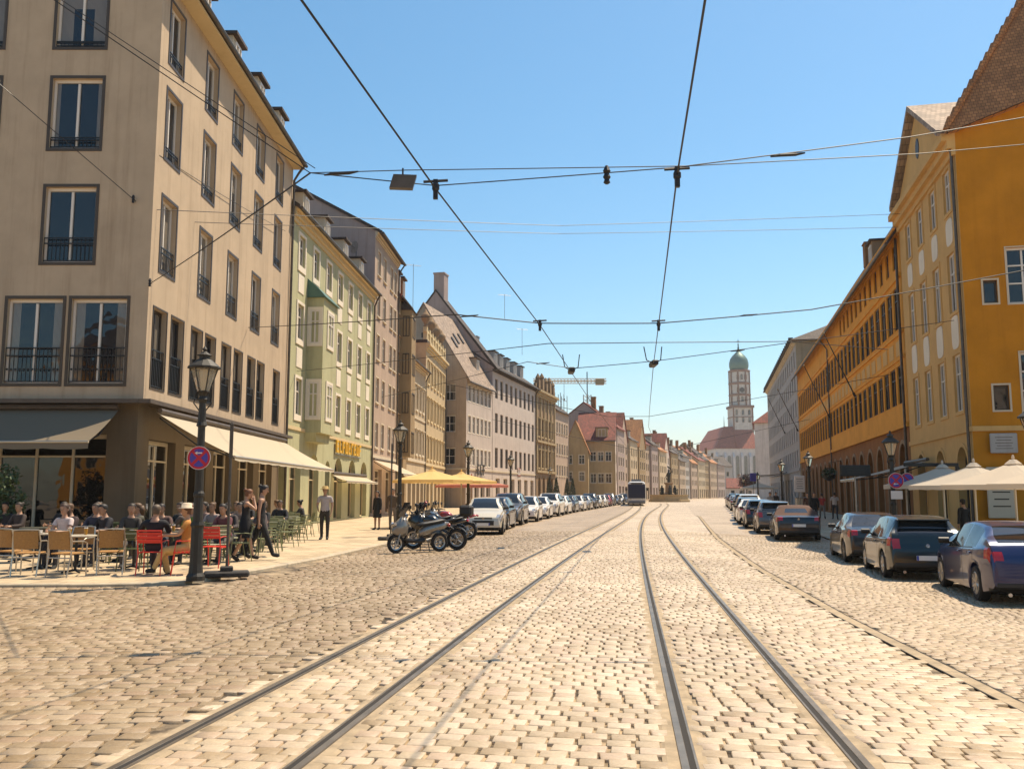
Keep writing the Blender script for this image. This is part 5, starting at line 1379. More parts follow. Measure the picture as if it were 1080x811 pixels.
def person(label, loc, rz, h=1.75, legs=((0,0),(0,0)), arms=((0,.12,.15,0),(0,.12,.15,0)), sit=False, lean=0.0, head=(0,0), skin=(.42,.24,.15),
           shirt=(.1,.1,.1), sleeve=.5, lower='trousers', lower_col=(.03,.03,.035), shoes=(.02,.02,.02), hair=(.03,.02,.012), hairlen=0, hat=None, group=None, female=False):
    k = h/1.75
    root = empty('person', loc, rz, label, 'person', group)
    V = Vector
    pz = (.54 if sit else .93)*k
    lc, ls = math.cos(lean), math.sin(lean)
    def up(z, x=0, y=0): return V((x*k, (ls*z + lc*y)*k, pz + (lc*z - ls*y)*k))
    P = {}
    P['pelvis'] = V((0,0,pz)); P['belly'] = up(.17); P['chest'] = up(.36, 0, .01); P['neckb'] = up(.515, 0, -.005); P['neck'] = up(.585, 0, .01)
    hy, hp = head
    hd = V((math.sin(hy)*.02, .03+hp*.05, 0))
    P['head'] = up(.69, hd.x, hd.y); P['top'] = up(.765, hd.x*1.3, hd.y+hp*.03)
    sw = .165 if female else .195
    for i, s in ((0,-1),(1,1)):
        P[f'sh{i}'] = up(.475, s*sw)
        a, lat, el, inw = arms[i]
        d = V((s*math.sin(lat), math.sin(a)*math.cos(lat), -math.cos(a)*math.cos(lat)))
        P[f'el{i}'] = P[f'sh{i}'] + d*.29*k
        a2 = a + el
        d2 = V((s*math.sin(lat*.4 - inw), math.sin(a2), -math.cos(a2))).normalized()
        P[f'wr{i}'] = P[f'el{i}'] + d2*.25*k; P[f'ha{i}'] = P[f'wr{i}'] + d2*.085*k
        P[f'd{i}'] = d2
        hipx = .095 if not female else .1
        P[f'hi{i}'] = V((s*hipx*k, 0, pz-.03*k))
        la, kf = legs[i]
        if sit and la == 0: la, kf = 1.45, 1.45
        t = V((s*.03*(2 if sit else 1), math.sin(la), -math.cos(la)))
        P[f'kn{i}'] = P[f'hi{i}'] + t*.43*k
        t2 = V((0, math.sin(la-kf), -math.cos(la-kf)))
        P[f'an{i}'] = P[f'kn{i}'] + t2*.41*k
        fz = la-kf
        P[f'to{i}'] = P[f'an{i}'] + V((s*.03, math.cos(fz)*.15 , -.055 + math.sin(fz)*.1))*k
    def sub(names, edges, rad, mul=1.0, add=0.0):
        idx = {n: i for i, n in enumerate(names)}
        rr = [((rad[n][0]*mul+add)*k, (rad[n][1]*mul+add)*k) if isinstance(rad[n], tuple) else (rad[n]*mul+add)*k for n in names]
        return skin_mesh([P[n] for n in names], [(idx[a], idx[b]) for a, b in edges], rr)
    fb = .9 if female else 1.0
    RAD = dict(pelvis=(.14,.105), belly=(.125*fb,.095), chest=(.15*fb,.108), neckb=(.075,.065), neck=.05, head=(.06,.06), top=(.04,.04))
    for i in (0, 1):
        RAD.update({f'sh{i}':.056*fb, f'el{i}':.042*fb, f'wr{i}':(.027,.024), f'ha{i}':(.034,.018), f'hi{i}':.088, f'kn{i}':.058, f'an{i}':.040, f'to{i}':(.038,.026)})
    names = ['pelvis','belly','chest','neckb','neck','head','top']; ed = [('pelvis','belly'),('belly','chest'),('chest','neckb'),('neckb','neck'),('neck','head'),('head','top')]
    for i in (0, 1):
        names += [f'sh{i}',f'el{i}',f'wr{i}',f'ha{i}',f'hi{i}',f'kn{i}',f'an{i}',f'to{i}']
        ed += [('chest',f'sh{i}'),(f'sh{i}',f'el{i}'),(f'el{i}',f'wr{i}'),(f'wr{i}',f'ha{i}'),('pelvis',f'hi{i}'),(f'hi{i}',f'kn{i}'),(f'kn{i}',f'an{i}'),(f'an{i}',f'to{i}')]
    body = sub(names, ed, RAD)
    # which limb each face belongs to (for the clothes)
    fc = np.empty(len(body.polygons)*3); body.polygons.foreach_get('center', fc); fc = fc.reshape(-1, 3)
    best = np.full(len(fc), 9e9); reg = np.zeros(len(fc), int); par = np.zeros(len(fc))
    for bi, (a_, b_) in enumerate(ed):
        A, B = np.array(P[a_]), np.array(P[b_]); ab = B-A
        t = np.clip(((fc-A) @ ab)/(ab @ ab), 0, 1)
        r0 = RAD[a_] if not isinstance(RAD[a_], tuple) else sum(RAD[a_])/2; r1 = RAD[b_] if not isinstance(RAD[b_], tuple) else sum(RAD[b_])/2
        d = np.linalg.norm(fc-(A+t[:,None]*ab), axis=1)/((r0*(1-t)+r1*t)*k)
        m_ = d < best; best[m_] = d[m_]; reg[m_] = bi; par[m_] = t[m_]
    bone = [x[:2]+'-'+y[:2] for x, y in ed]
    def garment(nm_, want, off, mat, extra=None, F=None):
        F = F or [f for f in range(len(fc)) if want(bone[reg[f]], par[f])]
        if not F: return
        vs = sorted({v for f in F for v in body.polygons[f].vertices}); mp = {v: i for i, v in enumerate(vs)}
        co = [body.vertices[v].co + body.vertices[v].normal*off*k for v in vs]
        me = bpy.data.meshes.new(nm_); me.from_pydata(co, [], [tuple(mp[v] for v in body.polygons[f].vertices) for f in F])
        me.polygons.foreach_set('use_smooth', [True]*len(F)); me.materials.append(mat)
        if extra: join_mb(me, extra)
        me.update(); put(nm_, me, root)
    def is_shirt(b_, t):
        if b_ == 'pe-be': return t > .12
        if b_ in ('be-ch',): return True
        if b_ == 'ch-ne': return t < (.75 if sleeve else .45)
        if b_ == 'ch-sh': return True if sleeve else t < .62
        if b_ == 'sh-el': return t < (1.01 if sleeve >= 1 else sleeve*1.3)
        if b_ == 'el-wr': return sleeve >= 1 and t < .95
        return False
    def is_legs(b_, t):
        if b_ == 'pe-be': return t < .75
        if b_ == 'pe-hi': return True
        if b_ == 'hi-kn': return lower != 'skirt' or t < .1
        if b_ == 'kn-an': return lower == 'trousers' and t < .93
        return False
    garment('shirt', is_shirt, .014, cloth(shirt))
    skq = None
    if lower == 'skirt':
        skq = MB(); km = (P['kn0']+P['kn1'])/2; hp_ = P['pelvis']; rings = []
        for t, r in ((-.3,.125),(-.1,.15),(.1,.172),(.45,.19),(.85,.205)):
            c = hp_.lerp(km, max(t,0)) if t >= 0 else hp_ + V((0,0,-t*.5*k))
            rings.append(skq.pts([(c.x + r*k*1.05*math.cos(a_), c.y + r*k*.88*math.sin(a_), c.z) for a_ in [2*math.pi*i/16 for i in range(16)]]))
        for a_, b_ in zip(rings[:-1], rings[1:]):
            for i in range(16): j = (i+1) % 16; skq.face((a_+i, a_+j, b_+j, b_+i))
    garment(lower, is_legs, .009, cloth(lower_col), skq)
    for i in (0, 1):
        garment('shoe', None, .012, cloth(shoes), None, [f for f in range(len(fc)) if ed[reg[f]][0] == f'an{i}' or (ed[reg[f]][1] == f'an{i}' and par[f] > .93)])
    body.materials.clear(); body.materials.append(skin_mat(skin)); body.materials.append(M['eye']); body.materials.append(M['lip'])
    # head, face and fingers
    q = MB(); hc = P['head']; q.M = Matrix.Translation(hc) @ Matrix.Rotation(-hy, 4, 'Z') @ Matrix.Rotation(-lean*.4-hp*.4, 4, 'X') @ Matrix.Scale(k, 4)
    q.lathe([(.012,-.122),(.04,-.116),(.062,-.09),(.075,-.05),(.086,0),(.092,.035),(.088,.07),(.07,.1),(.04,.118),(.004,.124)], (0,.005,0), 18, 'z', .82, 1.02)
    q.tube([(0,.086,.022),(0,.112,-.022),(0,.084,-.034)], [.007,.015,.011], 6)
    for s in (-1, 1): q.ball((s*.074,-.005,-.005), .024, 6, .4, .8, 1.3)
    q.mi = 1
    for s in (-1, 1): q.ball((s*.030,.083,.018), .011, 6, 1.3, .5, .7)
    for s in (-1, 1): q.tube([(s*.016,.089,.040),(s*.046,.078,.040)], .005, 4)
    q.mi = 2; q.ball((0,.078,-.066), .022, 6, 1.1, .5, .3); q.mi = 0
    hM = q.M; q.M = Matrix.Identity(4)
    for i, s in ((0,-1),(1,1)):
        d = P[f'd{i}']; side = d.cross(V((s,0,0.01))).normalized()  # across the palm
        inn = V((-s,0,0)); base = P[f'ha{i}'] - d*.022*k
        for f, (o, ln) in enumerate(((-.026,.068),(-.009,.078),(.009,.073),(.025,.058))):
            a = base + (side*o + d*.012)*k; m = a + (d*ln*.55 + inn*.006)*k; e = m + (d*ln*.4 + inn*.022)*k
            q.tube([a, m, e], [.009*k,.0085*k,.006*k], 5)
        a = P[f'wr{i}'] + (d*.04 + side*(-.026))*k; q.tube([a, a + (side*-.03 + d*.025)*k, a + (side*-.034 + d*.058 + inn*.015)*k], [.011*k,.010*k,.007*k], 5)
    join_mb(body, q)
    put('body', body, root)
    # hair / hat
    q = MB(); q.M = hM
    hz = [-.122,-.09,-.05,0,.035,.07,.1,.118,.124]; hr_ = [.03,.062,.075,.086,.092,.088,.07,.04,.002]
    rings = []
    for t in range(8):
        row = []
        for i in range(20):
            a_ = 2*math.pi*i/20; fr = math.sin(a_)
            zl = .072 if fr > .55 else (.01 + (fr+.0)*.06 if fr > -.2 else -.06)
            z = zl + (.124-zl)*(t/7)**.8; r_ = float(np.interp(z, hz, hr_))*1.04 + .009
            row.append((r_*math.cos(a_)*.84, .003 + r_*math.sin(a_)*1.03, z + .012*t/7))
        rings.append(q.pts(row))
    for a_, b_ in zip(rings[:-1], rings[1:]):
        for i in range(20): j = (i+1) % 20; q.face((a_+i, a_+j, b_+j, b_+i))
    q.face([rings[-1]+i for i in range(20)])
    q.M = hM
    if hairlen: q.tube([(0,-.06,.05),(0,-.085,-.05),(0,-.085,-.05-hairlen)], [.08,.08,.05], 10)
    elif female: q.ball((0,-.10,.09), .045, 8)
    if hair not in CM: CM[hair] = simple('hair_tone', hair, .6, var=.2, scale=30)
    q.build('hair', CM[hair], root, True)
    if hat:
        q = MB(); q.M = hM; q.lathe([(.17,.055),(.17,.063),(.108,.075),(.098,.15),(.06,.165),(.01,.16)], (0,-.008,.0), 16, 'z'); q.build('hat', cloth(hat), root, True)
    return root

PZ = .046   # pavement surface
W8 = ((.42,.12),(-.32,.35))
person('woman in a short black dress walking with one hand raised to her brow', (-6.32,21.6,PZ+.005), R(-68), 1.68, legs=((.30,.10),(-.22,.25)), arms=((1.1,.45,2.3,.75),(.9,.3,2.4,.7)), shirt=(.012,.011,.012), sleeve=0, lower='skirt', lower_col=(.012,.011,.012), hair=(.16,.06,.02), female=True, head=(-.2,.4), shoes=(.03,.02,.015), skin=(.45,.25,.15))
person('walker in black sleeveless top and long trousers beside the woman in short dress', (-6.05,21.95,PZ+.005), R(-80), 1.78, legs=((-.36,.18),(.40,.05)), arms=((.05,.1,.1,0),(-.12,.1,.15,0)), shirt=(.012,.011,.012), sleeve=0, lower_col=(.014,.014,.013), hair=(.02,.014,.01), female=True, head=(0,.3), skin=(.42,.24,.15))
person('man with straw hat, pale vest and dark sleeves standing on the sunny pavement', (-6.5,31.6,PZ+.005), R(178), 1.80, legs=((.06,.02),(-.05,.02)), arms=((.0,.2,.35,.15),(.1,.22,.9,.45)), shirt=(.42,.36,.34), sleeve=.5, lower_col=(.03,.025,.022), hat=(.42,.28,.1), skin=(.40,.23,.14))
person('woman in a long black dress waiting before the pink house', (-5.95,40.2,PZ), R(150), 1.7, shirt=(.012,.012,.012), sleeve=1, lower='skirt', lower_col=(.012,.012,.012), female=True, hairlen=.2)
person('man in brown jacket and grey trousers next to the woman in the long black dress', (-5.3,40.4,PZ), R(200), 1.8, shirt=(.10,.065,.035), sleeve=1, lower_col=(.16,.13,.1))
def gr(x, y): return g(x, y)+.047
person('dark dressed person standing under the white parasols', (15.6,31.4,gr(15.6,31.4)), R(20), 1.72, shirt=(.015,.014,.013), sleeve=1, lower_col=(.02,.018,.016))
person('person in white shirt with a dark bag walking along the orange arcade', (20.6,58,gr(20.6,58)), R(-15), 1.75, legs=W8, shirt=(.55,.45,.38), sleeve=.5, lower_col=(.06,.05,.05))
person('person in red top walking in front of the white shirt along the arcade', (20.2,59.2,gr(20.2,59.2)), R(-12), 1.68, legs=W8, shirt=(.4,.05,.035), sleeve=.5, lower_col=(.2,.17,.14), female=True)
person('dark clothed person by the second lamp of the right pavement', (17.3,52,gr(17.3,52)), R(180), 1.78, shirt=(.02,.018,.018), sleeve=1)
person('dark clothed person with rust jacket left of the second right lamp', (17.9,55,gr(17.9,55)), R(170), 1.74, shirt=(.09,.035,.02), sleeve=1)
person('grey clothed person beside the white board sign', (17.9,63,gr(17.9,63)), R(190), 1.76, shirt=(.3,.28,.26), sleeve=.5, lower_col=(.12,.11,.1))
person('person in dark coat far up the right pavement', (21.5,74,gr(21.5,74)), R(190), 1.76, shirt=(.03,.025,.025), sleeve=1)

# ------------------------------------------------------------------ café terrace
M['redmetal'] = simple('red_powder_coat', (.62,.035,.018), .4); M['greenmetal'] = simple('olive_powder_coat', (.085,.10,.035), .45); M['palegreenmetal'] = simple('pale_green_powder_coat', (.20,.215,.10), .45)
M['wicker'] = simple('tan_wicker', (.34,.18,.055), .8, var=.3, bump=.5, scale=60); M['alu'] = simple('aluminium_tube', (.5,.45,.37), .35, .7)
M['tabletop'] = simple('pale_tabletop', (.42,.37,.28), .5, var=.15); M['darktop'] = simple('dark_tabletop', (.07,.07,.05), .45)
def metal_chair(mat):
    r = empty('cafe_chair', (0,0,-50))
    q = MB()
    for i in range(6): q.bbox(-.23,.23,-.20+i*.072,-.145+i*.072,.435,.45,.005)
    q.box(-.235,-.215,-.21,.22,.418,.434); q.box(.215,.235,-.21,.22,.418,.434); q.build('seat', mat, r)
    q = MB()
    for i in range(3): q.bbox(-.22,.22,-.262-i*.022,-.25-i*.022,.62+i*.075,.68+i*.075,.006)
    for s in (-1,1): q.tube([(s*.225,-.2,.43),(s*.225,-.3,.86)], .012, 6)
    q.tube([(-.225,-.3,.86),(.225,-.3,.86)], .014, 6); q.build('backrest', mat, r)
    for s in (-1,1):
        for y0, y1 in ((.2,.25),(-.2,-.28)):
            q = MB(); q.tube([(s*.22,y0,.43),(s*.23,y1,0)], .012, 6); q.build('leg', mat, r)
    for s in (-1,1):
        q = MB(); q.tube([(s*.23,-.25,.64),(s*.245,-.1,.66),(s*.245,.17,.65),(s*.235,.2,.43)], .011, 6); q.build('armrest', mat, r)
    return r
def wicker_chair():
    r = empty('wicker_armchair', (0,0,-50))
    q = MB(); q.bbox(-.22,.22,-.2,.22,.42,.45,.012); q.build('seat', M['wicker'], r)
    q = MB()
    for a, b_ in ((-.22,-.11),(-.11,0),(0,.11),(.11,.22)):
        f = lambda x: -.24-.05*(1-(x/.22)**2)
        q.poly([(a,f(a),.52),(b_,f(b_),.52),(b_,f(b_)-.05,.86),(a,f(a)-.05,.86)]); q.poly([(a,f(a)+.02,.52),(b_,f(b_)+.02,.52),(b_,f(b_)-.03,.86),(a,f(a)-.03,.86)][::-1])
    q.build('backrest', M['wicker'], r)
    for s in (-1,1):
        q = MB(); q.tube([(s*.24,.24,0),(s*.24,.23,.62),(s*.25,.12,.66),(s*.25,-.22,.67),(s*.225,-.28,.88)], .014, 6); q.build('leg', M['alu'], r)
        q = MB(); q.tube([(s*.23,-.3,0),(s*.24,-.22,.42),(s*.25,-.22,.66)], .014, 6); q.build('leg', M['alu'], r)
    for P_ in ([(-.225,-.28,.88),(0,-.33,.89),(.225,-.28,.88)], [(-.24,.235,.41),(.24,.235,.41)], [(-.235,-.25,.36),(.235,-.25,.36)]):
        q = MB(); q.tube(P_, .013, 6); q.build('crossbar', M['alu'], r)
    return r
def cafe_table(mat):
    r = empty('cafe_table', (0,0,-50))
    q = MB(); q.lathe([(.36,.715),(.375,.72),(.375,.738),(.36,.745)], (0,0,0), 22); q.build('table_top', mat, r)
    q = MB(); q.tube([(0,0,.04),(0,0,.715)], .028, 8); q.build('column', M['iron'], r)
    q = MB()
    for a in range(4): t = a*math.pi/2+.78; q.tube([(0,0,.06),(.26*math.cos(t),.26*math.sin(t),.02)], [.025,.018], 6)
    q.build('foot', M['iron'], r)
    return r
protos = {}
def seat_at(kind, x, y, rz, label, group):
    if kind not in protos:
        o = protos[kind] = {'red': lambda: metal_chair(M['redmetal']), 'green': lambda: metal_chair(M['greenmetal']), 'pale': lambda: metal_chair(M['palegreenmetal']),
                            'wicker': wicker_chair, 'table': lambda: cafe_table(M['darktop']), 'paletable': lambda: cafe_table(M['tabletop'])}[kind]()
    else: o = copy_tree(protos[kind])
    o.location = (x, y, PZ+.002); o.rotation_euler = (0,0,rz)
    tag(o, label, 'table' if 'table' in kind else 'chair', group)
    return o
gw = 'wicker armchairs on the café terrace'
for x, y, rz, lab in ((-9.35,17.75,.15,'wicker armchair with tan back at the front edge, leftmost of the terrace'),(-8.55,17.6,-.2,'wicker armchair with tan back square to the street at the front edge'),
                      (-7.95,18.15,.35,'wicker armchair turned aside next to the olive green chairs'),(-9.0,18.9,3.1,'wicker armchair across the table from the front row, facing the street'),
                      (-9.95,18.3,-.4,'wicker armchair partly out of frame at the left edge')): seat_at('wicker', x, y, rz, lab, gw)
gt = 'round tables on the café terrace'
for x, y, lab in ((-8.75,18.35,'pale round café table among the wicker armchairs'),(-9.95,19.3,'pale round café table by the woman in the white blouse')): seat_at('paletable', x, y, 0, lab, gt)
for x, y, lab in ((-7.6,20.3,'dark round café table between the red chairs'),(-8.0,19.35,'dark round table behind the olive chair by the red chair')): seat_at('table', x, y, 0, lab, gt)
rd = 'red metal chairs on the café terrace'
seat_at('red', -7.05,17.95, .1, 'bright red metal chair occupied by the man in the dark shirt', rd)
seat_at('red', -6.45,18.05, 1.9, 'bright red metal chair under the woman in orange', rd)
seat_at('red', -6.42,19.7, -.1, 'empty bright red metal chair beside the corner lamp post', rd)
gg = 'olive green metal chairs on the café terrace'
seat_at('green', -7.85,18.95, .05, 'olive green metal chair with its back to the street left of the red chair', gg)
seat_at('green', -8.35,20.6, 2.8, 'olive green metal chair behind the pale tables', gg)
random.seed(3)
rows = 0
for (x0, y0, nx, ny) in ((-9.6,21.2,3,1),(-6.9,21.2,1,1),(-6.9,23.0,2,1),(-8.6,23.4,2,1),(-7.2,25.0,2,1),(-8.9,25.6,2,1),(-7.4,27.2,2,1),(-9.1,27.9,1,1),(-7.7,29.3,2,1),(-8.0,31.4,2,1),(-8.2,33.6,2,1),(-8.4,36,2,1)):
    for i in range(nx):
        tx_, ty2 = x0 - i*1.75 + random.uniform(-.1,.1), y0 + random.uniform(-.1,.1)
        seat_at('table', tx_, ty2, random.uniform(0,1), 'dark round table in the shaded rows along the beige house', 'dark round tables in rows along the beige house')
        for a in (.3, 1.9, 3.4, 5.0):
            a += random.uniform(-.25,.25)
            if random.random() < .12: continue
            cx, cy = tx_ + .62*math.cos(a), ty2 + .62*math.sin(a)
            if cx < -10.3: continue
            seat_at('pale' if x0 > -8.3 else 'green', cx, cy, a + math.pi/2 + random.uniform(-.3,.3),
                    'pale green metal chair in the rows beyond the corner lamp post' if x0 > -8.3 else 'olive green metal chair in the shaded rows close to the beige house', 'pale green metal chairs beyond the lamp' if x0 > -8.3 else 'olive chairs close to the house wall')
M['drink'] = simple('amber_drink', (.45,.22,.03), .1, 0, .6); M['crockery'] = simple('white_crockery', (.7,.66,.6), .3)
def glass_on(x, y, z, label, kind='glass'):
    r = empty('drinking_glass' if kind == 'glass' else 'coffee_cup', (x,y,z), 0, label, 'glass' if kind == 'glass' else 'cup', 'drinks on the café tables'); q = MB()
    if kind == 'glass': q.lathe([(.028,0),(.036,.13),(.034,.13)], (0,0,0), 10); q.build('body', M['drink'], r); q = MB(); q.lathe([(.037,.125),(.039,.15),(.036,.15)], (0,0,0), 10); q.build('rim', M['crockery'], r)
    else: q.lathe([(.03,.012),(.045,.07),(.041,.07)], (0,0,0), 10); q.build('body', M['crockery'], r); q = MB(); q.lathe([(.03,0),(.075,.012)], (0,0,0), 12); q.build('saucer', M['crockery'], r)
TZ = PZ+.747
for x, y, k_, lab in ((-8.85,18.25,'glass','amber drink glass on the pale table, left one of the pair'),(-8.62,18.45,'glass','amber drink glass on the pale table, right one of the pair'),(-9.9,19.15,'cup','white coffee cup before the woman in the white blouse'),
                      (-7.5,20.2,'glass','amber drink glass on the dark table between the red chairs'),(-7.75,20.4,'cup','white cup on the dark table between the red chairs'),(-8.05,19.3,'cup','white cup on the dark table behind the olive chair')): glass_on(x, y, TZ, lab, k_)
SIT = ((1.45,1.45),(1.45,1.45))
def sitter(label, x, y, rz, **kw):
    kw.setdefault('arms', ((.55,.15,1.0,.35),(.5,.15,1.1,.35)))
    return person(label, (x, y, PZ), rz, sit=True, **kw)
sitter('man in a dark shirt seated on a red chair with his back to the street', -7.05,18.0, .1, shirt=(.012,.012,.016), sleeve=.6, hair=(.10,.07,.045), lower_col=(.03,.03,.04), arms=((.5,.5,.7,-.3),(.6,.2,1.0,.3)))
sitter('woman in orange dress and straw hat seated cross-legged on a red chair', -6.45,18.1, 1.9, shirt=(.52,.22,.045), sleeve=.4, lower='trousers', lower_col=(.55,.36,.14), hair=(.12,.05,.02), hat=(.62,.5,.36), female=True, legs=((1.5,1.1),(1.3,1.55)), skin=(.5,.28,.15))
sitter('woman in a white blouse seated at the left edge of the terrace', -9.75,18.95+.9, 3.0, shirt=(.55,.45,.42), sleeve=.4, hair=(.05,.025,.015), female=True, hairlen=.15, skin=(.42,.24,.16))
sitter('guest in a bright green shirt seated behind the woman in orange', -7.35,21.0, 2.6, shirt=(.13,.2,.03), sleeve=.6, hair=(.02,.015,.01))
SG = [(-9.4,20.6,2.9,(.03,.03,.05),'guest in dark navy seated at the shaded window wall'),(-8.8,21.6,2.2,(.08,.075,.05),'guest in khaki seated near the middle shop mullion'),(-8.2,21.3,3.4,(.10,.055,.045),'guest in dull red seated left of the corner pillar'),
      (-7.9,22.0,1.2,(.13,.095,.075),'guest in beige top seated before the corner pillar'),(-9.9,21.9,3.1,(.02,.02,.02),'guest in black seated under the awning at far left'),(-6.6,21.0,2.9,(.12,.04,.045),'guest in dark red leaning over a table behind the empty red chair'),
      (-7.0,22.4,3.3,(.05,.04,.04),'guest in brown seated behind the corner lamp post'),(-7.6,23.2,2.9,(.30,.24,.22),'guest in pale top seated beyond the corner lamp post'),(-6.5,23.9,1.5,(.08,.06,.06),'guest in grey brown seated in the pale green chair rows'),
      (-8.3,24.6,2.5,(.26,.16,.13),'guest in pinkish top seated under the cream awning'),(-7.9,26.2,3.0,(.03,.03,.035),'guest in black seated midway under the cream awning'),(-8.2,28.2,2.0,(.22,.2,.18),'guest in light grey seated under the far half of the cream awning'),
      (-7.7,30.2,3.3,(.02,.02,.022),'dark clothed guest seated at the far end of the terrace'),(-8.3,32.4,1.6,(.06,.05,.04),'guest in brown seated at the last tables of the terrace')]
SG += [(-9.0,20.3,2.6,(.02,.02,.025),'guest in black seated close behind the pale tables'),(-8.45,20.2,3.5,(.06,.05,.04),'guest in dark brown seated left of the man in the dark shirt'),(-10.1,20.9,2.7,(.05,.03,.03),'guest in maroon seated at the far left window'),
 (-9.3,22.6,3.0,(.10,.09,.08),'guest in grey seated against the shop glass left'),(-8.4,23.1,2.6,(.03,.03,.03),'guest in black seated against the corner pillar'),(-6.9,25.4,2.8,(.02,.02,.02),'guest in black seated in front of the pale green chairs'),
 (-7.3,24.4,3.4,(.2,.13,.1),'guest in rose top seated behind the temporary sign post'),(-7.5,27.4,1.8,(.12,.1,.09),'guest in taupe seated beyond the walking couple'),(-8.6,29.6,3.1,(.02,.02,.025),'guest in black near the far awning arm'),(-7.9,34.4,1.6,(.03,.03,.03),'guest in black at the very last terrace table')]
for i, (x, y, rz, c, lab) in enumerate(SG):
    sitter(lab, x, y, rz, shirt=c, sleeve=.6 if i % 3 else 1, hair=((.03,.02,.012),(.10,.05,.02),(.015,.012,.01))[i % 3], female=bool(i % 2), hairlen=.12 if i % 4 == 1 else 0, lean=.08*(i % 3), lower_col=((.03,.03,.04),(.08,.07,.06))[i % 2])

for i, (x, y) in enumerate(((-11.6,23.6),(-12.5,23.1),(-13.3,23.9),(-14.4,23.2),(-15.3,23.8),(-11.0,24.2),(-12.1,24.6),(-14.0,24.7),(-16.2,23.3))):
    sitter('dark clothed guest sitting in the deep shade under the grey awning', x, y, 2.6+.25*(i % 4), shirt=((.02,.02,.022),(.05,.035,.03),(.03,.03,.035))[i % 3], sleeve=1, hair=(.02,.014,.01), female=bool(i % 2), group='dark guests under the grey awning')
for i, (x, y) in enumerate(((-11.8,22.6),(-13.6,22.5),(-15.2,22.7))): seat_at('table', x, y, .3*i, 'dark round table in the deep shade under the grey awning', 'dark tables under the grey awning')
# ------------------------------------------------------------------ awnings, parasols
def cloth_mat(name, col, trans=.45):
    m, nt, b = newmat(name); L = nt.links.new
    b.inputs['Base Color'].default_value = rgba(col); b.inputs['Roughness'].default_value = .9; b.inputs['Specular IOR Level'].default_value = .1
    tr = N(nt, 'ShaderNodeBsdfTranslucent'); tr.inputs['Color'].default_value = rgba(col)
    mx = N(nt, 'ShaderNodeMixShader'); mx.inputs[0].default_value = trans
    out = [n for n in nt.nodes if n.type == 'OUTPUT_MATERIAL'][0]
    L(b.outputs[0], mx.inputs[1]); L(tr.outputs[0], mx.inputs[2]); L(mx.outputs[0], out.inputs['Surface'])
    return m
M['cloth_cream'] = cloth_mat('cream_awning_cloth', (.78,.68,.52), .5); M['cloth_grey'] = cloth_mat('grey_awning_cloth', (.19,.155,.11), .05)
M['cloth_white'] = cloth_mat('white_parasol_cloth', (.74,.64,.51), .4); M['cloth_yellow'] = cloth_mat('yellow_parasol_cloth', (.84,.62,.28), .45); M['cloth_red'] = cloth_mat('pink_parasol_cloth', (.62,.26,.2), .4)
def awning(label, P0, P1, zi, zo, out, cl, n=6, val=.22):
    """P0->P1 along the wall seen left to right from outside"""
    d = Vector((P1[0]-P0[0], P1[1]-P0[1])); W = d.length
    r = empty('awning', (P0[0],P0[1],0), math.atan2(d.y,d.x), label, 'awning')
    q = MB(); st = 8
    for j in range(n*3):
        x0, x1 = W*j/(n*3), W*(j+1)/(n*3)
        s0 = .02*abs(math.sin(math.pi*j/3)); s1 = .02*abs(math.sin(math.pi*(j+1)/3))
        for i in range(st):
            a, b_ = i/st, (i+1)/st
            z = lambda t, s: zi + (zo-zi)*t - .06*math.sin(math.pi*t) - s*math.sin(math.pi*t)
            q.poly([(x0,-out*a,z(a,s0)),(x1,-out*a,z(a,s1)),(x1,-out*b_,z(b_,s1)),(x0,-out*b_,z(b_,s0))])
    q.build('canopy', M[cl], r)
    q = MB()
    for j in range(n*6):
        x0, x1 = W*j/(n*6), W*(j+1)/(n*6); dz = lambda j: .03*abs(math.sin(j*1.05))
        q.poly([(x0,-out,zo-.03),(x1,-out,zo-.03),(x1,-out-.02,zo-val-dz(j+1)),(x0,-out-.02,zo-val-dz(j))])
    q.build('valance', M[cl], r)
    q = MB(); q.tube([(0,-out,zo-.02),(W,-out,zo-.02)], .035, 8); q.build('front_bar', M['alu'], r)
    q = MB(); q.tube([(0,-.1,zi+.05),(W,-.1,zi+.05)], .08, 8); q.build('roller_box', M['ledge'], r)
    for k in range(max(2, n//2+1)):
        x = .15 + (W-.3)*k/max(1, n//2); q = MB(); q.tube([(x,-.05,zi-.15),(x,-out*.5,(zi+zo)/2-.3),(x,-out+.02,zo-.06)], .025, 6); q.build('arm', M['iron'], r)
    return r
awning('cream awning stretched along the street front of the beige corner house', (-10.5,26.5), (-10.55,41.6), 4.0, 2.72, 2.35, 'cloth_cream', 6, .12)
awning('dark grey awning over the shaded front of the beige corner house', (-21,25.95), (-11.35,25.95), 4.05, 3.02, 1.8, 'cloth_grey', 4, .2)
awning('pale awning over the shop of the pinkish house', (-9.75,63.0), (-9.3,70.8), 4.0, 3.0, 2.2, 'cloth_cream', 3, .12)
awning('narrow white awning over the green house arches', (-10.3,51.5), (-9.85,60.5), 2.75, 2.35, .9, 'cloth_cream', 4, .1)
awning('grey and cream awning at the far bay of the ochre corner house', (19.7,45.0), (18.7,40.4), 3.1, 2.3, 3.2, 'cloth_white', 2, .1)
awning('dark canopy over the entrance of the grey block', (37.6,126), (35.6,117), 4.3, 4.0, 3.4, 'cloth_grey', 3, .5)
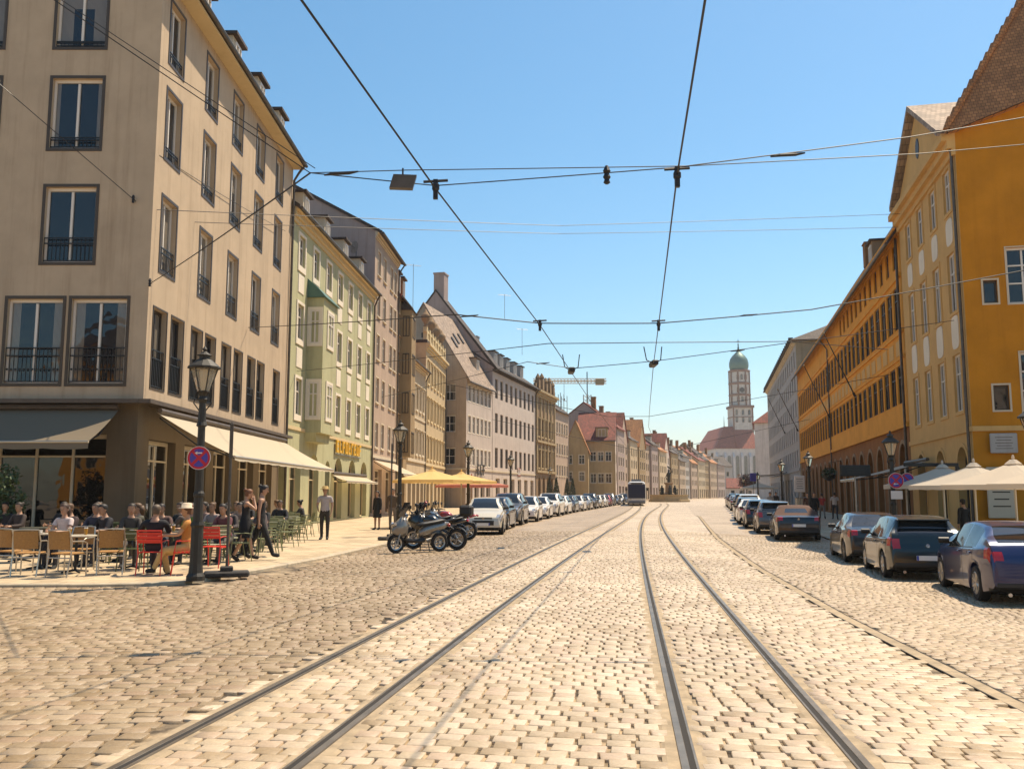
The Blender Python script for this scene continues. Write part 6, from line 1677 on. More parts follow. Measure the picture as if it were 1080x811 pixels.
def parasol(label, x, y, z0, rad, zh, zt, cl, group, sides=4, rot=.2):
    r = empty('parasol', (x,y,z0), rot, label, 'parasol', group)
    q = MB(); n = sides*6
    def rad_at(t):
        a = ((t+math.pi/sides) % (2*math.pi/sides)) - math.pi/sides
        return math.cos(math.pi/sides)/math.cos(a)*rad*1.0/math.cos(math.pi/sides)*.86
    rings = []
    for f in (.05,.35,.7,1.0):
        rings.append(q.pts([(f*rad_at(2*math.pi*k/n)*math.cos(2*math.pi*k/n), f*rad_at(2*math.pi*k/n)*math.sin(2*math.pi*k/n), zt-(zt-zh)*f - .05*math.sin(math.pi*f)*(1-abs(math.cos(sides*math.pi*k/n)))) for k in range(n)]))
    low = q.pts([(1.0*rad_at(2*math.pi*k/n)*math.cos(2*math.pi*k/n), rad_at(2*math.pi*k/n)*math.sin(2*math.pi*k/n), zh-.12-.02*(k%2)) for k in range(n)]); rings.append(low)
    for a, b_ in zip(rings[:-1], rings[1:]):
        for k in range(n): j = (k+1) % n; q.face((a+k,a+j,b_+j,b_+k))
    q.build('canopy', M[cl], r)
    q = MB(); q.tube([(0,0,.1),(0,0,zt+.03)], .032, 8); q.build('pole', M['alu'], r)
    q = MB(); q.lathe([(.24,zt-.07),(.1,zt+.05),(.03,zt+.07),(.045,zt+.12),(.02,zt+.2)], (0,0,0), 8); q.build('cap', M[cl], r)
    q = MB(); q.bbox(-.35,.35,-.35,.35,.0,.1,.02); q.build('base', M['concrete'], r)
    for k in range(sides*2):
        t = math.pi*k/sides; rr = rad_at(t)*.96; q = MB(); q.tube([(0,0,zh-.1),(rr*.5*math.cos(t),rr*.5*math.sin(t),(zh+zt)/2-.07)], .01, 4); q.tube([(.03*math.cos(t),.03*math.sin(t),zt-.06),(rr*math.cos(t),rr*math.sin(t),zh-.03)], .01, 4); q.build('rib', M['alu'], r)
    return r
gp = 'white parasols in front of the ochre corner house'
for x, y, lab in ((14.85,31.2,'white parasol farthest along the row, over the pale shop window'),(14.45,28.3,'white parasol second in the row from the lamp'),(14.2,25.6,'white parasol in the middle of the row before the menu board'),(14.1,22.9,'white parasol cut by the right edge of the photo')):
    parasol(lab, x, y, gr(x,y), 1.6, 2.2, 2.85, 'cloth_white', gp, 4, math.pi/4-.2)
parasol('large yellow parasol over the café behind the motorbikes', -3.75,42.5, PZ, 2.1, 2.2, 2.66, 'cloth_yellow', 'parasols by the left kerb', 8)
parasol('second yellow parasol farther behind the motorbikes', -2.6,46.5, PZ, 2.0, 2.2, 2.62, 'cloth_yellow', 'parasols by the left kerb', 8)
parasol('pink red parasol next to the yellow ones', -2.3,51.5, PZ, 2.3, 2.05, 2.5, 'cloth_red', 'parasols by the left kerb', 8)
for x, y, lab in ((27,112,'small white parasol far along the right pavement'),(29,120,'far white parasol nearest the church')): parasol(lab, x+3.5, y, gr(x+3.5,y), 2.0, 2.3, 2.9, 'cloth_white', 'far white parasols on the right pavement', 4)

# ------------------------------------------------------------------ lamps and signs
M['lampglass'] = simple('lamp_glass', (.62,.52,.36), .12, 0, .6)
def tr_glass():
    m, nt, b = newmat('clear_lantern_glass'); b.inputs['Base Color'].default_value = (.9,.82,.66,1); b.inputs['Roughness'].default_value = .08; b.inputs['Transmission Weight'].default_value = .75; b.inputs['IOR'].default_value = 1.1
    return m
M['lanternglass'] = tr_glass()
def lamp(label, x, y, z0, h=4.35, group='lantern street lamps'):
    r = empty('street_lamp', (x,y,z0), .2, label, 'street lamp', group)
    q = MB(); q.lathe([(.165,0),(.165,.08),(.13,.14),(.115,.3),(.108,.95),(.13,1.0),(.115,1.06)], (0,0,0), 10); q.build('base', M['lampgreen'], r)
    q = MB(); q.lathe([(.088,1.06),(.082,1.5),(.10,1.53),(.10,1.58),(.078,1.62),(.066,h-1.5),(.10,h-1.47),(.075,h-1.40),(.06,h-1.05),(.09,h-.98),(.05,h-.9)], (0,0,0), 12); q.build('post', M['lampgreen'], r)
    ln = MB(); n = 6; rb, rt, zb, zt = .11, .25, h-.84, h-.40
    c = lambda rr, k: (rr*math.cos(2*math.pi*k/n), rr*math.sin(2*math.pi*k/n))
    for k in range(n):
        a, b_ = c(rb,k), c(rt,k); ln.tube([(a[0],a[1],zb),(b_[0],b_[1],zt)], .012, 4)
        a2, b2 = c(rb,k+1), c(rt,k+1); ln.tube([(a[0],a[1],zb),(a2[0],a2[1],zb)], .015, 4); ln.tube([(b_[0],b_[1],zt),(b2[0],b2[1],zt)], .015, 4)
    ln.lathe([(.05,zb-.1),(.10,zb-.02),(.08,zb)], (0,0,0), 8)
    for s in (-1,1): ln.tube([(s*.05,0,h-1.2),(s*.16,0,h-1.05),(s*.11,0,zb)], .012, 5)
    lan = ln.build('lantern', M['lampgreen'], r)
    gl = MB()
    for k in range(n):
        a, b_, a2, b2 = c(rb*.97,k), c(rt*.97,k), c(rb*.97,k+1), c(rt*.97,k+1)
        gl.poly([(a[0],a[1],zb),(a2[0],a2[1],zb),(b2[0],b2[1],zt),(b_[0],b_[1],zt)])
    gl.build('lantern_pane', M['lanternglass'], lan)
    q = MB(); q.lathe([(.04,zb+.03),(.075,zt-.16),(.075,zt-.02),(.03,zt)], (0,0,0), 8); q.build('lamp_bulb', M['lampglass'], lan)
    q = MB(); q.lathe([(.30,zt+.0),(.30,zt+.03),(.13,zt+.17),(.095,zt+.18),(.095,zt+.24),(.14,zt+.25),(.05,zt+.31),(.025,zt+.33),(.045,zt+.37),(.012,zt+.42)], (0,0,0), 12); q.build('lantern_roof', M['lampgreen'], lan)
    return r
lamp('black lantern street lamp at the kerb corner carrying the no-stopping sign', -5.78,16.75, PZ, 4.3)
lamp('black lantern street lamp behind the post with the concrete foot', -4.25,34.3, PZ)
lamp('black lantern street lamp under the yellow parasol edge', -2.3,47.5, PZ)
lamp('black lantern street lamp before the white house with dark windows', -.1,64, PZ)
lamp('black lantern street lamp before the brown palace on the left', 4.0,95, PZ)
for x, y, lab in ((13.1,31.2,'lantern street lamp with two round signs beside the white parasols'),(16.4,50,'lantern street lamp at the orange arcade, second on the right pavement'),(18.9,63.5,'lantern street lamp before the white board sign at the right'),
                  (28.2,104,'lantern street lamp at the dark entrance canopy'),(11.75,20.3,'lantern street lamp cut by the right edge of the photo'),(33.5,131,'farthest lantern street lamp on the right pavement')):
    lamp(lab, x, y, gr(x,y), 4.05)
M['signred'] = simple('sign_red', (.50,.012,.035), .4); M['signblue'] = simple('sign_blue', (.06,.05,.34), .4); M['signwhite'] = simple('sign_white', (.75,.68,.62), .4); M['signback'] = simple('sign_grey', (.25,.25,.25), .5)
def disc(mb, r0, r1, y, n=28):
    a = mb.pts([(r0*math.cos(2*math.pi*k/n), y, r0*math.sin(2*math.pi*k/n)) for k in range(n)]); b_ = mb.pts([(r1*math.cos(2*math.pi*k/n), y, r1*math.sin(2*math.pi*k/n)) for k in range(n)])
    for k in range(n): j = (k+1) % n; mb.face((a+k,a+j,b_+j,b_+k))
def round_sign(label, x, y, z, r, cross, arrow, rz=0.0, group=None):
    o = empty('traffic_sign', (x,y,z), rz, label, 'traffic sign', group)
    q = MB(); q.lathe([(r,-.006),(r,.006)], (0,0,0), 28, 'y'); q.build('plate', M['signback'], o)
    q = MB(); disc(q, r*.955, r, -.0075); q.build('white_rim', M['signwhite'], o)
    q = MB(); disc(q, .002, r*.78, -.0075); q.build('blue_field', M['signblue'], o)
    q = MB(); disc(q, r*.775, r*.96, -.0095)
    for a in ((math.pi/4, -math.pi/4) if cross else (-math.pi/4,)):
        c, s = math.cos(a), math.sin(a); w = r*.12; l = r*.8; y_ = -.0095 - (.0012 if a > 0 else 0)
        q.poly([(c*-l-s*w, y_, s*-l+c*w),(c*-l+s*w, y_, s*-l-c*w),(c*l+s*w, y_, s*l-c*w),(c*l-s*w, y_, s*l+c*w)])
    q.build('red_ring', M['signred'], o)
    if arrow:
        q = MB(); zz = r*.42*arrow; y_ = -.0125
        q.box(-r*.18,r*.26,y_,y_+.002,zz-r*.05,zz+r*.05); q.prism([(-r*.36,zz),(-r*.14,zz-r*.15),(-r*.14,zz+r*.15)], y_, y_+.002, 'y'); q.build('arrow', M['signwhite'], o)
    q = MB(); q.box(-.03,.03,.006,.06,-.1,.1); q.build('clamp', M['steel'], o)
    return o
round_sign('round red and blue no-stopping sign with white arrow on the corner lamp post', -5.74,16.56, 2.27, .215, True, 1)
round_sign('larger round no-stopping sign with arrow on the lamp by the parasols', 13.14,31.0, gr(13,31)+2.35, .27, True, -1)
round_sign('smaller round no-parking sign right of the larger one by the parasols', 13.62,31.2, gr(13,31)+2.4, .22, False, -1, -.15)
q = MB(); q.bbox(-.2,.2,-.008,.008,-.14,.14,.004); o = q.build('sign_plate', M['signwhite'], None, False, (13.14,30.99,gr(13,31)+1.86)); tag(o, 'small white plate under the larger no-stopping sign', 'sign')
q = MB(); q.mi = 1; q.box(-.03,.0,-.0095,-.009,-.07,-.03)
o2 = empty('sign_post', (13.6,31.3,gr(13.6,31.3)), 0, 'thin grey post holding the smaller no-parking sign', 'post'); q = MB(); q.tube([(0,0,0),(0,0,2.75)], .03, 8); q.build('tube', M['steel'], o2)
def foot_post(label, x, y, z0, h):
    r = empty('sign_post', (x,y,z0), .3, label, 'post')
    q = MB(); q.tube([(0,0,.1),(0,0,h)], .026, 8); q.build('tube', M['zinc'], r)
    q = MB(); q.bbox(-.42,.42,-.2,.2,0,.11,.03); q.bbox(-.12,.12,-.12,.12,.111,.2,.02); q.build('foot', M['darkconcrete'], r)
    q = MB(); q.bbox(-.035,.035,-.045,-.01,h-.7,h-.02,.008); q.build('sign_edge', M['zinc'], r)
foot_post('grey temporary sign post on a dark foot behind the corner lamp', -5.45,17.5, PZ, 2.95)
foot_post('grey temporary sign post on a dark foot left of the silver scooter', -4.15,31.2, PZ, 3.3)
# boards on the right pavement
def board(name, label, x, y, z0, w, h, zc, mat, rz=0, post=True):
    r = empty(name, (x,y,z0), rz, label, 'sign')
    q = MB(); q.bbox(-w/2,w/2,-.04,.04,zc-h/2,zc+h/2,.03); bd = q.build('panel', mat, r)
    q = MB()
    for i in range(5): ww = w*(.32-.05*(i%2)); q.box(-ww,ww,-.0435,-.041,zc+h*.28-i*h*.14,zc+h*.28-i*h*.14+h*.026)
    q.build('lettering', M['framebrown'], bd)
    if post: q = MB(); q.tube([(0,.05,0),(0,.05,zc-h/2+.02)], .035, 8); q.build('post', M['steel'], r)
    return r
board('sign_board', 'white advertising board on a post by the third right lamp', 19.2,60.5, gr(19.2,60.5), .7, 1.1, 2.3, M['signwhite'])
board('menu_board', 'grey menu board on the wall of the ochre corner house', 18.3,33.95, gr(18.3,34), .95, 1.9, 1.9, M['trim'], -.216, False)
board('wall_plaque', 'grey wall plaque above the menu board on the ochre house', 18.55,34.0, gr(18.3,34), .95, .75, 3.75, M['grey'], -.216, False)
board('direction_sign', 'dark rectangular hanging sign left of the round signs', 12.9,34.0, gr(12.9,34), 1.15, .42, 2.72, M['iron'], 0)
q = MB(); q.bbox(-.95,.95,-.04,.04,-.06,.06,.01); q.bbox(.85,.97,-.05,.05,-.55,-.06,.01)
o = q.build('sign_bracket', M['iron'], None, False, (14.6,31.5,gr(14.6,31.5)+2.9)); tag(o, 'dark horizontal sign arm right of the lamp by the parasols', 'bracket')
r_ = empty('kiosk_cabinet', (19.6,61.2,gr(19.6,61.2)), -.1, 'beige utility cabinet below the white advertising board', 'cabinet'); q = MB(); q.bbox(-.45,.45,-.25,.25,.0,1.35,.03); q.build('case', M['trim'], r_); q = MB(); q.bbox(-.5,.5,-.3,.3,1.351,1.42,.02); q.build('lid', M['steel'], r_)
board('blue_sign', 'blue direction sign far up the right pavement', 26.9,101, gr(26.9,101), .7, .9, 3.4, M['signblue'])
# hanging flower ball on the orange palace
q = MB(); q.lathe([(.1,-.6),(.5,-.35),(.62,0),(.5,.4),(.1,.6)], (0,0,0), 10)
r_ = empty('flower_basket', (24.7,70.5,0), 0, 'dark round hanging basket against the orange arcade', 'basket'); b0 = MB(); b0.lathe([(.1,2.6),(.45,2.8),(.5,3.05)], (0,0,0), 12); b0.build('basket', M['iron'], r_); b1_ = MB(); b1_.tube([(0,0,3.05),(0,0,4.0),(1.1,-.3,4.2)], .02, 5); b1_.build('chain', M['iron'], r_)
def leaves(mb, c, r, n, s, seed, sz=1.0):
    rg = random.Random(seed)
    for _ in range(n):
        while True:
            p = Vector((rg.uniform(-1,1), rg.uniform(-1,1), rg.uniform(-1,1)))
            if .25 < p.length < 1: break
        p = Vector(c) + Vector((p.x*r, p.y*r, p.z*r*sz)); a = Vector((rg.gauss(0,1),rg.gauss(0,1),rg.gauss(0,1))).normalized(); b_ = a.orthogonal().normalized()
        k = s*rg.uniform(.6,1.3); mb.poly([p-a*k, p+b_*k*.55, p+a*k, p-b_*k*.55])
M['leaf_green'] = simple('leaf_green', (.05,.075,.02), .6, var=.35, scale=3); M['leaf_red'] = simple('leaf_copper', (.15,.06,.03), .6, var=.4, scale=3); M['conifer'] = simple('conifer_needles', (.03,.045,.022), .7, var=.35, scale=3); M['bark'] = simple('bark', (.09,.065,.04), .9, var=.3)
q = MB(); leaves(q, (0,0,3.15), .62, 260, .12, 5, .8); q.build('foliage', M['leaf_green'], r_)
r_ = empty('potted_shrub', (-13.4,24.0,PZ), 0, 'dark green shrub in a square tub at the left edge of the terrace', 'plant'); q = MB(); q.bbox(-.3,.3,-.3,.3,0,.55,.03); q.build('tub', M['darkconcrete'], r_); q = MB(); q.tube([(0,0,.5),(.03,0,1.2)], .03, 5); q.build('stem', M['bark'], r_)
q = MB()
for a_, c_ in enumerate(((0,0,1.0),(.2,.1,1.35),(-.2,.05,1.45),(.05,-.1,1.8),(-.05,.1,2.05))): leaves(q, c_, .34, 190, .06, 60+a_)
q.build('foliage', M['leaf_green'], r_)
# clipped conifers before the brown palace
for i, (x, y, lab) in enumerate(((5.7,138,'tall dark clipped conifer left of four before the brown palace'),(6.9,141,'dark clipped conifer second of four before the brown palace'),(8.9,146.5,'dark clipped conifer third of four before the brown palace'),(10.0,149.5,'dark clipped conifer next to the scaffolding'))):
    r_ = empty('conifer', (x,y,PZ), 0, lab, 'tree', 'clipped conifers before the brown palace')
    q = MB(); q.tube([(0,0,.4),(0,0,2.2)], [.09,.05], 6); q.build('trunk', M['bark'], r_)
    q = MB(); rg = random.Random(i)
    for _ in range(900):
        z = rg.random()**1.3; rr = .72*(1-z)**.8*rg.uniform(.7,1.05)+.03; t = rg.uniform(0,6.283); p = Vector((rr*math.cos(t), rr*math.sin(t), .55+z*3.5)); a = Vector((math.cos(t)*.5,math.sin(t)*.5,1)).normalized()*.13; b_ = Vector((-math.sin(t),math.cos(t),0))*.06
        q.poly([p-a, p+b_, p+a, p-b_])
    q.build('crown', M['conifer'], r_)
    q = MB(); q.lathe([(.35,0),(.45,.5),(.4,.5)], (0,0,0), 10); q.build('planter', M['concrete'], r_)
for i, (x, y, h, lm, lab) in enumerate(((53,205,6.5,'leaf_red','copper-leaved street tree left of the two before the low church house'),(58,214,6.0,'leaf_red','copper-leaved street tree nearer the white red-roofed house'))):
    r_ = empty('street_tree', (x,y,.1), 0, lab, 'tree', 'small street trees near the church')
    q = MB(); q.tube([(0,0,0),(.1,0,h*.4),(0,.1,h*.75)], [.16,.12,.05], 8)
    for a in range(5): t = a*1.26; q.tube([(.08,0,h*.38),(h*.18*math.cos(t),h*.18*math.sin(t),h*.66)], [.07,.03], 5)
    q.build('trunk', M['bark'], r_)
    q = MB()
    for a in range(9):
        rg = random.Random(a+10*i); c = (rg.uniform(-1,1)*h*.2, rg.uniform(-1,1)*h*.2, h*.68+rg.uniform(-1,1)*h*.16); leaves(q, c, h*.17, 170, .17, a+31*i)
    q.build('crown', M[lm], r_)
# shop signs
def shop_sign(label, x, y, rz, w, h, zc, mat, back=None):
    r = empty('shop_sign', (x,y,0), rz, label, 'sign')
    q = MB(); q.box(-w/2,w/2,-.06,.0,zc-h/2-.06,zc-h/2-.0); q.box(-w/2,w/2,-.05,-.02,zc-h*.1,zc+h*.1) if back else None
    if back: q.box(-w/2,w/2,-.05,-.01,zc-h/2,zc+h/2)
    q.build('rail' if not back else 'board', M[back] if back else M['steel'], r)
    n = max(3, int(w/(h*.8)))
    q = MB()
    for i in range(n):
        x0 = -w/2+w*i/n; ww = w/n*.68
        q.box(x0,x0+ww*.28,-.14,-.062,zc-h*.42,zc+h*.42)
        if i % 3 != 1: q.box(x0+ww*.281,x0+ww,-.14,-.062,zc+h*.26,zc+h*.42)
        if i % 2 == 0: q.box(x0+ww*.281,x0+ww*.8,-.14,-.062,zc-h*.08,zc+h*.08)
        if i % 3 != 2: q.box(x0+ww*.281,x0+ww,-.14,-.062,zc-h*.42,zc-h*.26)
        if i % 4 == 3: q.box(x0+ww*.72,x0+ww,-.14,-.062,zc-h*.258,zc+h*.258)
    q.build('letters', mat, r)
M['signyellow'] = simple('yellow_sign_letters', (.75,.42,.02), .45); M['signbrick'] = simple('brick_red_sign', (.42,.09,.05), .5)
th = math.atan2(19.55,1.03)
shop_sign('yellow lettering over the right arches of the green house', -10.75+.053*12.6+.02,42.75+12.6, th, 6.6, .85, 4.35, M['signyellow'])
shop_sign('dark lettering above the shops of the tan gable-ended house', -3.75+.05,107.3, math.atan2(10.7,2.7), 3.6, 1.5, 4.4, M['framedark'])
shop_sign('brick red box sign on the white house with dark windows', .95,126, math.atan2(23.1,6), 1.6, 1.0, 4.6, M['signwhite'], 'signbrick')

# ------------------------------------------------------------------ fountain, crane, scaffold, flagpoles
fx, fy = 31.5, 182.0
r_ = empty('fountain', (fx,fy,0), 0, 'stone fountain with a dark bronze figure group down the street', 'fountain')
q = MB(); q.lathe([(4.2,0),(4.2,.35),(3.9,.4),(3.75,1.2),(3.95,1.3),(3.95,1.42),(3.5,1.42),(3.4,.6),(.5,.6)], (0,0,0), 8, ang0=math.pi/8); q.build('basin', M['olive'], r_)
q = MB(); q.lathe([(1.1,.6),(1.1,1.6),(.8,1.8),(.7,3.4),(.95,3.6),(.95,3.8),(.5,3.85)], (0,0,0), 8); q.build('pedestal', M['stone'], r_)
M['bronze'] = simple('dark_bronze', (.03,.032,.025), .5, .6)
q = MB(); q.lathe([(.3,3.85),(.33,4.3),(.28,4.7),(.38,5.2),(.42,5.6),(.2,5.85),(.13,5.95),(.19,6.15),(.16,6.35),(.03,6.45)], (0,0,0), 10); q.tube([(.3,0,5.6),(.7,-.1,6.0),(.5,0,6.7)], [.12,.1,.08], 7); q.tube([(.45,0,6.5),(-.2,0,7.1)], [.1,.18], 7); q.tube([(-.3,0,5.5),(-.6,-.2,4.9),(-.4,-.3,4.4)], [.12,.1,.08], 7); q.build('statue', M['bronze'], r_, True)
for a in range(3):
    t = a*2.09+.5; q = MB(); cx, cy = 1.5*math.cos(t), 1.5*math.sin(t); q.lathe([(.35,1.2),(.4,1.8),(.3,2.3),(.36,2.7),(.14,2.95),(.18,3.15),(.03,3.35)], (cx,cy,0), 8); q.tube([(cx,cy,2.6),(cx*1.4,cy*1.4,2.2)], [.11,.08], 6); q.build('side_figure', M['bronze'], r_, True)
def lattice(mb, a, b_, w, n, r=.05):
    a, b_ = Vector(a), Vector(b_); d = (b_-a).normalized(); u = d.orthogonal().normalized(); v = d.cross(u)
    cs = [u*w+v*w, u*w-v*w, -u*w-v*w, -u*w+v*w]
    for c in cs: mb.tube([a+c, b_+c], r, 4)
    for i in range(n):
        p, q_ = a.lerp(b_, i/n), a.lerp(b_, (i+1)/n)
        for k in range(4): mb.tube([p+cs[k], q_+cs[(k+1)%4]], r*.6, 3)
M['crane'] = simple('crane_paint', (.30,.22,.12), .6)
r_ = empty('tower_crane', (19.5,232,0), 0, 'tower crane with a yellowish jib above the red-roofed house', 'crane')
q = MB(); lattice(q, (0,0,0), (0,0,27), .7, 26, .12); q.build('mast', M['steel'], r_)
q = MB(); lattice(q, (-14,0,30.6), (5,0,30.6), .45, 22, .09); q.build('jib', M['crane'], r_)
q = MB(); q.bbox(2.2,4.4,-.8,.8,29.6,31.2,.1); q.build('counterweight', M['crane'], r_)
q = MB(); q.tube([(-6,0,30),(-6,0,26)], .05, 4); q.box(-6.2,-5.8,-.2,.2,25.4,26); q.tube([(0,0,27),(0,0,33)], .14, 5); q.build('hook_rope', M['iron'], r_)
r_ = empty('scaffold', (10.4,160.4,0), math.atan2(-10.8,-2.9), 'tube scaffold around the end of the pink house', 'scaffold')
q = MB()
for x in (-.2,2.6,5.4):
    for y in (.9,1.9): q.tube([(x,-.0+y-2.5,0),(x,y-2.5,19)], .06, 5)
for z in range(2, 20, 2):
    for y in (.9,1.9): q.tube([(-.2,y-2.5,z),(5.4,y-2.5,z)], .05, 4)
q.build('tubes', M['steel'], r_)
q = MB()
for z in range(2, 18, 2): q.box(-.2,5.4,-1.55,-.65,z+.05,z+.1)
q.build('planks', M['trim'], r_)
q = MB(); q.tube([(12.2,158,15),(12.2,158,24)], .06, 4); 
for i, (px_, py_, zb, ln) in enumerate(((23.45,61.2,8.2,4.8),(26.45,74.8,7.9,4.8),(32.3,101.6,8.6,5.2),(36.3,119.6,9.5,5.2))):
    r_ = empty('flagpole', (px_,py_,zb), 0, ['nearest bare flagpole slanting from the orange palace','bare flagpole slanting from the middle of the orange palace','bare flagpole at the joint of orange palace and grey block','bare flagpole slanting from the grey block'][i], 'flagpole', 'slanting flagpoles')
    d = Vector((-.41,.0,.91)); q = MB(); q.tube([d*.05, d*ln], [.05,.035], 7); q.build('pole', M['framedark'], r_); q = MB(); q.ball(tuple(d*ln), .09, 6); q.build('knob', M['crane'], r_); q = MB(); q.tube([(0,0,0),tuple(d*.3)], .09, 7); q.build('socket', M['iron'], r_)

# antennas
def antenna(label, x, y, z, h):
    r = empty('roof_antenna', (x,y,z), .4, label, 'antenna'); q = MB(); q.tube([(0,0,0),(0,0,h)], .03, 5); q.build('mast', M['steel'], r)
    q = MB(); q.tube([(-.9,0,h-.15),(.9,0,h-.15)], .018, 4)
    for i in range(7): q.tube([(-.8+i*.27,-.35,h-.15),(-.8+i*.27,.35,h-.15)], .012, 4)
    q.build('aerial', M['steel'], r)
antenna('tall roof antenna left of the mauve chimney', -11.2,100,19.5,8.0)
antenna('small roof antenna on the white house ridge', -1.0,120,25,3.5)
antenna('roof antenna toward the end of the white house', 1.5,132,22,4)
q = MB()
r_ = empty('satellite_dish', (-10.2,57.5,17.6), 2.4, 'grey satellite dish on the green house roof', 'satellite dish'); q = MB(); q.lathe([(.02,0),(.25,.05),(.42,.17)], (0,0,0), 14, 'y'); q.build('dish', M['steel'], r_); q = MB(); q.tube([(0,0,-1.0),(0,0,0)], .03, 5); q.tube([(0,0,-.1),(0,.4,.05)], .015, 4); q.build('bracket', M['iron'], r_)

# ------------------------------------------------------------------ overhead line
def wire(label, P, r=.011, sag=0.0, n=12, group='overhead wires', parts=()):
    o = empty('overhead_wire', (0,0,0), 0, label, 'cable', group)
    q = MB(); pts = [Vector(P[0])]
    for a, b_ in zip(P[:-1], P[1:]):
        a, b_ = Vector(a), Vector(b_)
        for k in range(1, n+1):
            t = k/n; p = a.lerp(b_, t); p.z -= sag*4*t*(1-t)*(b_-a).length/20; pts.append(p)
    q.tube(pts, r, 5); q.build('cable', M['wire'], o)
    for nm, p in parts:
        q = MB(); p = Vector(p)
        if nm == 'insulator': q.lathe([(.02,-.12),(.045,-.1),(.03,-.06),(.05,-.03),(.03,.02),(.05,.05),(.02,.12)], p, 8)
        elif nm == 'clamp': q.box(p.x-.03,p.x+.03,p.y-.03,p.y+.03,p.z-.16,p.z+.1); q.tube([p+Vector((-.16,0,.07)), p+Vector((.16,0,.09))], .02, 5); q.lathe([(.03,-.06),(.05,-.03),(.05,.03),(.03,.06)], p, 7)
        elif nm == 'turnbuckle': q.tube([p+Vector((-.22,0,-.01)), p+Vector((-.1,0,.01)), p+Vector((.1,0,.02)), p+Vector((.22,0,.04))], [.01,.022,.022,.01], 6)
        elif nm == 'section_horns':
            for s in (-1,1): q.tube([p, p+Vector((s*.22,0,.12)), p+Vector((s*.28,.1,.55))], .018, 5)
            q.bbox(p.x-.1,p.x+.1,p.y-.35,p.y+.35,p.z-.08,p.z+.08,.03)
        q.build(nm, M['wire'], o)
wire('contact wire over the left tram track', [(-3.9,-6,5.62),(-1.71,6.9,5.6),(-1.0,11.4,5.58),(.66,21,5.58),(2.05,30,5.58),(3.9,42,5.6),(6.9,60,5.6),(10.0,78,5.6),(13.8,102,5.6),(17.5,128,5.6)], .012, 0, 4, parts=(('clamp',(-1.0,11.4,5.6)),('clamp',(.66,21,5.6)),('section_horns',(1.95,29.3,5.62))))
wire('contact wire over the right tram track', [(.2,-6,5.62),(1.57,6.9,5.6),(2.09,11,5.62),(3.47,21,5.58),(4.42,27.9,5.58),(6.3,41,5.6),(8.2,54,5.6),(12,75,5.6),(16.2,98,5.6),(20.8,126,5.6)], .012, 0, 4, parts=(('clamp',(2.09,11,5.62)),('clamp',(3.47,21,5.6)),('section_horns',(4.4,27.7,5.62))))
SPW = 'span wires across the street'
wire('nearest twisted span wire sagging from the left knot over both contact wires', [(-2.6,11.2,5.72),(-1.0,11.4,5.62),(2.09,11,5.72),(5.06,11,6.12),(7.2,11,6.5),(13.5,10.8,7.9)], .008, .02, 4, SPW, (('turnbuckle',(3.5,11,5.87)),('insulator',(1.2,11,5.62)),('turnbuckle',(-2.2,11.2,5.7))))
wire('straight thin wire above the nearest span wire', [(-2.6,11.2,5.72),(-1.4,11.4,5.83),(2.3,11.3,5.85),(5.3,11.2,5.98),(13.5,10.8,6.6)], .007, .01, 4, SPW)
wire('bridle wire from the knot down to the beige house corner', [(-2.6,11.2,5.72),(-10.7,26,7.74)], .012, .05, 10, SPW, (('insulator',(-10.55,25.7,7.72)),))
wire('upper bridle wire from the knot to the upper left', [(-2.6,11.2,5.72),(-7.4,9.6,8.7)], .007, .03, 10, SPW)
wire('second bridle wire from the knot to the upper left', [(-2.55,11.25,5.8),(-7.4,10.4,8.9)], .006, .02, 10, SPW)
wire('span wire from the beige house third floor to the ochre house', [(-10.7,26.3,10.1),(2,36,12.55),(19.3,43.4,15.4)], .012, .02, 12, SPW)
wire('second span wire from the beige house to the ochre pediment', [(-10.7,29.5,10.7),(2,38,12.8),(19.4,44,14.9)], .012, .02, 12, SPW)
wire('span wire from the beige house top floor', [(-10.7,26.3,11.8),(-10.6,41,13.8)], .010, .1, 8, SPW)
wire('span wire holding the contact wires over the second crossing', [(-10.7,36,8.3),(-1.3,20.6,5.75),(.66,21,5.62),(3.47,21,5.62),(7.1,21,5.95),(12.2,21,6.9)], .014, .03, 6, SPW, (('turnbuckle',(-1.0,20.6,5.7)),('turnbuckle',(5.6,21,5.8))))
wire('third pair of span wires, lower and farther', [(-10.6,44,7.6),(1.0,24.5,5.72),(3.9,24.5,5.75),(8,25.5,5.95),(13.1,31,6.6)], .012, .02, 6, SPW)
wire('fourth span wire carrying the section insulators', [(-8,55,7.5),(.5,28.5,5.8),(2.0,29.3,5.7),(4.4,27.7,5.7),(8.6,27.5,6.25),(17.7,35.5,8.5)], .012, .03, 6, SPW, (('turnbuckle',(1.0,28.8,5.78)),('turnbuckle',(7,27.6,6.0))))
wire('fifth span wire over the middle of the street', [(-4,52,8),(5.2,49,5.8),(7.5,49,5.8),(20.5,48,8)], .014, .03, 8, SPW)
wire('sixth span wire near the end of the white house', [(-2,90,9),(12.6,90,5.9),(15.2,90,5.9),(29.8,90,9)], .02, .03, 8, SPW)
wire('wire falling across the shaded front of the beige house', [(-14.9,23,13.5),(-11.2,25.98,10.25)], .012, .02, 8, SPW, (('insulator',(-11.25,25.9,10.3)),))
r_ = empty('hanging_panel', (-1.42,11.3,5.62), .1, 'grey rectangular panel lamp hung in the nearest span wire', 'hanging lamp')
q = MB(); q.prism([(-.17,-.08),(.13,-.08),(.18,.1),(-.12,.1)], -.05, .05, 'y'); q.build('case', M['zinc'], r_); q = MB(); q.tube([(0,0,.1),(0,0,.2)], .012, 5); q.build('hanger', M['wire'], r_)
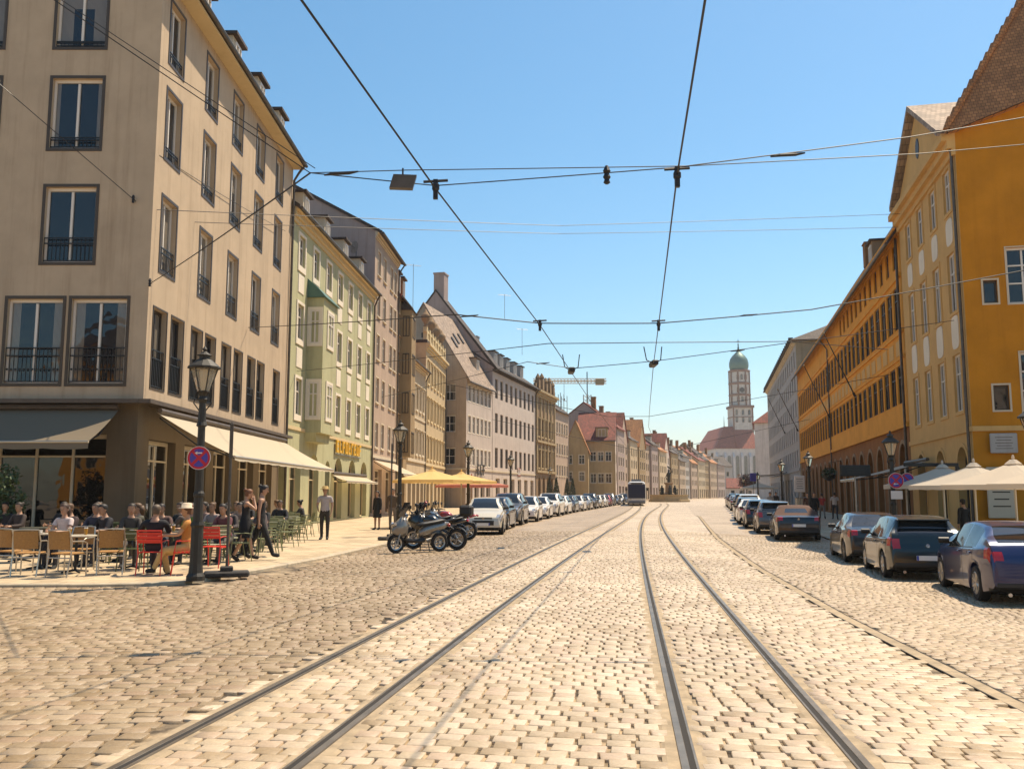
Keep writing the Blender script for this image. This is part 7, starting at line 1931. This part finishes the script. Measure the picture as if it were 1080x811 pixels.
# ------------------------------------------------------------------ light, sky, camera
SUN_AZ, SUN_EL = R(50), R(62)      # azimuth to the right of the view direction (+Y)
w = bpy.data.worlds.new('World'); SC.world = w; w.use_nodes = True
nt = w.node_tree; bg = nt.nodes['Background']
sky = nt.nodes.new('ShaderNodeTexSky'); sky.sky_type = 'NISHITA'; sky.sun_disc = False
sky.sun_elevation = SUN_EL; sky.sun_rotation = SUN_AZ
sky.altitude = 400; sky.air_density = 1.2; sky.dust_density = .9; sky.ozone_density = 3.0
hs = nt.nodes.new('ShaderNodeHueSaturation'); hs.inputs['Saturation'].default_value = 1.2; hs.inputs['Hue'].default_value = .486
nt.links.new(sky.outputs[0], hs.inputs['Color']); nt.links.new(hs.outputs[0], bg.inputs['Color']); bg.inputs['Strength'].default_value = .105
sd = Vector((math.sin(SUN_AZ)*math.cos(SUN_EL), math.cos(SUN_AZ)*math.cos(SUN_EL), math.sin(SUN_EL)))
sl = bpy.data.lights.new('sun', 'SUN'); sl.energy = 5.0; sl.angle = R(.53); sl.color = (1.0,.84,.63)
so = bpy.data.objects.new('sun', sl); COL.objects.link(so); so.rotation_euler = sd.to_track_quat('Z', 'Y').to_euler(); so.location = sd*300
cam = bpy.data.cameras.new('camera'); co = bpy.data.objects.new('camera', cam); COL.objects.link(co)
cam.sensor_width = 36; cam.lens = 36*950/1080; cam.clip_start = .1; cam.clip_end = 4000
co.location = (0,0,1.62); co.rotation_euler = (math.pi/2 + math.atan(115/950), 0, 0)
SC.camera = co
vs = SC.view_settings; vs.view_transform = 'Standard'; vs.look = 'None'; vs.exposure = .6; vs.gamma = 1; vs.use_curve_mapping = False
SC.cycles.max_bounces = 6; SC.cycles.diffuse_bounces = 3; SC.cycles.glossy_bounces = 3; SC.cycles.transmission_bounces = 6; SC.cycles.sample_clamp_indirect = 6
SC.cycles.use_denoising = True

# thin summer haze over the far end of the street
hm = bpy.data.materials.new('haze_air'); hm.use_nodes = True; hn = hm.node_tree
for n_ in list(hn.nodes):
    if n_.type == 'BSDF_PRINCIPLED': hn.nodes.remove(n_)
pv = hn.nodes.new('ShaderNodeVolumePrincipled'); pv.inputs['Color'].default_value = (.93,.95,.97,1); pv.inputs['Density'].default_value = .0002; pv.inputs['Anisotropy'].default_value = .2
hn.links.new(pv.outputs[0], [n_ for n_ in hn.nodes if n_.type == 'OUTPUT_MATERIAL'][0].inputs['Volume'])
q = MB(); q.box(-1000,1000,-300,1600,-2.5,112); tag(q.build('haze', hm), kind='stuff')
SC.cycles.volume_bounces = 0
